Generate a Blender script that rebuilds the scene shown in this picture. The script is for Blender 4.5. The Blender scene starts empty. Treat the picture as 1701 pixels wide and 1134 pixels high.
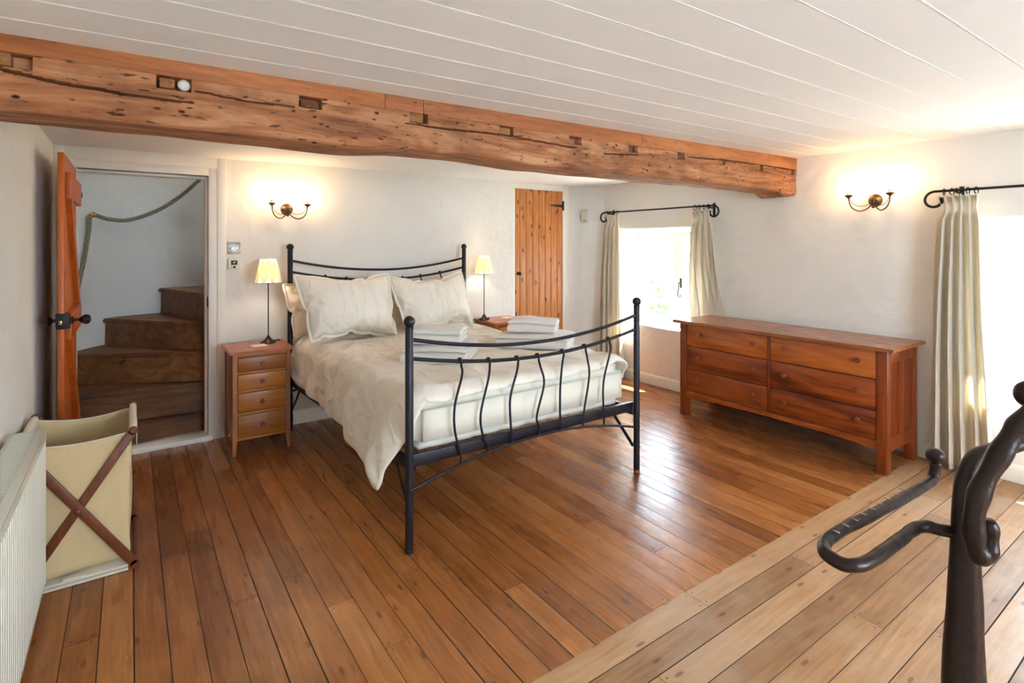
import bpy, bmesh, math, random
from math import sin, cos, pi, radians
from mathutils import Vector, Matrix, noise
import numpy as np

sc = bpy.context.scene
COL = sc.collection
# ---------------------------------------------------------------- camera
cam_d = bpy.data.cameras.new('camera')
cam_d.sensor_width = 36.0
cam_d.lens = 898.3 * 36.0 / 1701.0
cam_d.shift_y = -(567.0 - 406.4) / 1701.0
cam_d.clip_start = 0.05
cam = bpy.data.objects.new('camera', cam_d); COL.objects.link(cam)
cam.location = (0, 0, 1.45)
cam.rotation_euler = (radians(90), 0, radians(-35.2))
sc.camera = cam
# ---------------------------------------------------------------- world, sun, exposure
W_STR = 14.5
SUN_STR = 70.0
BULB_STR = 58.0
LAMP_STR = 60.0
sc.view_settings.view_transform = 'Standard'
sc.view_settings.look = 'None'
sc.view_settings.gamma = 1.0
sc.view_settings.use_curve_mapping = False
sc.view_settings.exposure = 1.12
wd = bpy.data.worlds.new('sky'); sc.world = wd; wd.use_nodes = True
bg = wd.node_tree.nodes['Background']
bg.inputs[0].default_value = (0.63, 0.81, 1.0, 1); bg.inputs[1].default_value = W_STR
sun_d = bpy.data.lights.new('sun', 'SUN'); sun_d.energy = SUN_STR; sun_d.angle = radians(0.6); sun_d.color = (1, .95, .86)
sun = bpy.data.objects.new('sun', sun_d); COL.objects.link(sun); sun.location = (9, 1, 9)
SUN_DIR = Vector((-0.42, 0.25, -0.90)).normalized()
sun.rotation_euler = SUN_DIR.to_track_quat('-Z', 'Y').to_euler()

def portal(name, loc, rot, sx, sy):
    l = bpy.data.lights.new(name, 'AREA'); l.shape = 'RECTANGLE'; l.size = sx; l.size_y = sy
    o = bpy.data.objects.new(name, l); COL.objects.link(o); o.location = loc; o.rotation_euler = rot
    l.cycles.is_portal = True
portal('portal_far_window', (4.86, 3.66, 1.07), (0, radians(90), 0), 1.15, 1.15)
portal('portal_near_window', (4.86, 0.57, 1.07), (0, radians(90), 0), 1.15, 1.15)
portal('portal_fill_window', (1.6, -2.42, 1.45), (radians(90), 0, 0), 1.9, 1.2)  # sky light through the opening added behind the camera
portal('portal_stair', (1.02, 5.275, 5.00), (0, 0, 0), .85, .7)

# ---------------------------------------------------------------- helpers
rnd = random.Random(7)
BASE = {}
def lin(h):
    h = h.lstrip('#'); c = [int(h[i:i+2], 16) / 255 for i in (0, 2, 4)]
    return tuple((x / 12.92 if x <= .04045 else ((x + .055) / 1.055) ** 2.4) for x in c) + (1,)

class NT:
    """small node builder"""
    def __init__(s, name):
        s.m = bpy.data.materials.new(name); s.m.use_nodes = True
        s.t = s.m.node_tree; s.n = s.t.nodes; s.l = s.t.links
        s.b = s.n['Principled BSDF']; s.out = s.n['Material Output']
    def new(s, typ, **kw):
        n = s.n.new(typ)
        for k, v in kw.items(): setattr(n, k, v)
        return n
    def put(s, sock, v):
        if v is None: return
        if hasattr(v, 'is_output') or isinstance(v, bpy.types.NodeSocket): s.l.new(v, sock)
        else: sock.default_value = v
    def math(s, op, a, b=0.0, c=None):
        n = s.new('ShaderNodeMath', operation=op); s.put(n.inputs[0], a); s.put(n.inputs[1], b)
        if c is not None: s.put(n.inputs[2], c)
        return n.outputs[0]
    def comb(s, x, y, z=0.0):
        n = s.new('ShaderNodeCombineXYZ'); s.put(n.inputs[0], x); s.put(n.inputs[1], y); s.put(n.inputs[2], z); return n.outputs[0]
    def coord(s, kind='Object'):
        n = s.new('ShaderNodeTexCoord'); return n.outputs[kind]
    def sep(s, v):
        n = s.new('ShaderNodeSeparateXYZ'); s.l.new(v, n.inputs[0]); return n.outputs
    def mapping(s, v, sc=(1, 1, 1), loc=(0, 0, 0)):
        n = s.new('ShaderNodeMapping'); s.l.new(v, n.inputs[0]); n.inputs['Scale'].default_value = sc; n.inputs['Location'].default_value = loc; return n.outputs[0]
    def noise(s, v, scale=5, detail=3, rough=.55, dist=0, color=False):
        n = s.new('ShaderNodeTexNoise'); s.put(n.inputs['Vector'], v); n.inputs['Scale'].default_value = scale
        n.inputs['Detail'].default_value = detail; n.inputs['Roughness'].default_value = rough; n.inputs['Distortion'].default_value = dist
        return n.outputs['Color' if color else 'Fac']
    def voro(s, v, scale=1, feat='F1', out='Distance', rand=1.0, dims='3D'):
        n = s.new('ShaderNodeTexVoronoi', feature=feat, voronoi_dimensions=dims); s.put(n.inputs['Vector'], v); n.inputs['Scale'].default_value = scale
        n.inputs['Randomness'].default_value = rand
        return n.outputs[out]
    def white(s, v, dims='2D'):
        n = s.new('ShaderNodeTexWhiteNoise', noise_dimensions=dims); s.put(n.inputs['Vector'], v); return n.outputs
    def ramp(s, f, stops, interp='LINEAR'):
        n = s.new('ShaderNodeValToRGB'); s.put(n.inputs[0], f); r = n.color_ramp; r.interpolation = interp
        while len(r.elements) < len(stops): r.elements.new(.5)
        for e, (p, c) in zip(r.elements, stops):
            e.position = p; e.color = c if len(c) == 4 else tuple(c) + (1,)
        return n.outputs[0]
    def mix(s, f, a, b, mode='MIX'):
        n = s.new('ShaderNodeMix', data_type='RGBA', blend_type=mode); s.put(n.inputs[0], f); s.put(n.inputs[6], a); s.put(n.inputs[7], b); return n.outputs[2]
    def rng(s, v, a, b, c=0.0, d=1.0, smooth=False):
        n = s.new('ShaderNodeMapRange'); s.put(n.inputs[0], v); n.inputs[1].default_value = a; n.inputs[2].default_value = b
        n.inputs[3].default_value = c; n.inputs[4].default_value = d
        if smooth: n.interpolation_type = 'SMOOTHSTEP'
        return n.outputs[0]
    def bump(s, h, strength=.3, dist=.01, prev=None):
        n = s.new('ShaderNodeBump'); s.put(n.inputs['Height'], h); n.inputs['Strength'].default_value = strength; n.inputs['Distance'].default_value = dist
        if prev is not None: s.l.new(prev, n.inputs['Normal'])
        return n.outputs[0]
    def set(s, **kw):
        for k, v in kw.items():
            s.put(s.b.inputs[{'color': 'Base Color', 'rough': 'Roughness', 'metal': 'Metallic', 'normal': 'Normal', 'spec': 'Specular IOR Level',
                              'emit': 'Emission Color', 'estr': 'Emission Strength', 'sheen': 'Sheen Weight', 'trans': 'Transmission Weight',
                              'coat': 'Coat Weight', 'sss': 'Subsurface Weight'}[k]], v)
        return s.m

def bm_new(): return bmesh.new()
def bx(bm, x0, x1, y0, y1, z0, z1, bev=0.0, seg=2):
    """box with bevelled edges"""
    vs = [bm.verts.new((x, y, z)) for z in (z0, z1) for y in (y0, y1) for x in (x0, x1)]
    fs = [bm.faces.new([vs[i] for i in q]) for q in ((0, 2, 3, 1), (4, 5, 7, 6), (0, 1, 5, 4), (2, 6, 7, 3), (0, 4, 6, 2), (1, 3, 7, 5))]
    if bev > 0:
        es = set(e for f in fs for e in f.edges)
        bmesh.ops.bevel(bm, geom=list(es), offset=bev, segments=seg, affect='EDGES', profile=.5)
    return vs
def bar(bm, a, b, w, t, up=(0, 0, 1), bev=.002):
    """rectangular bar from a to b, w wide across 'side', t thick along 'up'-ish"""
    a = Vector(a); b = Vector(b); d = (b - a); L = d.length; d.normalize()
    s = d.cross(Vector(up)).normalized(); u = s.cross(d).normalized()
    tmp = bmesh.new(); bx(tmp, -w / 2, w / 2, -t / 2, t / 2, 0, L, bev)
    M = Matrix((s, u, d)).transposed().to_4x4(); M.translation = a
    bmesh.ops.transform(tmp, matrix=M, verts=tmp.verts[:]); merge(bm, tmp)
def merge(bm, tmp):
    mp = {}
    for v in tmp.verts: mp[v] = bm.verts.new(v.co)
    for f in tmp.faces:
        try: nf = bm.faces.new([mp[v] for v in f.verts]); nf.smooth = f.smooth; nf.material_index = f.material_index
        except ValueError: pass
    tmp.free()
def cat(P, n=8, closed=False):
    """Catmull-Rom resample"""
    P = [Vector(p) for p in P]; out = []; N = len(P)
    for i in range(N if closed else N - 1):
        g = lambda k: P[k % N] if closed else P[min(max(k, 0), N - 1)]
        p0, p1, p2, p3 = g(i - 1), g(i), g(i + 1), g(i + 2)
        for k in range(n):
            t = k / n
            out.append(.5 * ((2 * p1) + (p2 - p0) * t + (2 * p0 - 5 * p1 + 4 * p2 - p3) * t * t + (3 * p1 - p0 - 3 * p2 + p3) * t ** 3))
    if not closed: out.append(P[-1])
    return out
def tube(bm, pts, r, seg=10, closed=False, flat=None):
    pts = [Vector(p) for p in pts]; N = len(pts)
    rs = r if isinstance(r, (list, tuple)) else [r] * N
    T = []
    for i in range(N):
        a = pts[(i - 1) % N] if closed else pts[max(i - 1, 0)]
        b = pts[(i + 1) % N] if closed else pts[min(i + 1, N - 1)]
        T.append((b - a).normalized())
    nrm = T[0].orthogonal().normalized(); rings = []
    for i in range(N):
        if i: nrm = (T[i - 1].rotation_difference(T[i]) @ nrm).normalized()
        bi = T[i].cross(nrm)
        rings.append([bm.verts.new(pts[i] + rs[i] * (cos(2 * pi * k / seg) * nrm + sin(2 * pi * k / seg) * bi)) for k in range(seg)])
    for i in range(N if closed else N - 1):
        A = rings[i]; B = rings[(i + 1) % N]
        if closed and i == N - 1:
            off = min(range(seg), key=lambda o: (B[o].co - A[0].co).length)
        else: off = 0
        for k in range(seg):
            bm.faces.new((A[k], A[(k + 1) % seg], B[(k + 1 + off) % seg], B[(k + off) % seg]))
    if not closed:
        bm.faces.new(rings[0][::-1]); bm.faces.new(rings[-1])
def lathe(bm, prof, c=(0, 0, 0), seg=20, axis=(0, 0, 1)):
    """prof = [(r, h)] turned about axis through c"""
    ax = Vector(axis).normalized(); n = ax.orthogonal().normalized(); b = ax.cross(n); c = Vector(c); rings = []
    for r, h in prof:
        if r < 1e-6: rings.append([bm.verts.new(c + ax * h)])
        else: rings.append([bm.verts.new(c + ax * h + r * (cos(2 * pi * k / seg) * n + sin(2 * pi * k / seg) * b)) for k in range(seg)])
    for A, B in zip(rings, rings[1:]):
        for k in range(seg):
            q = [A[k % len(A)], A[(k + 1) % len(A)], B[(k + 1) % len(B)], B[k % len(B)]]
            u = []
            for v in q:
                if v not in u: u.append(v)
            if len(u) > 2: bm.faces.new(u)
    if len(rings[0]) > 1: bm.faces.new(rings[0][::-1])
    if len(rings[-1]) > 1: bm.faces.new(rings[-1])
def ball(bm, c, r, seg=16, sq=(1, 1, 1)):
    tmp = bmesh.new(); bmesh.ops.create_uvsphere(tmp, u_segments=seg, v_segments=max(6, seg // 2 + 2), radius=r)
    for v in tmp.verts: v.co = Vector((v.co.x * sq[0], v.co.y * sq[1], v.co.z * sq[2])) + Vector(c)
    merge(bm, tmp)
def prism(bm, poly, axis, a, b):
    """extrude a 2D polygon along axis ('x','y','z') from a to b"""
    def P(u, v, t): return {'x': (t, u, v), 'y': (u, t, v), 'z': (u, v, t)}[axis]
    A = [bm.verts.new(P(u, v, a)) for u, v in poly]; B = [bm.verts.new(P(u, v, b)) for u, v in poly]
    n = len(poly)
    bm.faces.new(A[::-1]); bm.faces.new(B)
    for i in range(n): bm.faces.new((A[i], A[(i + 1) % n], B[(i + 1) % n], B[i]))
def obj(name, bm, mat, parent=None, sharp=32, local=False, keep=False):
    """link bm (world coordinates) as one mesh object; child meshes are stored relative to their thing's base"""
    bmesh.ops.recalc_face_normals(bm, faces=bm.faces[:])
    me = bpy.data.meshes.new(name)
    if parent is None and not keep and not local:
        xs = [v.co for v in bm.verts]
        base = Vector(((min(v.x for v in xs) + max(v.x for v in xs)) / 2, (min(v.y for v in xs) + max(v.y for v in xs)) / 2, min(v.z for v in xs)))
    elif parent is not None and not local: base = BASE[parent.name]
    else: base = Vector((0, 0, 0))
    for v in bm.verts: v.co -= base
    bm.to_mesh(me); bm.free()
    me.shade_smooth()
    if sharp < 180: me.set_sharp_from_angle(angle=radians(sharp))
    for m in (mat if isinstance(mat, (list, tuple)) else [mat]): me.materials.append(m)
    o = bpy.data.objects.new(name, me); COL.objects.link(o)
    if parent is None: o.location = base; BASE[o.name] = base
    else: o.parent = parent; BASE[o.name] = base
    return o
def tag(o, label, category=None, group=None, kind=None):
    if label: o['label'] = label
    if category: o['category'] = category
    if group: o['group'] = group
    if kind: o['kind'] = kind
    return o
def thing(name, label, category, loc, group=None, kind=None, rotz=0):
    o = bpy.data.objects.new(name, None); COL.objects.link(o); o.empty_display_size = .1
    o.location = loc; o.rotation_euler = (0, 0, rotz); BASE[o.name] = Vector(loc)
    return tag(o, label, category, group, kind)
def rect_frame(bm, x0, x1, a, b, c, d, s, bev):
    """mitre-free frame in a plane of constant x: stiles between z c..d, rails between the stiles"""
    bx(bm, x0, x1, a, a + s, c, d, bev); bx(bm, x0, x1, b - s, b, c, d, bev)
    bx(bm, x0 + .0006, x1 - .0006, a + s - bev, b - s + bev, c, c + s, bev); bx(bm, x0 + .0006, x1 - .0006, a + s - bev, b - s + bev, d - s, d, bev)
def dup(root, loc, label, rotz=None):
    def cp(o, par):
        c = o.copy(); COL.objects.link(c)
        if par: c.parent = par
        for ch in [x for x in list(bpy.data.objects) if x.parent == o]: cp(ch, c)
        return c
    r = cp(root, None); r.location = loc; r['label'] = label
    if rotz is not None: r.rotation_euler = (0, 0, rotz)
    return r
def unroll(steps):
    """steps = x, y and z offsets in mm from one point to the next"""
    return np.cumsum(np.array(steps).T, axis=0) / 1000.0
def relax(P, nx, ny, n=1):
    G = P.reshape(ny + 1, nx + 1, 3).copy()
    for _ in range(n):
        S = G.copy(); S[1:-1, 1:-1] = .5 * G[1:-1, 1:-1] + .125 * (G[:-2, 1:-1] + G[2:, 1:-1] + G[1:-1, :-2] + G[1:-1, 2:]); G = S
    return G.reshape(-1, 3)
def subd(o, lv=1):
    m = o.modifiers.new('subdivision', 'SUBSURF'); m.levels = lv; m.render_levels = lv
def fbm(x, y, z=0.0): return noise.noise(Vector((x, y, z)))

# ---------------------------------------------------------------- materials
def plaster(name, col, b1=.35, b2=.12, rough=.9):
    n = NT(name); c = n.coord()
    big = n.noise(c, 2.2, 3, .5); mid = n.noise(c, 9, 3, .55); fine = n.noise(c, 90, 2, .6)
    v = n.ramp(n.noise(c, 1.3, 4, .6), [(.3, tuple(x * .965 for x in col[:3]) + (1,)), (.7, col)])
    nb = n.bump(big, b1, .05); nb = n.bump(mid, b1 * .5, .012, nb); nb = n.bump(fine, b2, .002, nb)
    return n.set(color=v, rough=rough, normal=nb, spec=.25)
M_WALL = plaster('wall_plaster', lin('#ebe8e0'), .8, .2)
M_WALLROUGH = plaster('stairwell_plaster', lin('#e4e2dc'), .9, .4)
M_CEIL = plaster('ceiling_paint', lin('#f5f5f4'), .05, .05, .75)
M_TRIM = NT('trim_gloss_paint').set(color=lin('#efe9dc'), rough=.42)
M_WINFRAME = NT('window_frame_paint').set(color=lin('#f2f3f3'), rough=.35)

def boards(name, axis, w, L, ramp, off=0.0, grain_amt=.55, rough=.3, worn=None, gap=.0017, seed=0.0, knots=.5, bstr=.5, stain=0.0, vary=.42):
    """worn floor boards running along axis"""
    n = NT(name); x, y, z = n.sep(n.coord())
    a, l = (x, y) if axis == 'y' else (y, x)
    u = n.math('DIVIDE', n.math('ADD', a, off), w); i = n.math('FLOOR', u); fr = n.math('SUBTRACT', u, i)
    r1 = n.white(n.comb(i, seed), '2D')[0]
    v = n.math('ADD', n.math('DIVIDE', l, L), n.math('MULTIPLY', r1, 7.31)); j = n.math('FLOOR', v); fj = n.math('SUBTRACT', v, j)
    r2 = n.white(n.comb(i, n.math('ADD', j, seed + .5)), '2D')[0]
    r3 = n.white(n.comb(i, n.math('ADD', j, seed + 9.5)), '2D')[0]
    shift = n.math('MULTIPLY', r2, 37.0)
    g = n.noise(n.comb(n.math('ADD', n.math('MULTIPLY', a, 26.0), shift), n.math('MULTIPLY', l, 2.1), shift), 1.0, 5, .62, 1.4)
    gf = n.noise(n.comb(n.math('MULTIPLY', a, 230.0), n.math('MULTIPLY', l, 9.0), shift), 1.0, 3, .6)
    med = n.noise(n.comb(n.math('ADD', n.math('MULTIPLY', a, 60.0), shift), n.math('MULTIPLY', l, 3.2), shift), 1.0, 3, .6, .6)
    t = n.math('ADD', n.math('MULTIPLY', r2, vary), n.math('MULTIPLY', n.math('SUBTRACT', g, .3), grain_amt))
    t = n.math('ADD', t, n.math('MULTIPLY', n.math('SUBTRACT', gf, .5), .22))
    t = n.math('ADD', t, n.math('MULTIPLY', n.math('SUBTRACT', med, .5), .45))
    t = n.math('ADD', t, n.math('MULTIPLY', n.math('SUBTRACT', n.noise(n.comb(x, y, 7.7), 2.4, 4, .6), .5), .5))
    t = n.math('ADD', t, .62 * .5 - vary * .5)
    col = n.ramp(t, ramp)
    big = n.noise(n.comb(x, y, 3.3), 1.7, 4, .6)
    if worn: col = n.mix(n.rng(big, .46, .66, 0, worn[0], True), col, worn[1])
    # knots
    kv = n.comb(n.math('ADD', n.math('MULTIPLY', a, 12.0), shift), n.math('MULTIPLY', l, 4.0), 0.0)
    kd = n.voro(kv, 1.0, dims='2D'); kc = n.sep(n.voro(kv, 1.0, out='Color', dims='2D'))[0]
    kd = n.math('ADD', kd, n.math('MULTIPLY', n.math('SUBTRACT', gf, .5), .05))
    km = n.math('MULTIPLY', n.rng(n.math('SUBTRACT', kd, n.math('MULTIPLY', kc, .05)), .01, .075, 1, 0, True), n.math('GREATER_THAN', kc, 1 - knots * .5))
    col = n.mix(n.math('MULTIPLY', km, .6), col, lin('#42220f'))
    # dark streaks and stains
    st = n.noise(n.comb(n.math('ADD', n.math('MULTIPLY', a, 9.0), shift), n.math('MULTIPLY', l, .8), 5.0), 1.0, 4, .6, .4)
    col = n.mix(n.rng(st, .60, .85, 0, stain, True), col, lin('#5a3418'))
    # gaps between boards and butt joints
    e = n.math('MULTIPLY', n.math('MINIMUM', fr, n.math('SUBTRACT', 1.0, fr)), w)
    wob = n.math('MULTIPLY', n.noise(n.comb(n.math('MULTIPLY', i, 3.0), n.math('MULTIPLY', l, 1.1), 1.0), 1.0, 2), n.math('MULTIPLY', n.math('ADD', n.math('POWER', r1, 2.0), .25), gap * 2.2))
    e2 = n.math('MULTIPLY', n.math('MINIMUM', fj, n.math('SUBTRACT', 1.0, fj)), L)
    gm = n.math('MAXIMUM', n.rng(n.math('SUBTRACT', e, wob), 0, gap * .8, 1, 0, True), n.rng(e2, gap * .4, gap * 1.1, .8, 0, True))
    # nails either side of the butt joints
    nf = n.math('MINIMUM', n.math('ABSOLUTE', n.math('SUBTRACT', fr, .2)), n.math('ABSOLUTE', n.math('SUBTRACT', fr, .8)))
    nd = n.math('SQRT', n.math('ADD', n.math('POWER', n.math('MULTIPLY', nf, w), 2.0), n.math('POWER', n.math('SUBTRACT', e2, .02), 2.0)))
    gm = n.math('MAXIMUM', gm, n.rng(nd, .0025, .0042, .85, 0))
    col = n.mix(gm, col, lin('#150a05'))
    h = n.math('SUBTRACT', n.math('MULTIPLY', g, .12), gm)
    cup = n.math('MULTIPLY', n.math('MULTIPLY', fr, n.math('SUBTRACT', 1.0, fr)), 1.1)
    nb = n.bump(n.math('ADD', n.math('ADD', h, cup), n.math('MULTIPLY', r2, .3)), bstr, .0022)
    nb = n.bump(n.noise(n.comb(x, y, z), 14, 3, .6), .05, .02, nb)
    ro = n.math('ADD', n.rng(n.noise(n.comb(n.math('MULTIPLY', a, 14.0), n.math('MULTIPLY', l, 1.2), shift), 1.0, 2, .5), .3, .7, rough - .04, rough + .07), n.math('MULTIPLY', gm, .4))
    return n.set(color=col, rough=ro, normal=nb, spec=.5)
M_FLOOR_BED = boards('floor_boards_warm', 'y', .1053, 2.6,
    [(.0, lin('#5c3013')), (.28, lin('#864d22')), (.52, lin('#a56734')), (.78, lin('#ba7f48')), (1, lin('#c9965f'))], off=.095, rough=.27, gap=.0016)
M_FLOOR_NEAR = boards('floor_boards_pale', 'x', .1145, 2.3,
    [(.0, lin('#6f4b2d')), (.28, lin('#966d47')), (.52, lin('#b0865d')), (.78, lin('#c19b75')), (1, lin('#cfb292'))], off=.0565, rough=.42,
    worn=(.45, lin('#b7a088')), gap=.0016, seed=3.0, knots=.5)

def wood(name, axis, dark, mid, light, scale=1.0, rough=.4, tone=.25, knots=0.0, bump=.15, band=.25, holes=0.0, grime=0.0):
    """grain along axis in object space; tone is the spread from object to object"""
    n = NT(name); x, y, z = n.sep(n.coord()); inf = n.new('ShaderNodeObjectInfo')
    q = {'x': (x, y, z), 'y': (y, x, z), 'z': (z, x, y)}[axis]
    sh = n.math('MULTIPLY', inf.outputs['Random'], 53.0)
    L = n.math('ADD', n.math('MULTIPLY', q[0], 2.2 * scale), sh)
    A = n.math('MULTIPLY', q[1], 24.0 * scale); B = n.math('MULTIPLY', q[2], 24.0 * scale)
    g = n.noise(n.comb(A, B, L), 1.0, 6, .62, 1.6)
    gf = n.noise(n.comb(n.math('MULTIPLY', A, 11.0), n.math('MULTIPLY', B, 11.0), n.math('MULTIPLY', L, 3.0)), 1.0, 3, .6)
    bl = n.noise(n.comb(n.math('MULTIPLY', A, .3), n.math('MULTIPLY', B, .3), n.math('MULTIPLY', L, .5)), 1.0, 3, .6, 2.0)
    t = n.math('ADD', n.math('MULTIPLY', g, .55), n.math('MULTIPLY', gf, .2))
    t = n.math('ADD', t, n.math('MULTIPLY', n.math('SUBTRACT', bl, .45), band * 2))
    t = n.math('ADD', t, n.math('MULTIPLY', n.math('SUBTRACT', inf.outputs['Random'], .5), tone))
    col = n.ramp(t, [(.12, dark), (.42, mid), (.75, light)])
    hgt = n.math('ADD', g, n.math('MULTIPLY', gf, .6))
    if knots:
        kv = n.comb(n.math('MULTIPLY', n.math('ADD', q[1], n.math('MULTIPLY', q[2], .9)), 10.5), n.math('MULTIPLY', q[0], 5.0), 0.0)
        kd = n.math('ADD', n.voro(kv, 1.0, dims='2D'), n.math('MULTIPLY', n.math('SUBTRACT', g, .5), .12))
        kc = n.sep(n.voro(kv, 1.0, out='Color', dims='2D'))[0]
        km = n.math('MULTIPLY', n.rng(kd, .05, .17, 1, 0, True), n.math('GREATER_THAN', kc, 1 - knots))
        col = n.mix(n.math('MULTIPLY', km, .85), col, tuple(c * .16 for c in dark[:3]) + (1,))
    if holes:
        hd = n.voro(n.comb(n.math('MULTIPLY', q[1], 26.0), n.math('MULTIPLY', q[2], 26.0), n.math('MULTIPLY', q[0], 13.0)), 1.0)
        hn = n.noise(n.comb(x, y, z), 2.6, 2)
        hm = n.math('MULTIPLY', n.rng(hd, .08, .17, 1, 0, True), n.rng(hn, .36, .52, 0, 1))
        hm2 = n.rng(n.noise(n.comb(n.math('MULTIPLY', q[1], 60.0), n.math('MULTIPLY', q[2], 60.0), n.math('MULTIPLY', q[0], 16.0)), 1.0, 3, .6), .62, .70, 0, .85, True)
        hm = n.math('MAXIMUM', hm, hm2)
        col = n.mix(n.math('MULTIPLY', hm, holes), col, lin('#241006')); hgt = n.math('SUBTRACT', hgt, n.math('MULTIPLY', hm, 2.0))
    if grime:
        gn = n.noise(n.comb(x, y, z), 3.5, 5, .65)
        col = n.mix(n.rng(gn, .45, .7, 0, grime, True), col, tuple(c * .35 for c in mid[:3]) + (1,))
    return n.set(color=col, rough=n.rng(gf, .2, .8, rough - .06, rough + .1), normal=n.bump(hgt, bump, .003), spec=.45)
M_BEAM = wood('old_oak_beam', 'x', lin('#5f351d'), lin('#a66c44'), lin('#cd9c74'), 1.1, .75, 0, 0, .9, .5, 1.0, .5)
M_STRIP = wood('pine_batten', 'x', lin('#7a4420'), lin('#a86535'), lin('#c28450'), .9, .6, .35, 0, .25, .4, .5)
M_STUB = wood('end_grain_oak', 'y', lin('#4e2c14'), lin('#8a5b32'), lin('#ab7c4d'), 2.0, .85, .4, 0, .5, .3, .6)
M_CHERRY_Z = wood('cherry_wood_upright', 'z', lin('#6f3810'), lin('#9d591b'), lin('#b97830'), 1.3, .35, .15, 0, .05, .18)
M_CHERRY_X = wood('cherry_wood', 'x', lin('#784014'), lin('#a6611f'), lin('#c08338'), 1.3, .33, .3, 0, .05, .18)
M_CHERRY_TOP = wood('cherry_wood_top', 'x', lin('#8d4524'), lin('#b4643a'), lin('#c67d51'), 1.3, .28, .1, 0, .04, .15)
M_DRESS_Z = wood('redwood_upright', 'z', lin('#4a1b09'), lin('#7d3612'), lin('#9f5020'), 1.2, .33, .25, 0, .05, .2)
M_DRESS_Y = wood('redwood_drawer', 'y', lin('#561f0c'), lin('#93451a'), lin('#bb6a2e'), .8, .3, .32, 0, .05, .5)
M_DRESS_TOP = wood('redwood_top', 'y', lin('#63301a'), lin('#9a5a34'), lin('#bb8054'), .8, .25, .1, 0, .03, .2)
M_PINE = wood('knotty_pine', 'z', lin('#7a3f1a'), lin('#a96632'), lin('#c6864a'), 1.0, .4, .2, .55, .08, .45)
M_DOORWOOD = wood('orange_pine', 'z', lin('#8f3f0e'), lin('#bd5c1c'), lin('#d67a31'), 1.0, .38, .1, .2, .08, .3)
M_STAIR = wood('old_stair_elm', 'x', lin('#3a200e'), lin('#6d421f'), lin('#8e6036'), .9, .55, .3, .12, .35, .5, .5, .3)
M_HAMPERWOOD = wood('hamper_mahogany', 'z', lin('#4a220f'), lin('#713a1c'), lin('#8a4e2a'), 1.5, .4, .1, 0, .05, .2)
M_KNOBDARK = wood('dark_turned_knob', 'x', lin('#4a200c'), lin('#6b3214'), lin('#7d4220'), 3, .35, .1, 0, .03, .1)
M_KNOBRED = wood('red_turned_knob', 'x', lin('#5a2610'), lin('#8a421e'), lin('#a45a30'), 3, .3, .1, 0, .03, .1)

def iron(name, col, rough, metal, b):
    n = NT(name); c = n.coord()
    return n.set(color=n.ramp(n.noise(c, 25, 4, .6), [(.3, tuple(x * .7 for x in col[:3])), (.7, col)]), rough=n.rng(n.noise(c, 40, 3), .3, .7, rough - .08, rough + .1), metal=metal,
                 normal=n.bump(n.noise(c, 55, 4, .65), b, .003))
M_BEDIRON = iron('black_bed_metal', lin('#25242c'), .38, .35, .06)
M_FORGED = iron('forged_iron', lin('#2a1b16'), .36, .55, .5)
M_ROD = iron('black_curtain_iron', lin('#1c1b1e'), .42, .3, .25)
M_DARKKNOB = iron('dark_door_knob', lin('#1a1416'), .22, .2, .03)
M_BRONZE = iron('antique_bronze', lin('#6a5138'), .36, .85, .12)
M_BRONZEDK = iron('dark_bronze', lin('#4a3c30'), .4, .7, .1)
M_BRASS = iron('polished_brass', lin('#c9a24a'), .25, 1.0, .02)
M_STEEL = iron('brushed_steel', lin('#b4aca0'), .35, .9, .03)

def cloth(name, col, scale=420, b=.12, rough=.9, wr=0.0, sheen=.25, slub=0.0):
    n = NT(name); c = n.coord()
    weave = n.noise(c, scale, 2, .6)
    v = n.ramp(n.noise(c, 3.0, 3, .5), [(.3, tuple(x * .95 for x in col[:3])), (.7, col)])
    if slub: v = n.mix(n.rng(n.noise(n.mapping(c, (6, 6, 150)), 1.0, 3, .6), .45, .75, 0, slub, True), v, tuple(x * .72 for x in col[:3]) + (1,))
    nb = n.bump(weave, b, .0012)
    if wr:
        soft = n.noise(c, 5.0, 3, .55, .4)
        cr = n.math('ABSOLUTE', n.math('SUBTRACT', n.noise(n.mapping(c, (1, .8, 1)), 2.6, 2, .5, .35), .5))
        cr2 = n.math('ABSOLUTE', n.math('SUBTRACT', n.noise(n.mapping(c, (1.6, .8, 1.1), (3, 1, 7)), 5.0, 1, .5, .3), .5))
        f = n.math('ADD', n.math('MULTIPLY', soft, .8), n.math('ADD', n.rng(cr, 0, .10, .40, 0, True), n.rng(cr2, 0, .08, .16, 0, True)))
        nb2 = n.bump(f, wr, .028)
        n.l.new(nb2, nb.node.inputs['Normal'])
    return n.set(color=v, rough=rough, normal=nb, sheen=sheen, spec=.2)
M_DUVET = cloth('cream_cotton_duvet', lin('#faf1e0'), wr=.7)
M_PILLOW = cloth('cream_cotton_pillow', lin('#fbf3e3'), wr=.8)
M_PILLOWB = cloth('blush_cotton_pillow', lin('#f0e0cc'), wr=.8)
M_SHEET = cloth('cream_fitted_sheet', lin('#efe9d8'), wr=.15)
M_CANVAS = cloth('natural_canvas', lin('#e0c697'), 300, .25, .95, .3, .1)
M_CANVASW = cloth('pale_canvas_binding', lin('#e6dcc8'), 300, .2, .95, 0, .1)
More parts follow.
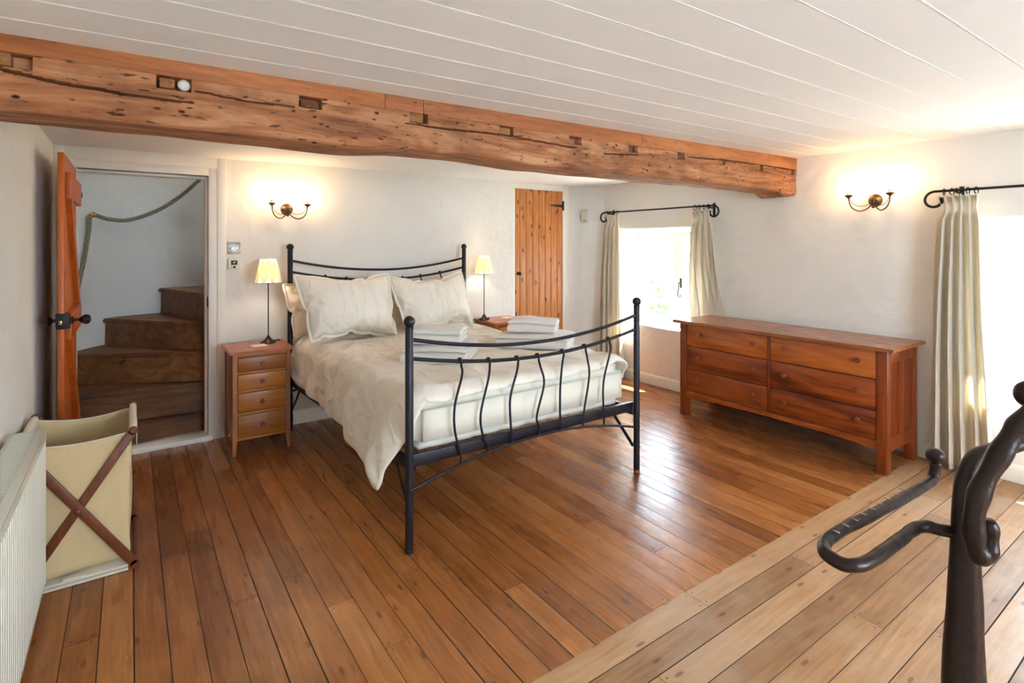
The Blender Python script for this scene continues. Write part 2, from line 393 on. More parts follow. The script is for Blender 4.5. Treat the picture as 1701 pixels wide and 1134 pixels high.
def silk():
    n = NT('cream_silk_curtain'); c = n.coord()
    v = n.mix(n.rng(n.noise(n.mapping(c, (8, 8, 140)), 1.0, 3, .6), .5, .8, 0, .35, True), lin('#ebe3d2'), lin('#dacdb2'))
    nb = n.bump(n.noise(n.mapping(c, (9, 9, 200)), 1.0, 3, .6), .12, .002)
    nb = n.bump(n.noise(c, 9, 4, .6, .8), .25, .02, nb)
    n.set(color=v, rough=.55, normal=nb, sheen=.3, spec=.35)
    tr = n.new('ShaderNodeBsdfTranslucent'); n.l.new(v, tr.inputs[0])
    mx = n.new('ShaderNodeMixShader'); mx.inputs[0].default_value = .32
    n.l.new(n.b.outputs[0], mx.inputs[1]); n.l.new(tr.outputs[0], mx.inputs[2]); n.l.new(mx.outputs[0], n.out.inputs[0])
    return n.m
M_CURTAIN = silk()
def terry():
    n = NT('white_terry_towel'); c = n.coord()
    h = n.noise(c, 260, 3, .7)
    return n.set(color=n.ramp(h, [(.3, lin('#e2dad0')), (.7, lin('#faf6ef'))]), rough=1.0, normal=n.bump(n.math('ADD', h, n.noise(c, 40, 3)), .6, .004), sheen=.5, spec=.1)
M_TOWEL = terry()
def shade(name, col, fac):
    n = NT(name)
    d = n.new('ShaderNodeBsdfDiffuse'); d.inputs[0].default_value = col
    t = n.new('ShaderNodeBsdfTranslucent'); t.inputs[0].default_value = col
    mx = n.new('ShaderNodeMixShader'); mx.inputs[0].default_value = fac
    n.l.new(d.outputs[0], mx.inputs[1]); n.l.new(t.outputs[0], mx.inputs[2]); n.l.new(mx.outputs[0], n.out.inputs[0]); return n.m
M_SHADE = shade('cream_paper_shade', lin('#fdf6ea'), .36)
M_PETAL = shade('petal_paper', lin('#ecd2ae'), .26)
def glow(name, col, s):
    n = NT(name); return n.set(color=(.9, .85, .75, 1), emit=col, estr=s, rough=.4)
M_BULB = glow('lit_bulb', (1.0, .63, .31, 1), BULB_STR)
M_LAMPBULB = glow('lit_lamp_bulb', (1.0, .87, .70, 1), LAMP_STR)
M_CANDLE = NT('ivory_candle_sleeve').set(color=lin('#efe8da'), rough=.5)
M_PLASTIC = NT('white_plastic').set(color=lin('#ece6d8'), rough=.4)
M_SENSOR = NT('cream_sensor_plastic').set(color=lin('#d3ccb4'), rough=.45)
M_LCD = NT('green_lcd').set(color=lin('#39442c'), rough=.15)
M_ENAMEL = NT('radiator_enamel').set(color=lin('#eae9da'), rough=.32)
M_COASTER = NT('white_coaster').set(color=lin('#e9dfd0'), rough=.4)
M_CORD = NT('black_flex').set(color=lin('#1b1818'), rough=.5)
M_BLACK = NT('black_rubber').set(color=lin('#0c0b0b'), rough=.6)
def rope_mat():
    n = NT('hemp_rope'); c = n.coord()
    return n.set(color=n.ramp(n.noise(c, 120, 3), [(.3, lin('#6f6450')), (.7, lin('#a89b82'))]), rough=.95, normal=n.bump(n.noise(c, 300, 2), .4, .002))
M_ROPE = rope_mat()
def glass():
    n = NT('window_glass')
    t = n.new('ShaderNodeBsdfTransparent'); g = n.new('ShaderNodeBsdfGlossy'); g.inputs['Roughness'].default_value = .02
    f = n.new('ShaderNodeValue'); f.outputs[0].default_value = .05
    mx = n.new('ShaderNodeMixShader'); n.l.new(f.outputs[0], mx.inputs[0]); n.l.new(t.outputs[0], mx.inputs[1]); n.l.new(g.outputs[0], mx.inputs[2]); n.l.new(mx.outputs[0], n.out.inputs[0])
    return n.m
M_GLASS = glass()
def stone():
    n = NT('garden_stone'); c = n.mapping(n.coord(), (2.2, 2.2, 5.5)); wob = n.noise(n.coord(), 4, 3, .6)
    d = n.voro(c, 1.0, 'DISTANCE_TO_EDGE'); cc = n.voro(c, 1.0, out='Color')
    col = n.mix(n.rng(d, .02, .09, 1, 0, True), n.mix(.5, n.ramp(n.sep(cc)[0], [(0, lin('#8d8578')), (1, lin('#cfc6b4'))]), n.ramp(wob, [(.3, lin('#7d7668')), (.7, lin('#d2c9b8'))])), lin('#4c463c'))
    return n.set(color=col, rough=.95, normal=n.bump(n.math('ADD', d, wob), .6, .03))
M_STONE = stone()
def leafmat():
    n = NT('green_leaves'); return n.set(color=n.ramp(n.noise(n.coord(), 6, 3), [(.3, lin('#2c5a24')), (.7, lin('#6fa150'))]), rough=.6)
M_LEAF = leafmat()
M_GRAVEL = plaster('pale_gravel', lin('#b9b2a4'), .8, .8)

# ================================================================ the room
XL, XR, YB, YN = -0.41, 4.43, 4.60, -2.30
YREC = 4.66                                   # recessed back wall behind the pine door
# ---- floor: bed half runs front to back, near half runs across
bm = bm_new()
def quad(bm, pts, mi=0):
    f = bm.faces.new([bm.verts.new(p) for p in pts]); f.material_index = mi; return f
quad(bm, [(XL - .1, 1.4275, 0), (XR + .1, 1.4275, 0), (XR + .1, 4.72, 0), (XL - .1, 4.72, 0)], 0)
quad(bm, [(XL - .1, YN - .1, 0), (XR + .1, YN - .1, 0), (XR + .1, 1.4275, 0), (XL - .1, 1.4275, 0)], 1)
fl = obj('floor', bm, [M_FLOOR_BED, M_FLOOR_NEAR], keep=True)
tag(fl, 'worn wooden board floor, warm boards by the bed and pale boards near the camera', 'floor', kind='structure')

# ---- ceilings
def ceil_z(x): return 2.098 + 0.0113 * (x + .41)
bm = bm_new()
prof = []; y = 2.30
ys = [2.10 - k * .1915 for k in range(0, 24)]
prof.append((2.62, 0))
for g in ys:
    prof += [(g + .006, 0), (g + .004, .003), (g + .0025, .003), (g + .0015, -.0008), (g - .0030, -.0012), (g - .004, 0)]
prof.append((YN - .1, 0))
xs = [XL - .1, 1, 2.5, XR + .1]
rows = [[bm.verts.new((x, yy, ceil_z(x) + dz)) for yy, dz in prof] for x in xs]
for A, B in zip(rows, rows[1:]):
    for k in range(len(prof) - 1): bm.faces.new((A[k], A[k + 1], B[k + 1], B[k]))
c = obj('ceiling', bm, M_CEIL, keep=True, sharp=20); tag(c, 'white painted boarded ceiling with fine bead lines', 'ceiling', kind='structure')
bm = bm_new()
NXc, NYc = 40, 20
def cb(i, j):
    x = XL - .15 + (XR - XL + .3) * i / NXc; yy = 2.45 + (YREC + .15 - 2.45) * j / NYc
    z = 2.103 + .012 * fbm(x * 1.1, yy * 1.3, 4.0) + max(0, x - 3.4) * .045 * (1 - .5 * j / NYc)
    return (x, yy, z)
gv = [[bm.verts.new(cb(i, j)) for j in range(NYc + 1)] for i in range(NXc + 1)]
for i in range(NXc):
    for j in range(NYc): bm.faces.new((gv[i][j], gv[i][j + 1], gv[i + 1][j + 1], gv[i + 1][j]))
c = obj('ceiling', bm, M_CEIL, keep=True, sharp=180); tag(c, 'plain white plaster ceiling behind the oak beam', 'ceiling', kind='structure')

# ---- walls
def wall_grid(name, us, vs, P, hole, mat, rim=None, label=None, uneven=0.0, nrm=(0, 0, 1), reveal=None, bev=.018):
    """flat wall made of cells with openings; reveal = depth vector of the opening sides"""
    bm = bm_new(); V = {}
    def vert(i, j):
        if (i, j) not in V: V[i, j] = bm.verts.new(P(us[i], vs[j]))
        return V[i, j]
    H = {}
    for i in range(len(us) - 1):
        for j in range(len(vs) - 1):
            uc = (us[i] + us[i + 1]) / 2; vc = (vs[j] + vs[j + 1]) / 2
            if hole(uc, vc): H[i, j] = 1; continue
            bm.faces.new((vert(i, j), vert(i + 1, j), vert(i + 1, j + 1), vert(i, j + 1)))
    rimv = []
    if reveal:
        W = {}
        def back(i, j):
            if (i, j) not in W: W[i, j] = bm.verts.new(Vector(P(us[i], vs[j])) + Vector(reveal(us[i], vs[j])))
            return W[i, j]
        for (i, j) in H:
            for (a, b), nb in ((((i, j), (i + 1, j)), (i, j - 1)), (((i + 1, j), (i + 1, j + 1)), (i + 1, j)), (((i + 1, j + 1), (i, j + 1)), (i, j + 1)), (((i, j + 1), (i, j)), (i - 1, j))):
                if nb in H: continue
                if not (0 <= nb[0] < len(us) - 1 and 0 <= nb[1] < len(vs) - 1): continue
                bm.faces.new((vert(*a), vert(*b), back(*b), back(*a)))
                rimv.append((vert(*a), vert(*b)))
        if bev:
            es = [bm.edges.get(p) for p in rimv]
            bmesh.ops.bevel(bm, geom=[e for e in es if e], offset=bev, segments=3, affect='EDGES', profile=.5)
    bmesh.ops.recalc_face_normals(bm, faces=bm.faces[:])
    o = obj(name, bm, mat, keep=True, sharp=50)
    return tag(o, label, 'wall', kind='structure')
ZT = 2.35
def lsp(a, b, n): return [a + (b - a) * k / n for k in range(n + 1)]
# right wall with two deep window recesses
N1 = (3.12, 4.195, .600, 1.620); N2 = (0.03, 1.10, .600, 1.620)
us = sorted(set([YN - .1, N2[0], N2[1], N1[0], N1[1], 4.45])); vs = [-.02, .6, 1.62, ZT]
def inh(y, z): return any(n[0] < y < n[1] and n[2] < z < n[3] for n in (N1, N2))
def rv(y, z):
    dz = -.06 if z > 1 else -.03
    n = N1 if y > 2 else N2
    return (.36, 0, dz)
wall_grid('wall_right', us, vs, lambda y, z: (XR, y, z), inh, M_WALL, label='rough white plastered wall with two deep window recesses on the right', reveal=rv, bev=.02)
# outer skin so that daylight only comes through the windows
bm = bm_new()
for (a, b, z0, z1) in ((YN - .3, N2[0], -.2, ZT), (N2[1], N1[0], -.2, ZT), (N1[1], 6.1, -.2, ZT)): bx(bm, XR + .30, XR + .36, a, b, z0, z1)
for n in (N1, N2):
    bx(bm, XR + .30, XR + .36, n[0], n[1], -.2, .565); bx(bm, XR + .30, XR + .36, n[0], n[1], 1.56, ZT)
tag(obj('wall_right_outer', bm, M_STONE, keep=True), 'outer stone face of the window wall', 'wall', kind='structure')
# left wall
wall_grid('wall_left', lsp(YN - .1, YB + .1, 6), [-.02, ZT], lambda y, z: (XL, y, z), lambda a, b: False, M_WALL, label='plain white plastered wall on the left behind the radiator')
# near wall behind the camera with one wide opening added for fill light
wall_grid('wall_near', [XL - .1, .76, 2.44, XR + .1], [-.02, .9, 2.0, ZT], lambda x, z: (x, YN, z), lambda x, z: 0.76 < x < 2.44 and 0.9 < z < 2.0, M_WALL, label='white wall behind the camera with an opening added for fill light',
          reveal=lambda x, z: (0, -.12, 0))
# back wall with the stair doorway, stepping back behind the pine door, cut-off corner
OPX0, OPX1, OPZ = -.300, .478, 1.962
wall_grid('wall_back', [XL - .1, OPX0, OPX1, 1.5, 2.4, 3.26], [-.02, OPZ, ZT], lambda x, z: (x, YB, z), lambda x, z: OPX0 < x < OPX1 and z < OPZ, M_WALL,
          label='white plastered wall behind the bed with the stair doorway', reveal=lambda x, z: (0, .13, 0), bev=0)
bm = bm_new()
P = [(3.26, YB), (3.26, YREC), (4.265, YREC), (4.33, 4.60), (XR, 4.45)]
for a, b in zip(P, P[1:]): quad(bm, [(a[0], a[1], -.02), (b[0], b[1], -.02), (b[0], b[1], ZT), (a[0], a[1], ZT)])
bmesh.ops.remove_doubles(bm, verts=bm.verts[:], dist=1e-4)
tag(obj('wall_back', bm, M_WALL, keep=True, sharp=60), 'white wall recess and cut-off corner around the pine door', 'wall', kind='structure')

# ---- skirting boards
def skirt(name, pts, label):
    bm = bm_new()
    for (a, b) in zip(pts, pts[1:]):
        a = Vector(a); b = Vector(b); d = (b - a).normalized(); n = Vector((-d.y, d.x))
        pr = [(0, 0), (.019, 0), (.019, .085), (.013, .098), (.006, .106), (0, .106)]
        A = [bm.verts.new((a.x + n.x * t, a.y + n.y * t, z)) for t, z in pr]; B = [bm.verts.new((b.x + n.x * t, b.y + n.y * t, z)) for t, z in pr]
        for k in range(len(pr) - 1): bm.faces.new((A[k], A[k + 1], B[k + 1], B[k]))
        bm.faces.new(A); bm.faces.new(B[::-1])
    tag(obj(name, bm, M_TRIM, keep=True), label, 'skirting board', kind='structure')
skirt('baseboard_right', [(XR, YN), (XR, 4.45)], 'white skirting board along the window wall')
skirt('baseboard_back', [(XR, 4.45), (4.265, YREC)], 'short white skirting board in the far corner')
skirt('baseboard_back', [(3.26, YB), (.60, YB)], 'white skirting board along the wall behind the bed')
skirt('baseboard_left', [(XL, 4.58), (XL, YN)], 'white skirting board along the left wall')

# ---- the big oak beam with a pine batten on top
bm = bm_new()
cracks = [([(-.6, 2.03), (-.327, 1.992), (-.241, 1.976), (-.13, 1.968), (-.005, 1.961), (.185, 1.963)], .007), ([(.17, 2.01), (.347, 1.996), (.564, 2.0)], .004),
          ([(1.012, 1.995), (1.301, 1.998), (1.52, 2.009), (1.73, 1.999), (2.057, 1.989)], .006), ([(3.004, 2.034), (3.464, 2.047), (3.857, 2.059), (4.42, 2.053)], .006), ([(2.235, 1.979), (2.542, 2.001)], .004)]
pockets = [(-.307, .10), (.13, .10), (.599, .085), (1.074, .085), (1.565, .08), (2.026, .08), (2.499, .08), (2.96, .075), (3.414, .075), (3.898, .07), (4.36, .06)]
ZS, YF, YBK = 2.066, 2.263, 2.51
def zstrip(x): return 2.046 + .016 * (x + .41) / 4.84 + .003
def zlow(x):
    z = 1.868 + .010 * fbm(x * 1.3, 2.0) + .006 * fbm(x * 4.5, 7.0)
    z += .012 * math.exp(-((x - 1.25) / .35) ** 2) - .010 * math.exp(-((x - .75) / .2) ** 2) + .008 * (x / 4.4)
    if x > 4.2: z -= .035 * min(1, (x - 4.2) / .1) * (1 if x < 4.36 else .7)
    return z
nx = 640; nf = 44
rows = []
for i in range(nx + 1):
    x = XL - .05 + (XR - XL + .10) * i / nx; zt = zstrip(x); zl = zlow(x); row = []
    for k in range(nf + 1):
        t = k / nf; z = zt + (zl + .022 - zt) * t
        yoff = .008 * fbm(x * 2.2, z * 9, 3.0) + .0035 * fbm(x * 9, z * 40, 1.0)
        yoff += .03 * max(0, t - .72) ** 1.5
        d = 0
        for pl, wd_ in cracks:
            if pl[0][0] <= x <= pl[-1][0]:
                for (ax, az), (bx_, bz) in zip(pl, pl[1:]):
                    if ax <= x <= bx_:
                        zc = az + (bz - az) * (x - ax) / (bx_ - ax) + .004 * fbm(x * 14, 3.3)
                        e = min(1, (x - pl[0][0]) / .12, (pl[-1][0] - x) / .12)
                        if abs(z - zc) < wd_ * (.35 + .65 * e) * .62: d = .035
        for px, pw in pockets:
            if abs(x - px) < pw / 2 and 0 <= zt - z < .048: d = .05
        row.append((x, YF + yoff + d, z))
    for k in range(1, 7):
        a = k / 6 * pi / 2; row.append((x, YF + .005 + .03 * (1 - cos(a)) + .004 * fbm(x * 3, k), zl + .022 - .022 * sin(a)))
    for k in range(1, 6): row.append((x, YF + .035 + (YBK - YF - .05) * k / 5, zl + .004 * fbm(x * 4, k * .7, 9)))
    row += [(x, YBK, zl + .02), (x, YBK, 2.13)]
    rows.append([bm.verts.new(p) for p in row])
for A, B in zip(rows, rows[1:]):
    for k in range(len(A) - 1): bm.faces.new((A[k], A[k + 1], B[k + 1], B[k]))
beam = thing('ceiling_beam', 'massive old oak ceiling beam with cracks and joist pockets crossing the room', 'beam', (2.0, 2.38, 1.87), kind='structure')
obj('timber', bm, M_BEAM, beam, sharp=40)
segs = [(XL - .05, .912), (.914, 1.097), (1.099, 2.57), (2.572, 3.998), (4.0, XR + .02)]
for a, b in segs:
    bm = bm_new(); bx(bm, a, b, YF - .004, YF + .10, zstrip((a + b) / 2) - .004, ceil_z((a + b) / 2) + .03, .002)
    for v in bm.verts: v.co.z += (.016 / 4.84) * (v.co.x - (a + b) / 2)
    obj('batten', bm, M_STRIP, beam)
for k, (px, pw) in enumerate(pockets):
    if k in (5,): continue
    bm = bm_new(); s = (-.02, .0, .004, .0, -.004, 0, .008, 0, .006, 0, 0)[k]; wf = (.5, .46, .86, .8, .8, .5, .55, .8, .72, .6, .7)[k]
    x0 = px - pw / 2 + .003; zt = zstrip(px)
    bx(bm, x0, x0 + pw * wf, YF + .010, YF + .06, zt - .044, zt - .004 - .006 * (k % 3), .003)
    obj('joist_stub', bm, M_STUB, beam)
bm = bm_new(); ball(bm, (.158, YF + .026, zstrip(.158) - .024), .021, 10, (1, .7, 1)); s = obj('plaster_plug', bm, M_WALL, beam); s['label'] = 'white plaster plug in the beam pocket'

# ---- stair doorway trim
t1 = thing('trim_1', 'white painted frame of the stair doorway', 'door frame', (.09, YB, 0), kind='structure')
bm = bm_new()
bx(bm, OPX1 - .004, OPX1 + .055, YB - .016, YB + .13, 0, OPZ + .06, .004); bx(bm, OPX1 + .052, OPX1 + .112, YB - .022, YB + .02, 0, 2.104, .004)
bx(bm, OPX0 - .06, OPX0 + .004, YB - .016, YB + .13, 0, OPZ + .06, .004); bx(bm, XL, OPX0 - .052, YB - .021, YB + .02, 0, 2.104, .004)
bx(bm, OPX0, OPX1, YB - .0155, YB + .1295, OPZ, OPZ + .0595, .004); bx(bm, OPX0 - .054, OPX1 + .054, YB - .0215, YB + .02, OPZ + .056, 2.1035, .004)
obj('architrave', bm, M_TRIM, t1)
bm = bm_new(); bx(bm, OPX1 - .02, OPX1 - .003, YB + .055, YB + .128, 0, OPZ - .001, .003); bx(bm, OPX0, OPX1 - .018, YB + .0555, YB + .1275, OPZ - .018, OPZ + .001, .003); obj('door_stop', bm, M_TRIM, t1)
bm = bm_new(); bx(bm, OPX0 - .05, OPX1 + .02, YB - .045, YB + .14, 0, .035, .006); obj('threshold', bm, M_TRIM, t1)
bm = bm_new(); bx(bm, OPX1 - .008, OPX1 + .008, YB + .0, YB + .045, .985, 1.06, .001); p = obj('strike_plate', bm, M_BLACK, t1); p['label'] = 'small dark metal strike plate'

# ---- stair door, open square to the wall (ledged and braced)
d1 = thing('door_1', 'orange pine plank door standing open with ledges and braces in front of the winding stairs', 'door', (-.30, 4.13, .02), kind='structure')
bm = bm_new(); y0, y1 = 3.745, 4.53; n = 6
for k in range(n):
    a = y0 + (y1 - y0) * k / n; b = y0 + (y1 - y0) * (k + 1) / n
    bx(bm, -.318, -.290, a + .0008, b - .0008, .02, 1.945, .004)
obj('plank_leaf', bm, M_DOORWOOD, d1)
for z in (1.70, .93, .18):
    bm = bm_new(); bx(bm, -.290, -.262, y0 + .055, y1 - .02, z, z + .145, .006); obj('ledge', bm, M_DOORWOOD, d1)
for (z0, z1) in ((1.075, 1.70), (.325, .93)):
    bm = bm_new(); prism(bm, [(y1 - .04, z0), (y1 - .17, z0), (y0 + .065, z1), (y0 + .195, z1)], 'x', -.290, -.264); obj('brace', bm, M_DOORWOOD, d1)
bm = bm_new(); bx(bm, -.326, -.268, y0 - .004, y0 + .060, .998, 1.082, .003); lk = obj('rim_lock', bm, M_BLACK, d1)
bm = bm_new(); bx(bm, -.312, -.298, y0 - .012, y0, 1.022, 1.046, .002); obj('latch_bolt', bm, M_BRASS, lk)
for s, xx in ((1, -.262), (-1, -.318)):
    bm = bm_new(); lathe(bm, [(.020, 0), (.020, .006), (.009, .010), (.008, .030), (.016, .040), (.025, .052), (.028, .064), (.024, .076), (.012, .083), (0, .084)] if s > 0 else
                         [(.020, 0), (.020, .004), (.009, .008), (.008, .022), (.018, .030), (.027, .042), (.026, .054), (.014, .062), (0, .063)], (xx, y0 + .048, 1.04), 20, (s, 0, 0))
    obj('door_knob', bm, M_DARKKNOB, d1)
for z in (1.76, .25):
    bm = bm_new(); bx(bm, -.294, -.2615, y1 - .02, YB + .0, z, z + .035, .003); obj('hinge', bm, M_BLACK, d1)

# ---- pine cupboard door in the far corner
t2 = thing('trim_2', 'white painted frame round the knotty pine door', 'door frame', (3.64, YREC, 0), kind='structure')
bm = bm_new(); bx(bm, 3.975, 4.06, YREC - .02, YREC + .02, 0, 2.115, .004); bx(bm, 3.262, 3.977, YREC - .0195, YREC + .02, 2.047, 2.1145, .004); bx(bm, 3.262, 3.315, YREC - .0185, YREC + .02, 0, 2.049, .004)
obj('architrave', bm, M_TRIM, t2)
d2 = thing('door_2', 'knotty pine plank door with black strap hinge beside the far window', 'door', (3.645, YREC - .01, .01), kind='structure')
bm = bm_new(); n = 8; ws = [.7, .95, 1, .95, 1, .95, 1, .85]; tot = sum(ws); a = 3.317
for k in range(n):
    b = a + (3.974 - 3.317) * ws[k] / tot
    o_ = bmesh.new(); bx(o_, a + .0012, b - .0012, YREC - .014, YREC + .015, .01, 2.045, .006); merge(bm, o_); a = b
obj('plank_leaf', bm, M_PINE, d2)
bm = bm_new(); prism(bm, [(3.787, 1.884), (3.975, 1.866), (3.975, 1.902), (3.787, 1.892)], 'y', YREC - .021, YREC - .012); bx(bm, 3.968, 3.99, YREC - .026, YREC - .012, 1.835, 1.94, .002); obj('strap_hinge', bm, M_BLACK, d2)
bm = bm_new(); prism(bm, [(3.787, .304), (3.975, .286), (3.975, .322), (3.787, .312)], 'y', YREC - .021, YREC - .012); bx(bm, 3.968, 3.99, YREC - .026, YREC - .012, .255, .36, .002); obj('strap_hinge', bm, M_BLACK, d2)
bm = bm_new(); lathe(bm, [(.018, 0), (.018, .005), (.008, .01), (.008, .02), (.018, .03), (.02, .042), (.012, .052), (0, .054)], (3.352, YREC - .014, 1.146), 16, (0, -1, 0)); obj('door_knob', bm, M_DARKKNOB, d2)

# ---- winding stair behind the doorway
NEW = Vector((.50, 4.775)); RS = 1.03
st = thing('staircase', 'winding old wooden staircase with worn treads seen through the open doorway', 'staircase', (0, 5.1, 0))
angs = [192, 174, 152, 130, 106, 82, 58, 34]; tops = [.170, .398, .628, .845, 1.068, 1.290, 1.51, 1.73]
def pol(a, r): return Vector((NEW.x + r * cos(radians(a)), NEW.y + r * sin(radians(a))))
for k in range(7):
    a0, a1 = angs[k], angs[k + 1]; zt = tops[k]; rr = .93 if k == 0 else RS + .02
    d = Vector((cos(radians(a0)), sin(radians(a0)))); nn = Vector((-d.y, d.x)) * -1
    if nn.dot(pol(a1, .5) - pol(a0, .5)) > 0: nn = -nn
    bm = bm_new(); prev = tops[k - 1] if k else 0.0
    A = NEW + d * .02; B = NEW + d * rr
    p = [A, B, B - nn * .022, A - nn * .022]
    prism(bm, [(q.x, q.y) for q in p], 'z', prev - .03, zt - .036); obj('riser', bm, M_STAIR, st)
    bm = bm_new(); out = []
    nose = nn * .022
    m = 10
    for q in range(m + 1):
        aa = a1 - 12 + (a0 - a1 + 12) * q / m; pt = pol(aa, rr + .01); out.append(pt)
    outline = [A + nose] + [B + nose] + out[::-1] + [pol(a1 - 12, .05)]
    pts = [(q.x, q.y) for q in outline]
    prism(bm, pts, 'z', zt - .038, zt)
    es = [e for e in bm.edges if abs(e.verts[0].co.z - e.verts[1].co.z) < 1e-5]
    try: bmesh.ops.bevel(bm, geom=es, offset=.009, segments=2, affect='EDGES')
    except Exception: pass
    for v in bm.verts:
        v.co.z += .006 * fbm(v.co.x * 6, v.co.y * 6, k) - .006 * math.exp(-((v.co.x - .15) / .2) ** 2)
    obj('tread', bm, M_STAIR, st)
# stairwell walls
bm = bm_new(); n = 60; zz = lsp(-.02, 3.15, 28); ring = []
for i in range(n + 1):
    a = -8 + 223 * i / n; col = []
    for z in zz:
        r = RS + .03 * fbm(a * .035, z * 1.1, 2.0) + .012 * fbm(a * .11, z * 3.5, 5.0)
        p = pol(a, r); col.append(bm.verts.new((p.x, max(p.y, YB + .12), z)))
    ring.append(col)
for A, B in zip(ring, ring[1:]):
    for k in range(len(zz) - 1): bm.faces.new((A[k], A[k + 1], B[k + 1], B[k]))
tag(obj('wall_stairwell', bm, M_WALLROUGH, keep=True, sharp=180), 'rough white curved plaster wall round the winding stair', 'wall', kind='structure')
bm = bm_new()
quad(bm, [(-1.2, YB + .13, OPZ + .05), (1.9, YB + .13, OPZ + .05), (1.9, YB + .13, 3.2), (-1.2, YB + .13, 3.2)])
quad(bm, [(OPX1 + .03, YB + .13, -.02), (1.9, YB + .13, -.02), (1.9, YB + .13, 2.2), (OPX1 + .03, YB + .13, 2.2)])
quad(bm, [(-1.2, YB + .13, -.02), (OPX0 - .03, YB + .13, -.02), (OPX0 - .03, YB + .13, 2.2), (-1.2, YB + .13, 2.2)])
quad(bm, [(-1.2, 4.6, 3.1), (.62, 4.6, 3.1), (.62, 6.3, 3.1), (-1.2, 6.3, 3.1)]); quad(bm, [(.62, 4.6, 3.1), (2.0, 4.6, 3.1), (2.0, 4.95, 3.1), (.62, 4.95, 3.1)]); quad(bm, [(.62, 5.6, 3.1), (2.0, 5.6, 3.1), (2.0, 6.3, 3.1), (.62, 6.3, 3.1)]); quad(bm, [(1.42, 4.95, 3.1), (2.0, 4.95, 3.1), (2.0, 5.6, 3.1), (1.42, 5.6, 3.1)])
for p, q in (((.62, 4.95), (1.42, 4.95)), ((1.42, 4.95), (1.42, 5.6)), ((1.42, 5.6), (.62, 5.6)), ((.62, 5.6), (.62, 4.95))): quad(bm, [(p[0], p[1], 3.1), (q[0], q[1], 3.1), (q[0], q[1], 4.95), (p[0], p[1], 4.95)])  # unseen roof opening and shaft, added to admit sky light and block sun
tag(obj('wall_stairwell_front', bm, M_WALLROUGH, keep=True), 'inner face of the stairwell behind the doorway, with an added unseen roof and light shaft', 'wall', kind='structure')
bm = bm_new(); quad(bm, [(-1.2, YB + .1, -.01), (1.9, YB + .1, -.01), (1.9, 6.2, -.01), (-1.2, 6.2, -.01)])
tag(obj('floor_stairwell', bm, M_STAIR, keep=True), 'dark boards under the winding stair', 'floor', kind='structure')
# rope handrail (three twisted strands) on brass brackets
rp = thing('rope_handrail', 'twisted hemp rope handrail drooping along the curved stair wall', 'rope handrail', (-.25, 5.42, 1.68))
P = cat([(-.385, 5.25, .80), (-.352, 5.29, .98), (-.325, 5.328, 1.155), (-.292, 5.373, 1.363), (-.27, 5.398, 1.551), (-.253, 5.418, 1.681), (-.148, 5.51, 1.659), (-.028, 5.59, 1.655), (.099, 5.65, 1.70), (.232, 5.69, 1.775), (.371, 5.715, 1.89), (.489, 5.725, 2.015), (.586, 5.72, 2.129), (.72, 5.70, 2.30)], 14)
bm = bm_new(); L = [0]
for a, b in zip(P, P[1:]): L.append(L[-1] + (b - a).length)
for s in range(3):
    Q = []
    for i, p in enumerate(P):
        t = (P[min(i + 1, len(P) - 1)] - P[max(i - 1, 0)]).normalized(); u = t.cross(Vector((.3, .8, .5))).normalized(); w = t.cross(u)
        ph = L[i] / .065 * 2 * pi + s * 2 * pi / 3
        Q.append(p + .0085 * (cos(ph) * u + sin(ph) * w))
    tube(bm, Q, .0095, 7)
obj('rope', bm, M_ROPE, rp)
bm = bm_new(); lathe(bm, [(.024, 0), (.024, .006), (.012, .012), (.010, .05), (.017, .06), (.017, .075), (0, .08)], (-.272, 5.47, 1.69), 14, (.45, -.88, 0)); obj('brass_bracket', bm, M_BRASS, rp)

# ================================================================ windows
def window(name, n, label, handles=True):
    y0, y1, z0, z1 = n; z0 = .565; z1 = 1.562; X0, X1 = 4.715, 4.775
    w = thing(name, label, 'window', (X0, (y0 + y1) / 2, z0), kind='structure'); fw = .062; ym = (y0 + y1) / 2
    bm = bm_new(); rect_frame(bm, X0, X1, y0 - .01, y1 + .01, z0 - .02, z1 + .03, fw + .01, .004); bx(bm, X0 + .0012, X1 - .0012, ym - .03, ym + .03, z0 + .04, z1 - .03, .004)
    obj('outer_frame', bm, M_WINFRAME, w)
    for a, b, hs in ((y0 + fw, ym - .03, 1), (ym + .03, y1 - fw, -1)):
        bm = bm_new(); s = .062; xa, xb = X0 - .014, X1 - .01; za, zb = z0 + .045, z1 - .034; a -= .006; b += .006
        rect_frame(bm, xa, xb, a, b, za, zb, s, .007); rect_frame(bm, xa + .014, xb - .01, a + s - .002, b - s + .002, za + s - .002, zb - s + .002, .014, .002)
        cs = obj('casement', bm, M_WINFRAME, w)
        bm = bm_new(); bx(bm, X0 + .02, X0 + .026, a + s, b - s, za + s, zb - s); obj('pane', bm, M_GLASS, cs)
        if hs > 0:
            yy = b - s / 2 ; zz = 1.00; xh = xa - .006
            bm = bm_new(); bx(bm, xa - .004, xa + .002, yy - .010, yy + .010, zz + .0, zz + .10, .002)
            tube(bm, [(xa - .002, yy, zz + .05), (xa - .03, yy, zz + .05)], .007, 8)
            sp = [(xa - .03, yy, zz + .06), (xa - .032, yy + .002, zz), (xa - .034, yy + .012, zz - .06)]
            for k in range(10):
                t = k / 9; an = pi * .0 + t * 1.6 * pi; r = .020 * (1 - .45 * t); sp.append((xa - .034, yy - .010 + r * cos(an) , zz - .075 - r * sin(an)))
            tube(bm, cat(sp, 4), .0055, 8); obj('window_handle', bm, M_ROD, cs)
    return w
window('window_1', N1, 'far white casement window with black curled handle in the deep recess by the bed')
window('window_2', N2, 'near white casement window at the right edge of the picture')
w3 = thing('window_fill', 'unseen white window added behind the camera for fill light', 'window', (1.6, YN - .1, .9), kind='structure')  # unseen window, added to brighten the room from behind the camera
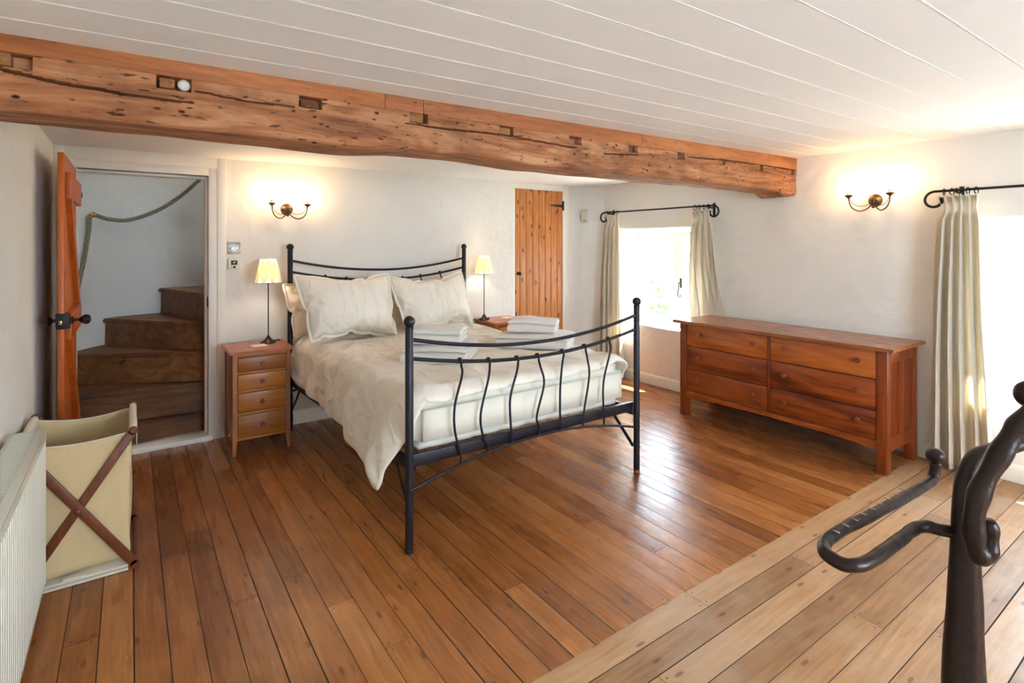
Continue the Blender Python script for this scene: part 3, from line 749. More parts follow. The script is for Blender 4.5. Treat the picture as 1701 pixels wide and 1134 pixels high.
bm = bm_new()
for a in (.76, 1.57, 2.38): bx(bm, a, a + .06, YN - .11, YN - .05, .9, 2.0, .004)
for a in (.818, 1.628):
    bx(bm, a, a + .754, YN - .109, YN - .051, .9, .96, .004); bx(bm, a, a + .754, YN - .109, YN - .051, 1.94, 2.0, .004)
obj('outer_frame', bm, M_WINFRAME, w3)

# ---- outside
bm = bm_new(); bx(bm, 4.85, 30, -20, 30, -.6, -.4); tag(obj('ground', bm, M_GRAVEL, keep=True), 'pale gravel outside the windows', 'ground', kind='structure')
bm = bm_new()
bx(bm, 10.2, 10.6, -3, 16, -.45, 1.20, .02); bx(bm, 10.16, 10.64, -3, 16, 1.20, 1.30, .02)
tag(obj('garden_wall', bm, M_STONE, keep=True), 'pale stone garden wall outside the windows', 'wall', kind='structure')
def bush(name, c, s, n, label):
    bm = bm_new(); r = random.Random(n)
    for k in range(n):
        while True:
            p = Vector((r.uniform(-1, 1), r.uniform(-1, 1), r.uniform(-1, 1)))
            if .35 < p.length < 1: break
        p = Vector((p.x * s[0], p.y * s[1], p.z * s[2])) + Vector(c)
        d = Vector((r.gauss(0, 1), r.gauss(0, 1), r.gauss(0, 1))).normalized(); e = d.orthogonal().normalized(); l = r.uniform(.04, .08)
        bm.faces.new([bm.verts.new(p + q) for q in (-d * l, e * l * .45, d * l, -e * l * .45)])
    t = thing(name, label, 'shrub', (c[0], c[1], c[2] - s[2]))
    obj('foliage', bm, M_LEAF, t)
    bm = bm_new(); tube(bm, [(c[0], c[1], -.42), (c[0], c[1], c[2])], [.03, .012], 7); obj('stem', bm, M_STAIR, t)
bush('garden_shrub', (6.85, 5.75, .55), (.3, .34, .42), 900, 'small green shrub outside the far window')
bush('garden_shrub', (11.6, 2.4, 1.9), (.7, 1.5, .7), 2200, 'green shrub above the stone wall outside the near window')

# ================================================================ curtains and rods
def rod(name, ya, yb, z, x, label, brackets, ends=(1, 1)):
    t = thing(name, label, 'curtain rod', (x, (ya + yb) / 2, z))
    bm = bm_new(); tube(bm, [(x, ya, z), (x, yb, z)], .0085, 10); obj('pole', bm, M_ROD, t)
    for y, s, on in ((yb, 1, ends[1]), (ya, -1, ends[0])):
        if not on: continue
        r0 = .058; pts = [(x, y - s * .03, z), (x, y, z)]
        for k in range(1, 26):
            a = k / 25 * 1.62 * pi; r = r0 * (1 - .42 * k / 25)
            pts.append((x, y + s * r * sin(a) * 1.05, z - r0 + r * cos(a)))
        bm = bm_new(); tube(bm, pts, [.0085] * 10 + [.0085 + .0015 * k / 17 for k in range(17)], 10); obj('scroll_finial', bm, M_ROD, t)
    for y in brackets:
        bm = bm_new(); bx(bm, XR - .006, XR + .004, y - .013, y + .013, z - .10, z + .03, .002); tube(bm, [(XR, y, z - .02), (x, y, z - .012)], .007, 8); ball(bm, (x, y, z), .014, 10); obj('bracket', bm, M_ROD, t)
    return t
rod('curtain_rod', 2.965, 4.355, 1.808, 4.335, 'black wrought iron curtain rod with scroll ends over the far window', (3.02, 4.30))
rod('curtain_rod', -.24, 1.305, 1.800, 4.325, 'black wrought iron curtain rod with scroll end over the near window', (-.12, 1.19), (1, 1))

def curtain(name, top, bot, ztop, zbot, x, n, seed, label, zrod, mx=None, amp=(.028, .056), sway=0.0, behind=False):
    """pinch pleated curtain; top / bot = (y0, y1)"""
    t = thing(name, label, 'curtain', (x, (bot[0] + bot[1]) / 2, zbot), 'cream silk curtains')
    r = random.Random(seed); bm = bm_new(); NS, NT_ = n * 16, 44
    ph = [r.uniform(-.9, .9) for _ in range(n + 2)]; am = [r.uniform(.65, 1.25) for _ in range(n + 2)]; drift = [r.uniform(-.35, .35) for _ in range(n + 2)]
    V = []
    for j in range(NT_ + 1):
        tt = j / NT_; tv = tt ** 1.25; row = []; z = ztop + (zbot - ztop) * tv
        pin = math.exp(-((z - (ztop - .085)) / .045) ** 2)                # pinched below the header
        for i in range(NS + 1):
            s = i / NS; k = s * n; a = int(min(k, n - 1e-6)); f = k - a
            def lerp(l): return l[a] * (1 - f) + l[a + 1] * f
            w = min(1, tt * 2.2)
            pha = 2 * pi * k + w * (lerp(ph) * .9 + lerp(drift) * 2 * sin(tt * 3))
            A = (amp[0] + (amp[1] - amp[0]) * min(1, tt * 1.5)) * lerp(am)
            A *= 1 - .75 * pin
            pha += 1.1 * w * fbm(s * n * 1.3, tt * 1.5, seed + .3)
            wave = sin(pha + .45 * sin(pha)) * (1 + .5 * w * fbm(s * n * .9, tt * 1.2, seed + 5.0)) + .04 * sin(2 * pha + .7) * w
            b = bot[0] + (bot[1] - bot[0]) * s; u = top[0] + (top[1] - top[0]) * s
            e = (tv ** .8); y = u + (b - u) * e + A * .55 * cos(pha) * .8
            yc = (top[0] + top[1]) / 2
            y = yc + (y - yc) * (1 - .17 * pin) + sway * sin(tt * pi)
            xx = x - A * wave + .006 * fbm(s * 9, z * 6, seed) * w - .012 * w
            if behind: xx = max(xx, 4.30 + (4.392 - 4.30) * min(1, max(0, (1.25 - z) / .42))) + (.012 * (xx - x) if z < .9 else 0); xx = min(xx, 4.424)
            row.append(bm.verts.new((xx, y, z + (.006 * sin(pha) if j == 0 else 0))))
        V.append(row)
    for j in range(NT_):
        for i in range(NS): bm.faces.new((V[j][i], V[j][i + 1], V[j + 1][i + 1], V[j + 1][i]))
    o = obj('drape', bm, M_CURTAIN, t, sharp=180)
    m = o.modifiers.new('cloth', 'SOLIDIFY'); m.thickness = .0035
    for k in range(n):
        y = top[0] + (top[1] - top[0]) * (k + .5) / n; ang = r.uniform(-.5, .5)
        bm = bm_new(); R = .021; c = Vector((4.335 if x > 4.33 else 4.325, y, zrod - .008))
        tube(bm, [c + Vector((R * cos(q), R * sin(ang) * cos(q) * .6, R * sin(q))) for q in [2 * pi * h / 18 for h in range(18)]], .0032, 7, True)
        obj('curtain_ring', bm, M_ROD, t)
        bm = bm_new(); tube(bm, [(c.x, y, zrod - .028), (c.x - .004, y, zrod - .05), (x - .01, y, ztop - .02)], .0016, 6); obj('hook', bm, M_STEEL, t)
curtain('curtain', (4.125, 4.345), (4.05, 4.39), 1.775, .02, 4.345, 4, 3, 'cream silk curtain left of the far window, behind the bed foot', 1.808)
curtain('curtain', (2.995, 3.185), (2.78, 3.25), 1.768, .02, 4.340, 4, 5, 'cream silk curtain right of the far window, falling behind the long dresser', 1.808, behind=True)
curtain('curtain', (1.07, 1.275), (.985, 1.325), 1.768, .02, 4.318, 5, 8, 'cream silk curtain of the near window, right of the long dresser', 1.80)

# ================================================================ wall fittings
def sconce(name, loc, rotz, label):
    t = thing(name, label, 'wall light', loc, 'twin candle wall lights', rotz=rotz)
    def O(n, bm, m, par=None): return obj(n, bm, m, par or t, local=True)
    bm = bm_new(); lathe(bm, [(.046, .0), (.047, .004), (.043, .010), (.028, .016), (.020, .024), (.018, .034), (.022, .040), (.018, .048), (0, .052)], (0, 0, 0), 28, (0, -1, 0)); O('backplate', bm, M_BRONZE)
    bm = bm_new(); lathe(bm, [(.015, .03), (.017, .015), (.012, 0), (.009, -.012), (.012, -.02), (.006, -.028), (0, -.03)], (0, -.042, -.028), 16); O('drop_boss', bm, M_BRONZEDK)
    for s in (-1, 1):
        e = Vector((s * .133, -.115, .026)); c0 = Vector((s * .008, -.042, -.022))
        bm = bm_new(); tube(bm, cat([c0, (s * .030, -.055, -.058), (s * .068, -.085, -.077), (s * .108, -.105, -.058), (s * .128, -.112, -.018), e], 7), .0042, 9)
        tube(bm, cat([(s * .012, -.046, -.018), (s * .040, -.058, -.036), (s * .075, -.085, -.040), (s * .110, -.105, -.020), e], 7), .0022, 7); arm = O('arm', bm, M_BRONZEDK)
        bm = bm_new(); lathe(bm, [(.005, -.012), (.009, -.004), (.018, .001), (.027, .012), (.0285, .015), (.026, .015), (.012, .006), (0, .006)], e, 22); O('drip_cup', bm, M_BRONZE)
        bm = bm_new(); lathe(bm, [(.0125, .006), (.0125, .042), (.0105, .044), (0, .044)], e, 18); O('candle_sleeve', bm, M_CANDLE)
        bm = bm_new(); lathe(bm, [(.0095, .043), (.012, .050), (.0175, .064), (.0185, .076), (.016, .092), (.010, .110), (.004, .122), (0, .125)], e, 16); O('candle_bulb', bm, M_BULB)
    return t
sconce('wall_sconce', (1.026, YB, 1.733), 0, 'bronze twin candle wall light above the left bedside lamp')
sconce('wall_sconce', (XR, 1.69, 1.772), radians(-90), 'bronze twin candle wall light above the long dresser')

sw = thing('dimmer_switch', 'steel double dimmer switch plate beside the stair doorway', 'light switch', (.644, YB, 1.38))
bm = bm_new(); bx(bm, .600, .690, YB - .006, YB + .002, 1.380, 1.468, .003); obj('plate', bm, M_STEEL, sw)
for x in (.630, .662):
    bm = bm_new(); lathe(bm, [(.011, 0), (.0105, .014), (.008, .016), (0, .016)], (x, YB - .006, 1.424), 18, (0, -1, 0)); obj('dimmer_knob', bm, M_STEEL, sw)
for x in (.609, .682):
    bm = bm_new(); lathe(bm, [(.0035, 0), (.0025, .0015), (0, .0018)], (x, YB - .006, 1.424), 10, (0, -1, 0)); obj('screw', bm, M_BRONZEDK, sw)
th = thing('thermostat', 'white room thermostat with green screen under the dimmer switch', 'thermostat', (.642, YB, 1.262))
bm = bm_new(); bx(bm, .602, .682, YB - .026, YB + .002, 1.264, 1.346, .005, 3); obj('body', bm, M_PLASTIC, th)
bm = bm_new(); bx(bm, .622, .666, YB - .0275, YB - .024, 1.297, 1.331, .001); s = obj('screen', bm, M_LCD, th); s['label'] = 'green display'
bm = bm_new(); lathe(bm, [(.0095, 0), (.009, .006), (0, .007)], (.645, YB - .026, 1.281), 16, (0, -1, 0)); obj('dial', bm, M_BLACK, th)
bm = bm_new(); lathe(bm, [(.003, 0), (.003, .002), (0, .0022)], (.625, YB - .026, 1.281), 10, (0, -1, 0)); obj('button', bm, M_BRONZEDK, th)

# alarm sensor on the cut-off corner
al = thing('alarm_sensor', 'cream motion sensor high on the corner between pine door and far window', 'motion sensor', (4.285, 4.625, 1.705), rotz=radians(-43))
bm = bm_new(); pr = [(.022, 0), (-.012, .0), (-.034, .022), (-.046, .07), (-.042, .13), (-.024, .15), (.022, .15)]
prism(bm, pr, 'x', -.036, .036); bmesh.ops.bevel(bm, geom=bm.edges[:], offset=.006, segments=2, affect='EDGES'); obj('housing', bm, M_SENSOR, al, local=True)
bm = bm_new(); bx(bm, -.009, .009, -.034, -.024, .018, .026, .002); obj('lens', bm, M_BLACK, al, local=True)

so = thing('wall_socket', 'white electric socket on the wall below the far window', 'socket', (XR, 3.985, .445))
bm = bm_new(); bx(bm, XR - .012, XR + .003, 3.945, 4.03, .447, .533, .004); obj('plate', bm, M_PLASTIC, so)
bm = bm_new()
for y, z, w_ in ((3.987, .508, .004), (3.975, .483, .006), (4.0, .483, .006)): bx(bm, XR - .0135, XR - .011, y - w_, y + w_, z - .004, z + .004)
obj('pin_holes', bm, M_BLACK, so)

# ================================================================ radiator
ra = thing('radiator', 'long white panel radiator with grille top on the left wall', 'radiator', (-.34, 2.1, .06))
RY0, RY1, RX0, RX1, RZ0, RZ1 = 1.05, 2.90, -.395, -.283, .06, .700
bm = bm_new(); V0 = None; n = int((RY1 - RY0 - .02) / .0333); pts = []
y = RY0 + .01
while y < RY1 - .012:
    pts += [(y, 0), (y + .009, 0), (y + .012, .004), (y + .0215, .004), (y + .0245, 0)]; y += .0333
pts.append((RY1 - .01, 0))
zs = [(RZ0 + .012, -.006), (RZ0 + .03, 0), (RZ1 - .055, 0), (RZ1 - .045, -.004)]
rows = [[bm.verts.new((RX1 + dx - (d if 0 < k < 3 else 0) * 1, yy, z)) for yy, d in pts] for k, (z, dx) in enumerate(zs)]
for A, B in zip(rows, rows[1:]):
    for k in range(len(pts) - 1): bm.faces.new((A[k], A[k + 1], B[k + 1], B[k]))
bx(bm, RX1 - .012, RX1 - .002, RY0, RY1, RZ0, RZ1 - .03, .003)
obj('front_panel', bm, M_ENAMEL, ra, sharp=25)
bm = bm_new(); bx(bm, RX0 + .012, RX0 + .022, RY0, RY1, RZ0, RZ1 - .03, .003); bx(bm, RX0 + .03, RX1 - .02, RY0 + .02, RY1 - .02, RZ0 + .03, RZ1 - .06, .01); obj('rear_panel', bm, M_ENAMEL, ra)
for yy in (RY0, RY1 - .006):
    bm = bm_new(); bx(bm, RX0 + .008, RX1 + .001, yy, yy + .006, RZ0 + .01, RZ1 - .002, .002); obj('side_cover', bm, M_ENAMEL, ra)
bm = bm_new(); bx(bm, RX0 + .006, RX0 + .016, RY0, RY1, RZ1 - .03, RZ1, .002); bx(bm, RX1 - .026, RX1 + .002, RY0, RY1, RZ1 - .012, RZ1, .003); bx(bm, RX1 - .008, RX1 + .002, RY0, RY1, RZ1 - .045, RZ1 - .002, .003)
y = RY0 + .008
while y < RY1: bx(bm, RX0 + .014, RX1 - .024, y, y + .0075, RZ1 - .010, RZ1 - .003); y += .0135
obj('top_grille', bm, M_ENAMEL, ra)
for yy in (RY0 + .25, RY1 - .25):
    bm = bm_new(); bx(bm, XL + .001, RX0 + .016, yy, yy + .03, .2, .6, .002); obj('wall_bracket', bm, M_ENAMEL, ra)

# ================================================================ laundry hamper
hp = thing('laundry_hamper', 'natural canvas laundry hamper on crossed wooden legs behind the radiator', 'laundry hamper', (-.18, 3.2, 0))
HX0, HX1, HYF, HYB, HZ = -.375, .012, 2.955, 3.455, .605
def leg(a, b, y, name='leg'):
    bm = bm_new(); bar(bm, (a[0], y, a[1]), (b[0], y, b[1]), .036, .014, (0, 1, 0), .004)
    # rounded ends
    for p, q in ((a, b), (b, a)):
        lathe(bm, [(.018, -.007), (.018, .007)], (p[0], y, p[1]), 18, (0, 1, 0))
    obj(name, bm, M_HAMPERWOOD, hp)
leg((HX1 + .005, .022), (HX0, HZ + .01), HYF)
leg((HX0, .022), (HX1 - .002, HZ + .01), HYF + .016)
leg((HX1 + .005, .022), (HX0, HZ + .01), HYB)
leg((HX0, .022), (HX1 - .002, HZ + .01), HYB - .016)
for x in (HX0, HX1 - .002):
    bm = bm_new(); tube(bm, [(x, HYF - .004, HZ + .012), (x, HYB + .014, HZ + .012)], .0115, 12); ball(bm, (x, HYB + .016, HZ + .012), .0155, 12, (1, .6, 1)); obj('top_rail', bm, M_HAMPERWOOD, hp)
    bm = bm_new(); xx = x + (.007 if x > -.2 else 0); tube(bm, [(xx, HYF, .022), (xx, HYB, .022)], .008, 10); obj('foot_rail', bm, M_HAMPERWOOD, hp)
bm = bm_new(); tube(bm, [((HX0 + HX1) / 2, HYF - .009, .3135), ((HX0 + HX1) / 2, HYF - .005, .3135)], .004, 10); s = obj('pivot_bolt', bm, M_STEEL, hp)
bm = bm_new(); NZ, NU = 22, 72
def ringpt(u, z):
    """rounded rectangle bag outline, sagging between the rails"""
    q = (z - .045) / (HZ - .045); ex = .012 * (1 - q); x0, x1 = HX0 + .010 + ex, HX1 - .012 - ex * .5; y0, y1 = HYF + .032, HYB - .030
    per = [(x0, y0), (x1, y0), (x1, y1), (x0, y1)]
    k = u * 4; a = int(k) % 4; f = k - int(k); p = per[a]; r = per[(a + 1) % 4]
    x = p[0] + (r[0] - p[0]) * f; y = p[1] + (r[1] - p[1]) * f; b = sin(pi * f)
    nrm = [(0, -1), (1, 0), (0, 1), (-1, 0)][a]
    out = .010 * b * sin(pi * min(1, q * 1.1)) + .009 * fbm(x * 9, y * 9, z * 7) * (1 - q * .7)
    if a in (0, 2): out -= .012 * b * q ** 3
    return Vector((x + nrm[0] * out, y + nrm[1] * out, z))
V = []
for j in range(NZ + 1):
    row = []
    for i in range(NU):
        u = i / NU; k = u * 4; a = int(k) % 4; f = k - int(k)
        top = HZ + .012 - (.020 * sin(pi * f) if a in (0, 2) else -.0) - (.010 if a in (0, 2) else 0)
        bot = .038 + .045 * abs(2 * f - 1) ** 2 * 0 + (.02 * sin(pi * f) if a in (1, 3) else .012 * f)
        z = bot + (top - bot) * j / NZ; row.append(bm.verts.new(ringpt(u, z)))
    V.append(row)
for j in range(NZ):
    for i in range(NU): bm.faces.new((V[j][i], V[j][(i + 1) % NU], V[j + 1][(i + 1) % NU], V[j + 1][i]))
bm.faces.new(V[0][::-1])
o = obj('canvas_bag', bm, M_CANVAS, hp, sharp=180); m = o.modifiers.new('cloth', 'SOLIDIFY'); m.thickness = .004; m.offset = -1
for x in (HX0, HX1 - .002):     # canvas sleeves rolled over the rails
    bm = bm_new(); s = 1 if x > -.2 else -1; A = []
    for k in range(9):
        a = pi * k / 8; A.append((x + s * .015 * cos(a), HZ + .012 + .015 * sin(a)))
    A = [(x + s * .015, HZ - .06)] + A + [(x - s * .015, HZ - .06)]
    rows = [[bm.verts.new((px + .002 * fbm(yy * 14, pz * 20), yy, pz)) for px, pz in A] for yy in lsp(HYF + .03, HYB - .03, 14)]
    for P_, Q_ in zip(rows, rows[1:]):
        for k in range(len(A) - 1): bm.faces.new((P_[k], P_[k + 1], Q_[k + 1], Q_[k]))
    o = obj('rail_sleeve', bm, M_CANVASW, hp, sharp=180); m = o.modifiers.new('cloth', 'SOLIDIFY'); m.thickness = .003
for (pa, pb) in (((HX0, HYF + .031), (HX1, HYF + .031)), ((HX0, HYB - .031), (HX1, HYB - .031))):
    bm = bm_new(); pts = []
    for k in range(17):
        f = k / 16; pts.append((pa[0] + .012 + (pb[0] - pa[0] - .024) * f, pa[1] + (.012 * sin(pi * f) if pa[1] < 3.2 else -.012 * sin(pi * f)), HZ + .001 - .020 * sin(pi * f)))
    tube(bm, pts, .0042, 8); obj('hem', bm, M_CANVASW, hp)
bm = bm_new(); bx(bm, HX0 + .02, HX1 - .02, HYF - .004, HYB - .04, .003, .012, .002); bx(bm, HX0 + .02, HX1 - .02, HYF + .004, HYB - .05, .017, .026, .002)
obj('base_board', bm, M_CANVASW, hp)
bm = bm_new(); bx(bm, -.235, -.16, HYF - .002, HYF + .03, .0255, .036, .002); obj('fastening_tab', bm, M_CANVASW, hp)

# cloth shapes as plain offsets in millimetres
DUVET_STEPS = [
    [-752,-9,-7,-5,-5,-5,-2,0,8,10,11,12,6,16,-9,21,-6,28,0,23,24,27,28,28,29,28,29,29,28,29,28,29,29,29,28,29,29,29,28,29,29,29,28,29,29,28,29,29,28,29,29,29,28,29,29,29,29,28,29,29,29,28,29,29,29,27,29,26,29,22,19,-9,-6,21,-22,12,17,-8,
     17,-11,24,-14,15,-13,18,-1568,-8,-7,-5,-5,-3,-2,0,1,4,8,12,14,-3,16,-3,21,7,26,16,29,24,27,28,29,29,28,29,29,28,29,29,29,28,29,28,29,29,29,28,29,29,28,29,29,28,29,28,29,29,28,29,29,28,29,29,29,28,29,29,29,28,29,29,29,29,29,28,24,22,
     6,22,6,-23,13,-21,6,29,-12,23,-15,19,-14,19,-11,-1555,-8,-7,-5,-4,-3,-2,0,1,1,3,5,9,13,-9,19,5,27,15,30,28,27,28,29,28,29,28,29,28,29,29,28,29,29,28,29,28,29,28,29,29,28,29,28,29,29,28,29,28,29,28,29,29,28,29,28,29,29,28,29,28,29,29,
     28,29,29,29,29,15,21,21,-5,24,0,-26,1,26,-10,22,-13,21,-18,22,-10,26,-1580,-8,-6,-5,-3,-3,-2,2,4,1,0,0,2,4,13,0,18,19,26,29,29,28,29,28,29,28,29,28,29,29,28,29,28,29,28,29,28,29,28,29,28,29,28,29,28,29,28,29,28,29,28,29,28,29,28,29,
     28,29,28,29,28,29,28,28,29,28,29,28,12,27,11,16,-10,22,-19,19,-13,23,-12,21,-16,24,-12,26,-5,-1575,-8,-5,-5,-3,-2,-1,2,6,4,3,2,2,6,-4,6,22,17,25,28,29,28,29,28,29,28,29,28,29,28,28,29,28,29,28,29,28,29,28,28,29,28,29,28,28,29,28,29,
     28,29,28,29,28,28,29,28,29,28,28,29,28,28,29,28,28,28,28,26,29,4,29,2,14,-12,19,-18,20,-12,22,-18,7,32,5,-24,18,-1575,-7,-5,-4,-3,-2,-1,2,5,5,3,3,3,3,-3,8,21,18,25,28,29,28,29,28,28,29,28,29,28,28,29,28,28,29,28,28,29,28,28,29,28,28,
     29,28,29,28,28,29,28,29,28,28,29,28,28,29,28,28,29,28,28,28,28,28,29,27,28,29,20,27,3,26,15,3,-22,14,-15,19,-21,4,29,-10,18,-23,6,-1554,-6,-5,-4,-3,-1,-1,2,5,3,3,3,3,1,1,10,21,18,25,29,28,28,29,28,28,28,29,28,28,29,28,28,28,29,28,28,
     28,29,28,28,28,29,28,28,29,28,28,29,28,28,29,28,28,29,28,28,28,29,28,28,28,28,28,28,29,27,27,27,17,26,26,-6,13,25,0,-20,13,-24,-4,29,-9,19,-16,18,-21,-1544,-6,-5,-3,-3,-1,-1,3,3,3,3,3,3,3,0,11,20,19,26,29,28,28,28,29,28,28,28,28,29,
     28,28,28,28,29,28,28,28,28,28,29,28,28,28,29,28,28,28,29,28,28,28,29,28,28,28,28,29,28,28,28,28,28,28,28,28,28,27,27,29,5,28,2,23,-6,25,1,-21,10,-21,8,23,-16,20,-19,10,-1560,-5,-5,-3,-2,-1,-1,2,3,3,3,3,4,3,2,10,24,16,26,29,28,28,28,
     28,29,28,28,28,28,28,28,28,28,28,28,28,28,29,28,28,28,28,28,29,28,28,28,29,28,28,28,28,28,29,28,28,28,28,28,28,28,28,28,28,28,27,29,26,20,27,6,28,-10,24,-7,26,-3,-27,22,6,-17,14,-14,18,-23,-1549,-5,-4,-3,-2,-1,-1,3,4,4,3,4,3,2,-1,16,
     17,20,26,29,28,28,28,28,28,28,28,28,28,28,29,28,28,27,28,28,28,28,28,28,28,28,29,28,28,28,28,28,29,28,28,28,28,28,28,28,28,28,28,28,28,28,27,28,28,27,27,29,27,10,28,0,23,-11,23,7,-18,16,-14,28,1,-18,18,-17,6,-1568,-5,-4,-3,-2,0,0,3,
     4,4,3,3,3,3,-1,13,21,20,27,28,28,28,28,28,28,28,28,28,28,28,28,28,28,28,27,27,28,28,28,28,28,28,29,28,28,28,28,28,28,28,28,28,29,28,28,28,28,28,28,28,28,27,27,27,28,28,28,28,18,26,11,26,-11,25,-19,6,27,-18,17,-13,24,8,-15,18,-25,-1564,
     -5,-4,-2,-2,0,0,3,4,4,3,3,3,3,0,14,21,19,28,28,28,27,29,27,28,28,28,28,28,28,28,28,28,27,28,26,28,28,28,28,29,27,29,28,28,29,27,28,28,28,28,28,29,27,28,29,28,28,28,28,26,27,29,28,28,28,28,21,19,28,21,21,-14,19,-17,24,14,5,-23,-8,12,
     24,16,2,-12,-1586,-4,-3,-2,-2,0,0,4,4,4,3,3,3,2,1,14,22,19,28,28,27,28,28,28,28,28,27,28,28,28,28,28,27,28,27,27,28,29,27,28,28,28,28,28,28,28,28,28,28,28,28,29,28,28,28,27,27,28,28,28,28,28,28,29,27,29,27,24,27,6,27,9,18,-15,21,-15,
     8,25,4,-9,-17,14,24,-14,6,-1578,-4,-3,-2,-1,0,0,4,4,4,4,3,2,3,0,15,23,19,28,27,28,28,28,27,28,28,28,28,28,27,28,27,28,28,27,28,28,27,28,28,28,28,28,28,28,28,28,28,28,27,28,28,28,28,28,27,28,28,28,28,28,28,28,28,28,28,26,29,14,28,4,
     28,-4,18,-12,20,-22,10,23,-18,20,-16,7,29,-23,-1569,-4,-2,-2,-1,-1,2,4,4,3,4,2,3,3,1,16,21,20,28,28,28,27,28,28,27,28,28,28,27,28,28,28,27,28,27,28,28,28,27,28,28,28,28,27,28,28,28,28,28,27,28,28,28,27,28,28,28,28,28,27,28,28,28,27,
     28,28,27,28,29,4,29,2,26,-10,21,-18,-3,24,-15,16,-8,21,-14,30,-2,-1594,-3,-3,-1,-1,-1,2,4,4,4,3,3,2,1,3,18,19,22,28,27,28,28,27,28,28,27,28,28,28,27,28,27,28,28,27,28,28,27,28,28,28,27,28,28,28,27,28,28,28,27,28,28,27,28,28,28,27,28,
     27,28,28,28,27,28,27,28,27,28,27,19,7,29,-6,27,8,-20,16,-16,16,-14,18,-7,22,-5,28,-1610,-3,-2,-2,0,-1,2,4,4,4,3,2,2,2,4,20,16,23,28,28,27,28,28,27,28,28,27,28,27,28,28,27,28,28,27,28,27,28,28,27,28,28,27,28,28,28,27,28,27,28,28,27,
     28,28,27,28,28,27,28,27,28,27,28,28,26,28,27,28,22,28,19,2,23,-11,24,6,-17,19,-19,15,-11,18,-8,26,-1,-1595,-3,-2,-1,0,-1,2,5,4,3,3,2,2,2,5,17,20,23,28,27,28,27,28,27,28,28,27,28,27,28,28,27,28,27,28,27,28,28,27,28,28,27,28,27,28,27,
     28,28,27,28,28,27,28,27,28,27,28,28,26,28,27,28,28,27,28,27,28,26,27,12,26,24,-13,18,-8,24,-10,22,1,-20,15,-11,21,-3,24,-1607,-3,-2,-1,-1,0,2,5,4,3,3,2,2,2,5,21,16,24,28,27,28,27,28,28,27,28,27,28,27,28,27,28,27,28,28,27,28,27,28,27,
     28,27,28,27,28,27,28,28,27,28,27,28,27,28,27,28,27,28,27,26,28,28,27,28,28,28,26,27,26,21,9,29,-6,-2,20,-8,23,-9,21,2,-20,18,-5,23,-6,-1594,-2,-2,-1,-1,0,3,4,4,3,2,3,2,2,6,19,19,23,28,28,27,28,27,28,27,28,27,28,27,28,27,28,27,28,27,
     28,27,28,27,27,28,27,28,27,28,27,28,27,28,27,28,27,28,27,28,27,28,27,27,27,28,27,28,27,28,28,25,28,21,27,20,4,25,-19,1,22,-9,21,-8,21,2,-16,23,-8,21,-1606,-2,-1,-1,-1,0,3,4,4,3,2,3,2,1,7,22,17,24,27,28,27,28,27,28,27,28,27,27,28,27,
     28,27,28,27,28,27,27,28,27,28,27,27,28,27,28,27,27,28,27,28,27,28,27,28,27,28,27,27,27,27,28,27,28,27,27,28,27,27,28,11,20,27,-3,16,-20,2,25,-7,18,-17,3,22,-7,22,-7,-1590,-2,-1,-1,-1,0,3,4,4,3,2,3,2,2,7,21,18,24,28,27,27,28,27,28,27,
     27,28,27,28,27,27,28,27,28,27,27,28,27,27,28,27,27,28,27,27,28,27,28,27,27,28,27,28,27,27,28,27,27,28,27,27,27,27,28,27,27,26,27,27,12,24,14,23,-12,14,-19,5,25,-8,14,-20,9,27,-8,21,-1603,-1,-2,0,-1,0,3,4,4,3,2,3,2,2,8,22,16,25,28,27,
     27,28,27,27,28,27,27,28,27,28,27,27,27,28,27,27,28,27,27,28,27,27,27,28,27,28,27,27,27,28,27,27,28,27,27,28,27,27,28,27,27,27,27,27,28,27,27,27,23,28,7,27,0,14,-11,14,-21,13,23,-18,-2,27,-6,23,-9,-1587,-2,-1,0,-1,0,4,4,3,3,3,2,2,2,
     9,21,17,25,28,27,27,28,27,27,27,28,27,27,28,27,27,27,28,27,27,27,28,27,27,27,28,27,27,28,27,27,27,28,27,27,27,28,27,27,28,27,27,27,28,27,27,27,27,27,27,27,28,26,27,23,21,6,20,-9,19,-18,-5,27,-15,-6,25,-4,23,-5,21,-1604,-1,-1,0,-1,1,
     3,4,3,3,3,2,2,2,10,18,20,26,27,27,27,27,27,28,27,27,28,27,27,27,27,28,27,27,27,27,28,27,27,27,27,28,27,27,27,28,27,27,27,27,28,27,27,27,28,27,27,27,27,28,27,27,26,27,27,28,27,24,26,17,18,27,1,19,-9,16,-17,6,17,-24,5,26,-5,22,-3,-1592,
     -1,-1,0,-1,1,3,4,4,3,3,2,2,1,10,22,17,25,28,27,27,27,27,27,28,27,27,27,27,27,28,27,27,27,27,27,28,27,27,27,27,27,28,27,27,27,27,27,28,27,27,27,27,27,28,27,27,27,27,27,27,27,27,25,28,27,28,26,24,27,20,7,25,-7,18,-14,22,7,-19,12,-17,
     6,25,-5,21,-1602,-1,-1,0,-1,1,4,3,4,2,2,2,2,3,11,22,17,26,26,27,28,27,27,27,27,27,27,28,27,27,27,27,27,27,27,27,27,28,27,27,27,27,27,27,27,27,27,28,27,27,27,27,27,27,27,28,27,27,27,27,27,27,26,26,28,27,27,27,26,24,17,26,-1,20,-11,15,
     -11,25,-3,-17,18,-16,7,24,-2,-1591,0,-1,0,-1,1,4,4,3,3,2,2,3,1,12,23,16,25,27,27,27,27,27,27,27,28,27,27,27,27,27,27,27,27,27,27,27,27,27,27,27,27,27,27,28,27,27,27,27,27,27,27,27,27,27,27,27,27,27,27,27,27,27,27,26,27,27,27,27,19,
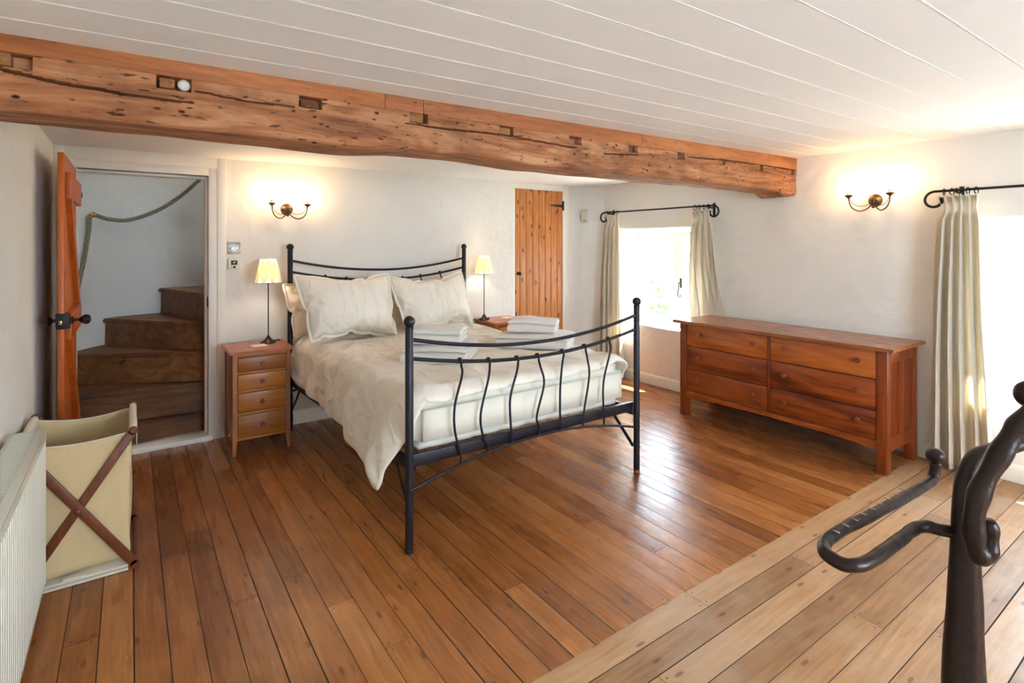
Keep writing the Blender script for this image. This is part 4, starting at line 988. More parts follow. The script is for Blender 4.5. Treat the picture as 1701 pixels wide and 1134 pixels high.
     26,12,24,-10,17,-16,9,15,-15,18,-9,17,-15,7,29,-1603,0,-1,0,-1,1,4,4,3,3,2,2,2,2,13,24,15,25,27,27,27,27,27,27,27,27,27,27,27,27,27,27,27,27,27,27,27,27,27,27,27,27,27,27,27,27,27,27,27,27,27,27,27,27,27,27,27,27,27,27,27,27,26,27,
     27,26,27,26,26,27,12,26,2,21,-17,-2,23,-11,18,-11,18,-8,17,-12,17,-1591,-1,0,0,-1,1,4,4,3,3,3,2,3,0,15,23,14,26,27,27,27,26,27,27,27,27,27,27,27,27,27,27,27,27,27,27,27,26,27,27,27,27,27,27,27,27,27,27,27,27,27,27,27,27,27,27,27,27,
     27,27,26,27,27,27,26,26,27,27,25,21,23,12,26,-10,14,-15,8,23,-12,14,-10,17,-8,17,-6,-1583,-1,0,-1,0,1,5,3,3,3,3,2,2,2,15,24,13,26,27,26,26,27,27,27,27,27,27,27,27,27,27,27,27,27,26,27,27,27,27,27,27,27,26,27,27,27,27,27,27,27,27,27,
     26,27,27,27,27,27,27,27,27,27,27,26,27,25,27,27,26,21,19,25,5,21,-9,-5,22,-9,15,-12,14,-9,16,-7,18,-1593,-1,0,-1,0,2,4,4,3,3,3,3,2,0,19,15,20,26,27,27,24,26,28,27,27,27,27,27,27,27,27,26,27,26,27,27,27,27,26,27,27,27,27,27,26,27,27,
     26,27,27,27,27,27,27,27,27,27,27,27,27,27,27,27,26,27,26,27,27,26,27,20,16,5,25,-18,21,-9,16,-11,14,-11,15,-9,19,-2,-1586,-1,0,-1,0,2,4,4,3,3,2,3,1,4,13,24,15,27,27,26,27,23,28,27,27,26,27,27,28,27,27,25,27,27,27,27,27,27,26,27,27,
     26,27,27,27,26,27,26,27,27,27,27,27,27,27,27,27,27,27,27,27,27,27,27,27,27,26,27,22,18,20,18,28,-8,20,-10,16,-11,17,-10,14,-11,18,-15,26,-1594,-1,0,-1,0,2,5,4,5,3,2,3,2,-1,21,17,16,27,27,26,26,25,28,27,27,26,27,27,25,27,27,27,27,27,
     27,27,27,26,25,27,27,27,27,26,26,28,26,27,25,27,27,27,27,27,27,27,27,27,27,27,27,27,27,27,27,27,27,27,27,25,21,20,-1,20,-12,19,-10,18,-8,15,-11,15,-16,2,15,-1580,-1,0,-1,0,2,5,5,3,1,2,2,1,5,17,22,15,27,26,27,26,26,27,27,26,27,27,26,
     27,27,26,27,27,27,27,24,27,27,27,27,27,27,27,23,28,26,27,28,27,26,27,27,26,27,27,27,27,27,27,27,26,27,27,27,27,26,27,27,27,25,23,9,23,15,-21,0,23,-7,17,-11,15,-17,1,20,-15,-1567,0,-1,0,0,3,5,4,3,3,2,2,1,4,16,24,14,27,27,26,26,26,27,
     27,26,27,27,26,27,27,26,27,27,26,27,26,27,26,27,27,27,22,28,27,27,27,26,27,27,27,27,27,27,26,27,26,27,27,27,26,27,27,27,27,27,27,26,27,22,20,23,25,6,27,1,-20,2,23,-6,18,-20,-4,20,-9,13,-1580,0,-1,0,0,3,5,4,3,3,2,3,2,1,23,13,20,27,27,
     25,27,26,27,27,26,27,26,27,27,26,27,26,27,27,26,26,27,27,26,27,26,26,27,26,27,26,27,27,27,25,26,27,27,27,27,27,26,27,27,27,27,26,27,27,26,27,27,27,20,27,16,17,26,0,23,-5,-20,7,24,7,-15,12,-15,17,-12,-1567,-1,0,0,0,3,5,3,1,2,2,2,2,8,
     17,23,15,27,27,25,27,26,27,27,26,27,26,27,26,27,26,27,26,27,27,26,27,26,27,26,26,27,26,26,27,27,26,27,26,26,27,26,27,27,26,27,26,27,27,26,27,27,27,27,26,27,27,24,26,27,20,20,3,24,9,-18,13,-14,8,23,9,-23,19,-13,10,-1577,-1,0,0,0,4,4,
     3,3,2,2,3,1,5,23,14,21,26,26,26,27,27,26,26,27,26,27,26,27,26,27,26,27,27,26,26,27,26,27,26,27,26,27,26,26,27,26,27,26,26,27,26,27,26,27,26,27,26,27,27,26,27,26,27,27,26,27,27,19,22,22,20,25,15,-11,12,-12,12,-18,10,26,-12,-4,25,-21,
     -1565,-1,0,0,0,4,4,3,3,3,2,1,1,7,23,13,22,27,25,27,26,27,26,27,26,26,27,26,26,27,27,26,26,27,26,27,26,27,26,27,26,26,27,26,27,26,26,27,26,26,27,26,26,27,26,27,26,27,26,27,26,26,26,27,27,26,27,26,27,23,24,20,2,14,20,-16,13,-18,3,18,
     -6,23,-21,24,2,-1584,-1,0,0,1,3,4,3,3,2,2,2,1,8,23,13,22,26,27,26,26,27,26,26,27,26,26,27,26,27,26,26,27,27,25,27,27,26,27,26,26,27,26,26,27,26,26,27,26,26,26,27,26,26,27,26,27,26,26,27,26,26,26,26,27,26,27,26,27,24,10,20,26,19,-11,
     14,-18,0,20,-7,16,-12,21,-12,20,-1587,-1,0,0,1,3,4,3,3,2,2,2,2,8,23,13,22,27,26,26,26,27,26,26,27,26,26,27,26,27,26,26,27,26,26,27,26,27,26,26,27,26,26,27,26,26,26,26,27,26,26,26,27,26,26,27,26,26,27,26,26,26,24,27,26,27,26,27,26,17,
     26,21,20,2,22,-21,2,18,-13,18,-10,15,-9,25,-16,-1571,-1,-1,1,1,4,3,3,3,2,2,2,2,9,23,13,22,27,26,26,26,27,26,26,27,26,26,27,26,26,27,26,27,26,26,27,26,26,27,26,26,26,27,26,26,26,26,26,27,26,26,26,26,27,26,26,26,27,26,26,26,26,25,27,
     26,26,27,26,23,22,26,18,7,25,11,-13,18,-13,10,-13,18,-15,14,22,3,-1589,-3,0,1,1,4,4,3,2,3,2,1,2,10,24,12,23,26,26,26,27,26,26,27,26,26,26,27,26,27,26,26,26,27,26,26,27,26,26,26,27,26,26,26,26,26,26,26,27,26,26,26,26,26,27,26,26,26,
     26,26,26,26,26,26,26,26,26,27,26,20,16,19,24,19,-6,20,-12,12,-17,16,-18,4,21,3,24,-1596,-4,1,1,1,5,3,3,3,2,2,2,2,10,24,12,23,27,26,26,26,26,26,27,26,26,27,26,26,27,26,26,26,27,26,26,26,27,26,26,26,26,26,26,26,26,26,27,26,26,26,26,26,
     26,26,26,27,25,26,26,26,26,26,26,26,26,26,26,22,24,26,19,17,5,23,-11,14,-15,12,-16,20,-13,4,25,6,-1585,-5,2,0,3,5,3,3,2,3,2,2,1,11,25,11,24,26,26,26,26,27,26,26,26,27,26,26,26,27,26,26,26,26,27,26,26,26,26,26,27,25,27,26,26,26,26,26,
     26,26,26,26,26,26,26,26,26,26,26,26,25,26,26,26,26,26,26,23,24,21,18,20,20,26,-5,17,-14,11,-15,16,-11,23,6,-10,26,-1592,-7,3,1,3,5,4,2,3,2,2,1,2,11,24,12,24,27,26,26,26,26,26,26,27,26,26,27,26,27,26,26,26,26,26,26,27,26,26,26,26,26,
     26,26,26,26,26,26,26,26,26,26,26,27,25,26,26,26,26,25,26,26,26,26,26,26,25,25,23,23,26,21,21,1,22,-12,12,-15,16,-8,15,-17,9,24,-2,-1578,-9,4,1,3,5,4,3,2,3,1,2,1,13,21,13,24,27,26,26,27,26,27,26,26,26,27,26,26,26,26,26,27,26,26,26,26,
     26,26,26,26,26,27,25,27,26,26,25,27,26,26,26,26,26,26,25,27,25,26,24,27,26,26,27,26,26,26,23,22,24,18,26,7,27,-3,15,-15,16,-9,17,-12,15,-14,8,27,-1588,-11,6,1,3,6,3,3,2,2,4,0,2,10,23,15,24,26,26,26,27,26,26,26,27,26,26,26,27,26,26,
     26,26,26,26,27,26,26,26,26,26,26,26,26,27,25,26,26,26,26,26,27,26,26,25,25,27,27,26,21,27,26,27,26,26,26,28,19,24,23,26,12,26,3,21,-13,16,-9,18,-11,15,-11,17,-14,16,-1574,-14,7,2,3,6,4,3,2,1,1,4,1,10,18,20,24,26,27,26,26,27,26,26,26,
     27,26,26,26,26,27,26,26,26,26,26,26,26,27,26,26,26,26,26,26,26,26,26,26,26,26,26,26,27,25,24,25,26,27,26,25,25,26,26,26,27,27,24,24,24,16,24,23,17,-10,15,-8,18,-12,17,-14,16,-14,18,-9,-1564,-15,9,1,4,6,3,3,2,2,2,0,3,11,22,15,25,27,
     26,26,26,26,27,26,26,27,26,26,26,26,27,26,26,26,26,26,26,26,26,27,26,26,26,26,26,26,25,26,27,26,26,26,26,27,22,27,26,24,26,26,26,27,25,26,26,26,26,27,22,22,26,23,6,28,6,-10,18,-14,15,-15,15,-13,20,-13,15,-1571,-17,10,0,4,8,3,2,2,2,
     2,2,1,12,23,14,25,26,27,26,26,26,27,26,26,27,26,26,26,26,26,26,26,27,26,26,26,26,26,26,27,26,26,26,26,25,26,26,26,27,26,26,24,27,23,26,27,25,26,27,26,25,25,27,26,26,24,28,21,26,26,6,26,17,-3,20,-15,12,-15,16,-17,2,27,9,-16,-1561,-19,
     12,-2,4,9,3,3,2,1,2,2,1,14,23,13,25,27,26,26,26,27,26,26,26,27,26,26,26,26,26,26,26,27,26,26,26,26,26,27,26,26,26,26,26,25,25,27,26,26,26,27,25,25,25,26,26,26,26,26,25,25,26,26,26,27,23,27,22,26,14,24,22,1,24,-12,12,-13,15,-11,17,-17,
     15,26,3,-1586,-18,4,12,-6,11,4,3,2,2,1,2,2,13,24,13,25,27,26,26,27,26,26,26,27,26,26,26,26,26,26,26,26,27,26,26,26,26,27,26,26,26,26,26,26,25,26,26,26,26,26,26,26,26,25,26,25,26,26,25,26,25,26,26,25,27,25,22,27,19,26,20,6,29,-4,12,
     -13,18,-12,19,6,-18,21,-3,26,-1594,-17,-2,18,-7,9,6,3,2,2,2,1,2,15,23,13,26,26,26,27,26,26,26,26,27,26,26,26,26,26,26,27,26,26,26,26,26,27,26,26,26,26,26,26,26,25,26,27,26,26,26,26,25,26,26,25,26,25,26,25,25,25,27,26,23,24,27,27,19,
     26,26,6,27,7,23,-14,18,-12,19,-11,0,21,-18,23,-1,-1578,-15,-6,20,-5,7,7,2,3,2,1,2,3,14,24,14,25,26,27,26,26,26,27,26,26,26,26,26,26,26,27,26,26,26,27,26,26,26,26,26,27,26,25,26,26,26,26,26,26,26,27,25,26,26,25,26,25,25,26,24,26,24,
     25,26,27,25,22,27,26,21,20,23,6,28,-2,19,-10,14,-9,17,-19,21,0,-8,25,-1592,-4,-17,23,-3,3,7,5,1,3,1,1,5,14,24,14,26,26,26,26,27,26,26,26,26,26,26,27,26,26,26,26,27,26,26,26,26,27,26,26,26,26,26,26,26,26,26,26,26,26,26,26,25,26,26,25,
     25,26,24,26,23,27,25,24,27,26,24,26,24,24,26,6,24,9,22,-9,14,-10,17,-13,18,-17,10,20,1,-1591,0,-19,24,0,-1,7,4,4,0,3,1,5,15,23,16,25,27,26,26,26,26,26,26,26,27,26,26,26,26,27,26,26,26,27,26,26,26,26,27,26,25,26,26,27,25,27,26,26,26,
     26,25,26,26,25,25,26,25,25,24,24,26,27,25,26,25,25,25,25,24,18,25,5,26,-4,16,-10,18,-13,11,-13,27,13,-4,19,-1616,8,-22,25,2,0,3,7,2,3,-1,3,6,16,21,17,26,26,26,27,26,26,26,26,26,26,26,27,26,26,26,27,26,26,26,27,26,26,26,26,26,26,26,
     26,26,26,26,26,26,27,25,26,26,25,26,25,25,25,26,25,25,25,26,26,25,25,25,25,24,23,26,12,26,-1,18,-7,18,-12,10,-12,14,-7,18,26,-9,-1610,14,-21,25,2,0,6,3,5,0,3,0,7,16,21,18,27,26,26,26,26,26,26,26,27,26,26,26,27,26,26,27,26,26,26,26,
     26,27,26,26,26,26,26,26,26,26,26,26,27,26,25,26,26,25,25,26,25,25,26,25,25,26,26,26,24,25,25,25,24,24,23,14,27,12,-6,17,-12,11,-13,17,-8,20,15,-9,23,-1623,11,-22,25,5,-1,6,5,2,4,-1,2,8,19,17,20,26,26,27,26,26,26,26,26,26,27,26,26,27,
     26,26,26,27,26,26,26,26,27,26,26,26,26,26,26,26,26,26,27,26,26,25,26,25,26,25,26,25,26,25,25,26,26,26,25,25,25,24,25,24,26,15,26,16,3,21,-13,11,-12,16,-8,19,-8,4,23,3,-1597,-22,-9,27,7,1,0,9,3,3,1,1,9,18,17,22,26,26,26,26,26,27,26,
     26,26,27,26,26,27,26,26,26,27,26,26,26,26,27,26,26,26,26,26,26,26,27,26,26,26,26,25,26,25,26,26,25,26,25,25,26,26,25,27,24,25,25,25,23,27,20,26,18,6,25,-10,12,-11,15,-7,16,-9,15,-13,11,26,-1597,-13,-25,25,12,0,4,1,11,0,3,1,10,20,15,
     22,27,26,26,26,26,27,26,26,26,27,26,26,27,26,26,27,26,26,26,26,27,26,26,26,26,26,26,27,26,26,26,26,26,26,25,26,26,25,26,26,25,25,26,27,25,25,26,25,25,25,23,28,22,26,21,8,27,0,13,-11,14,-8,15,-9,15,-11,16,-9,17,-1581,-8,-27,7,27,2,-1,
     4,1,11,0,2,11,18,17,23,27,26,26,26,26,26,27,26,27,26,26,27,26,26,27,26,26,26,26,27,26,26,26,26,26,27,26,26,26,26,26,26,26,26,26,26,25,26,26,25,26,26,26,25,25,26,26,25,25,24,25,26,24,25,13,25,6,20,-9,14,-9,13,-10,15,-12,16,-5,17,-12,
     -1567,-3,-28,12,-3,26,0,-1,6,-3,11,1,11,22,13,24,26,27,26,26,26,27,26,26,27,26,26,27,26,27,26,26,26,26,27,26,26,26,26,27,26,26,26,26,27,26,26,26,26,26,26,25,26,26,26,25,26,26,26,25,25,27,25,25,25,24,26,24,26,20,24,7,24,1,14,-10,12,
     -11,14,-14,17,-5,17,-9,17,-1597,15,-26,-6,20,-5,24,-1,4,6,-6,7,13,18,17,25,26,26,27,26,27,26,26,27,26,26,27,26,26,27,26,26,27,26,26,26,27,26,26,26,26,27,26,26,26,26,26,26,27,26,26,25,26,26,26,26,26,26,25,25,26,26,25,25,25,25,27,22,
     28,26,7,23,8,21,-12,12,-9,12,-11,16,-12,19,-7,17,-9,-1597,27,-20,3,-12,22,-7,22,6,5,5,-8,17,23,11,25,26,27,26,26,27,26,26,27,26,27,26,26,27,26,26,27,26,26,26,27,26,26,26,27,26,26,26,27,26,26,26,26,27,26,25,26,26,26,26,26,26,26,25,26,
     26,26,25,25,25,26,26,22,27,15,25,10,22,-3,14,-11,13,-8,16,8,-18,0,19,-7,15,-1614,25,6,-26,4,-3,25,-8,7,6,6,16,5,27,10,25,27,27,26,27,26,26,27,26,27,26,27,26,26,26,27,26,26,27,26,26,27,26,26,26,27,26,26,27,26,26,26,27,26,26,26,26,26,
     26,26,26,26,25,26,26,26,26,25,26,24,27,25,24,26,22,11,25,2,14,-5,15,-10,16,2,-14,19,3,-14,16,-10,-1599,9,25,-13,-24,19,-7,23,12,1,-2,3,19,24,11,25,27,27,27,26,26,27,26,27,26,27,26,26,26,27,26,26,27,26,26,27,26,27,26,26,27,26,26,27,
     26,26,26,27,26,26,26,26,26,27,26,26,26,26,26,25,26,26,26,25,26,26,24,24,24,25,11,25,7,-3,14,-6,17,-3,-13,13,-13,14,17,-19,15,-1633,16,28,-10,9,-19,19,-11,16,21,10,-7,16,24,12,26,28,26,27,26,27,26,27,26,27,26,26,27,26,26,27,26,26,27,
     26,27,26,26,27,26,27,26,26,27,26,27,26,26,27,26,26,26,26,27,26,26,26,26,26,26,26,26,26,25,26,26,25,25,26,13,24,7,11,13,-8,13,-10,1,14,-11,-1,22,-11,17,-18,-1618,24,1,27,-15,9,-17,7,5,6,11,16,16,20,20,24,27,27,27,26,26,27,26,27,26,26,
     27,26,26,27,26,27,26,26,27,26,27,26,27,26,27,26,26,27,26,27,27,26,26,27,26,26,27,26,26,26,27,26,26,26,26,27,26,26,25,26,26,24,20,23,10,21,9,-6,11,-9,13,5,-5,-10,19,-7,16,-12,14,-1620,8,23,0,16,-14,-1,16,7,4,-3,24,13,21,12,22,23,26,
     25,27,27,26,27,26,27,26,27,26,27,26,27,26,26,27,26,27,26,26,27,26,27,27,26,27,26,26,26,27,26,26,27,25,27,26,27,26,26,27,26,27,26,26,26,26,26,27,27,23,23,11,25,10,-2,12,-8,12,-5,12,-15,17,-7,17,-9,13,-10,-1598,17,7,16,-3,3,5,-7,21,-6,
     15,4,27,1,25,22,17,24,25,27,27,26,26,27,26,27,26,27,26,27,26,27,27,26,27,26,27,26,27,26,26,27,26,27,27,25,27,26,27,26,26,26,27,26,26,27,26,26,26,27,26,26,26,25,27,26,26,27,19,22,12,15,2,-4,8,-6,12,-10,11,-10,21,-3,11,-9,12],
    [177,-15,-15,-15,-15,-16,-15,-15,-13,-13,-11,-12,-13,15,-12,6,-7,2,-2,-7,15,-11,3,2,0,2,1,0,-1,-1,1,0,1,0,1,0,1,1,1,0,1,1,1,0,1,1,1,0,1,0,1,1,0,1,0,1,1,0,1,1,1,2,2,1,3,8,-1,-8,-5,9,11,18,21,7,18,13,28,0,16,15,11,9,19,17,17,-62,-15,-15,
     -15,-15,-15,-15,-15,-14,-14,-14,-10,-9,-9,13,-18,17,-17,15,-17,2,9,-8,-1,0,0,0,0,1,0,0,1,0,0,0,1,0,0,0,1,1,0,1,1,0,1,1,0,1,1,0,1,1,0,1,1,1,0,1,1,1,1,1,2,1,1,2,4,8,9,10,15,8,19,20,13,21,8,14,12,7,16,16,18,18,-57,-14,-15,-15,-15,-14,
     -15,-15,-14,-14,-15,-14,-12,0,-9,3,-6,5,-7,6,3,-5,1,0,0,1,0,0,1,1,1,1,0,0,0,0,0,0,0,-1,0,1,0,1,0,1,1,0,1,1,0,1,1,1,0,1,1,1,1,1,1,1,2,1,2,2,1,4,8,10,10,7,15,17,16,22,5,17,14,10,10,13,17,19,0,-34,-15,-14,-15,-14,-15,-14,-15,-14,-14,-14,
     -14,-14,-5,-3,-2,0,-1,-1,1,0,0,1,0,0,0,0,0,0,0,1,0,0,1,0,1,1,0,1,1,0,1,0,1,1,1,0,1,1,0,1,1,1,1,0,1,1,1,1,1,1,1,1,2,1,3,2,4,7,6,10,7,10,23,19,9,15,13,15,9,4,12,24,4,18,-33,-14,-14,-15,-14,-14,-15,-14,-14,-15,-14,-14,-15,-5,0,-1,-1,0,
     -1,0,0,1,0,0,0,0,0,0,0,0,0,1,0,1,0,1,1,0,1,0,1,1,1,0,1,0,1,1,1,0,1,1,1,0,1,1,1,1,1,1,1,1,1,1,2,2,2,3,4,10,7,9,5,26,11,16,12,15,14,4,15,7,18,1,26,-28,-14,-15,-14,-14,-14,-14,-14,-14,-14,-15,-14,-14,-4,-1,-1,-1,0,-1,1,0,0,0,0,0,0,0,0,
     0,0,0,1,0,1,0,1,0,1,1,0,1,1,0,1,1,1,0,1,1,0,1,1,1,0,1,1,1,1,1,1,1,1,1,1,1,3,1,3,3,6,11,6,6,16,22,10,16,15,4,16,8,7,24,0,2,-2,-14,-14,-14,-13,-14,-14,-14,-14,-14,-14,-14,-14,-4,-1,-1,0,-1,0,0,0,0,0,0,0,0,0,0,0,0,1,0,0,0,1,1,0,1,1,0,
     1,1,0,1,1,1,0,1,1,0,1,1,1,0,1,1,1,1,1,1,1,0,2,1,1,1,3,2,4,5,5,7,4,21,12,21,11,12,12,8,9,12,14,7,5,0,-14,-14,-13,-14,-14,-14,-13,-14,-14,-14,-13,-14,-4,-1,-1,0,-1,0,0,0,0,0,0,0,0,0,0,0,0,0,1,0,1,0,1,0,1,1,0,1,1,0,1,1,1,0,1,1,1,0,1,1,
     0,1,1,1,1,1,1,0,1,1,1,1,1,2,4,-1,7,8,5,4,15,18,10,21,3,20,9,5,14,9,8,7,4,-13,-14,-13,-14,-13,-14,-13,-14,-13,-14,-14,-13,-4,-1,-1,0,-1,0,0,0,0,0,0,0,0,0,0,0,0,0,1,0,0,1,0,1,1,1,0,1,1,1,0,1,1,0,1,1,1,0,1,1,0,1,1,1,1,1,1,0,1,1,1,1,2,
     1,2,-1,4,9,4,6,15,15,12,14,8,6,9,20,9,13,3,11,9,-13,-14,-13,-13,-14,-13,-13,-14,-13,-13,-14,-13,-4,-2,0,0,0,-1,0,0,0,0,0,0,0,0,0,0,0,0,1,-1,0,2,0,1,1,1,0,1,1,1,0,1,1,0,1,1,1,0,1,1,0,1,1,0,2,0,1,0,2,0,2,1,-1,3,0,-1,3,7,3,8,12,17,18,
     1,14,7,11,11,18,0,15,6,17,-14,-13,-13,-13,-13,-13,-13,-13,-14,-13,-13,-13,-4,-1,-1,0,0,0,0,0,-1,0,0,0,0,0,0,0,0,0,0,0,0,0,3,0,1,1,1,0,1,1,0,1,1,1,0,1,0,1,1,1,0,1,1,0,1,0,0,1,2,0,2,0,0,-2,0,2,3,7,0,9,15,6,19,6,17,7,-1,25,5,12,-2,18,
     22,-13,-13,-12,-13,-13,-13,-13,-13,-13,-13,-13,-13,-4,-1,-1,0,0,0,0,0,-1,0,0,0,0,0,0,0,0,0,0,0,0,0,1,-1,0,1,0,0,1,-1,1,1,-1,2,-1,1,0,0,1,-2,1,0,0,2,1,2,3,6,3,0,0,-1,-3,-3,7,2,3,3,5,6,17,6,10,17,4,10,4,7,23,4,7,1,39,-13,-12,-13,-13,
     -13,-12,-13,-13,-13,-12,-13,-13,-4,-1,0,-1,0,0,0,0,-1,0,0,0,0,0,0,0,0,0,0,0,0,-1,-1,-1,-1,0,0,0,-1,0,0,0,0,0,0,0,0,0,0,1,0,1,6,2,2,2,2,0,0,-1,-1,-1,-1,3,7,0,4,6,2,9,11,10,9,2,22,3,3,14,6,20,-9,17,41,-13,-12,-13,-12,-13,-12,-13,-13,
     -12,-13,-12,-13,-4,-1,0,-1,0,0,0,0,0,-1,0,0,0,0,0,0,0,0,-1,0,0,-1,-1,0,0,-1,0,0,0,-1,0,0,0,0,0,0,0,0,0,0,1,1,1,0,0,-1,1,1,0,1,1,1,2,6,0,0,8,5,4,7,9,12,5,7,11,15,3,4,13,5,5,17,44,-12,-12,-12,-13,-12,-13,-12,-12,-13,-12,-12,-13,-4,-1,
     0,0,-1,0,0,0,-1,0,0,0,0,0,0,0,0,0,-1,0,0,-1,0,-1,0,0,-1,0,0,-1,0,0,0,0,0,0,0,0,0,0,1,0,0,0,1,0,1,1,0,1,1,1,2,1,0,2,5,7,5,5,12,1,12,15,1,13,7,7,6,15,1,0,63,-12,-12,-12,-12,-12,-13,-12,-12,-12,-13,-12,-12,-4,-1,0,-1,0,0,0,0,0,-1,0,0,
     0,0,0,0,0,-1,0,0,0,-1,-1,0,0,-1,0,0,0,-1,0,0,0,0,0,0,0,0,0,0,0,0,0,1,0,1,1,0,1,1,1,1,1,0,0,3,3,5,4,7,8,9,14,-1,13,9,9,6,6,9,3,3,67,-12,-12,-12,-12,-12,-12,-12,-12,-12,-12,-12,-12,-4,-1,0,0,-1,0,0,0,-1,0,0,0,0,0,0,0,0,-1,0,0,-1,0,-1,
     0,0,0,-1,0,0,-1,0,0,0,0,0,0,0,0,0,0,0,0,0,0,1,1,1,0,1,1,0,2,0,0,1,0,5,-1,8,5,3,17,6,5,6,18,4,8,6,6,5,0,73,-11,-12,-12,-11,-12,-12,-12,-12,-12,-11,-12,-12,-4,-1,0,0,-1,0,0,0,-1,0,0,0,0,0,0,0,0,-1,0,0,-1,0,0,-1,0,-1,0,0,0,-1,0,0,0,0,
     0,0,0,0,0,0,0,0,0,0,0,1,2,0,1,1,0,1,0,-1,3,-3,2,4,2,2,12,6,18,7,4,6,14,4,7,3,7,1,76,-12,-11,-12,-11,-12,-11,-12,-12,-11,-12,-11,-12,-4,-1,0,0,-1,0,0,0,-1,0,0,0,0,0,0,0,-1,0,0,0,-1,0,0,-1,0,-1,0,0,0,-1,0,0,0,0,0,0,0,0,0,0,0,0,0,0,0,
     0,2,0,-1,0,0,0,0,2,3,0,-1,4,4,1,5,13,8,15,-2,13,5,12,4,6,2,3,80,-12,-11,-11,-12,-11,-12,-11,-11,-12,-11,-12,-11,-4,-1,0,0,-1,0,0,0,0,-1,0,0,0,0,0,0,-1,0,0,0,-1,0,0,-1,0,-1,0,0,0,-1,0,0,0,0,0,0,0,0,0,0,0,0,0,0,0,0,-1,0,-1,0,0,0,0,5,
     -1,1,2,-1,4,3,9,4,13,8,7,4,14,5,7,4,2,6,81,-11,-11,-11,-11,-12,-11,-11,-11,-12,-11,-11,-11,-4,-1,0,0,-1,0,0,0,-1,1,-1,0,0,0,0,0,0,-1,0,0,-1,0,0,-1,0,-1,0,0,-1,0,0,0,0,0,0,0,0,0,0,0,0,0,0,0,0,-1,0,0,-1,0,0,0,0,1,0,1,1,1,1,4,6,11,4,13,
     5,7,3,5,16,1,5,3,87,-11,-11,-11,-11,-11,-11,-11,-11,-11,-11,-11,-11,-4,-1,0,0,-1,0,0,0,0,0,-1,0,0,0,0,0,-1,0,0,-1,0,0,-1,0,0,-1,0,0,0,-1,0,0,0,0,0,0,0,0,0,0,0,0,0,-1,1,-1,0,0,-1,0,0,0,0,0,1,1,1,0,0,2,7,6,11,1,16,4,5,4,10,5,3,6,90,-11,
     -11,-11,-11,-10,-11,-11,-11,-11,-11,-10,-11,-3,-1,-1,0,-1,0,0,0,0,0,-1,0,0,0,0,0,-1,0,0,-1,0,0,-1,0,-1,0,0,0,-1,0,0,0,0,0,0,0,0,0,0,0,0,0,0,-1,0,0,0,-1,0,0,0,-1,1,0,0,0,-1,4,-4,2,8,6,8,5,10,9,-3,16,-2,9,3,5,95,-10,-11,-11,-10,-11,-10,
     -11,-11,-10,-11,-10,-11,-3,-1,-1,0,0,-1,0,0,0,0,-1,0,0,0,0,0,-1,0,0,-1,0,0,-1,0,-1,0,0,0,-1,0,0,0,0,0,0,0,0,0,0,0,0,0,0,-1,0,0,0,-1,0,-1,0,0,1,-1,0,-4,3,0,0,2,6,2,10,11,1,6,7,6,5,6,4,3,101,-10,-11,-10,-11,-10,-11,-10,-10,-11,-10,-10,
     -11,-3,-1,-1,0,0,-1,0,0,0,0,-1,0,0,0,0,-1,0,0,0,-1,0,0,-1,0,-1,0,0,0,-1,0,0,0,0,0,0,0,0,0,0,0,0,0,0,-1,0,0,0,-1,0,-1,0,0,1,-1,-4,1,-1,-4,5,1,4,5,3,16,4,-1,13,-1,9,4,6,3,104,-10,-11,-10,-10,-10,-11,-10,-10,-10,-10,-11,-10,-3,-1,-1,0,
     0,-1,0,0,0,0,0,-1,0,0,0,-1,0,0,0,-1,0,-1,0,0,-1,0,0,0,0,-1,0,0,0,0,0,0,0,0,0,0,0,0,0,-1,0,0,-1,0,-1,-1,0,0,-1,0,-2,-2,-1,-4,6,0,4,3,4,8,2,9,2,13,1,9,4,4,107,-10,-10,-11,-10,-10,-10,-10,-10,-10,-10,-10,-10,-3,-1,-1,0,0,-1,0,0,0,0,-1,
     0,0,0,0,-1,0,0,-1,0,0,-1,0,0,-1,0,0,0,-1,0,0,0,0,0,0,0,0,0,0,0,0,0,-1,0,0,0,-1,0,-1,-1,-2,-1,-1,-1,-1,-1,0,-3,-1,4,3,3,5,2,10,5,5,3,11,1,10,3,109,-9,-10,-10,-10,-10,-10,-10,-9,-10,-10,-10,-10,-3,-1,0,-1,0,-1,0,0,0,-1,0,0,0,0,0,-1,0,
     0,-1,0,0,-1,0,0,0,-1,0,0,0,-1,0,0,0,0,0,0,0,0,0,0,0,0,-1,0,0,0,-1,-1,-1,-1,-1,-1,-1,-1,0,-1,-2,-3,-2,2,2,6,-2,11,10,-3,7,5,5,9,1,8,113,-9,-10,-10,-9,-10,-10,-9,-10,-10,-9,-10,-9,-3,-1,-2,0,-1,1,-1,0,-1,0,0,0,0,0,0,0,-1,0,-1,0,0,-1,
     0,0,-1,0,0,0,-1,0,0,0,0,0,0,0,0,0,0,0,0,0,-1,0,0,-1,0,-1,-1,-1,-1,-1,-1,-2,-1,-1,-3,-2,-2,-2,5,0,7,9,3,2,6,6,5,5,9,-1,120,-9,-10,-9,-10,-9,-10,-9,-10,-9,-10,-9,-10,-2,-1,-1,-1,-1,0,-1,0,0,0,0,0,0,0,0,-1,0,0,-1,0,0,-1,0,0,-1,0,0,0,0,
     -1,0,0,0,0,0,0,0,0,0,0,0,0,-1,0,0,-1,0,-1,-1,-1,-1,-2,-1,0,-2,-6,0,-1,-4,-4,5,2,9,6,0,6,4,6,6,4,6,4,121,-9,-10,-9,-9,-10,-9,-9,-10,-9,-9,-9,-9,-3,-1,-1,-2,0,-1,0,1,-1,0,0,0,0,0,0,0,-1,0,-1,0,0,0,-1,0,0,-1,0,0,-1,0,0,0,0,0,0,0,0,0,0,
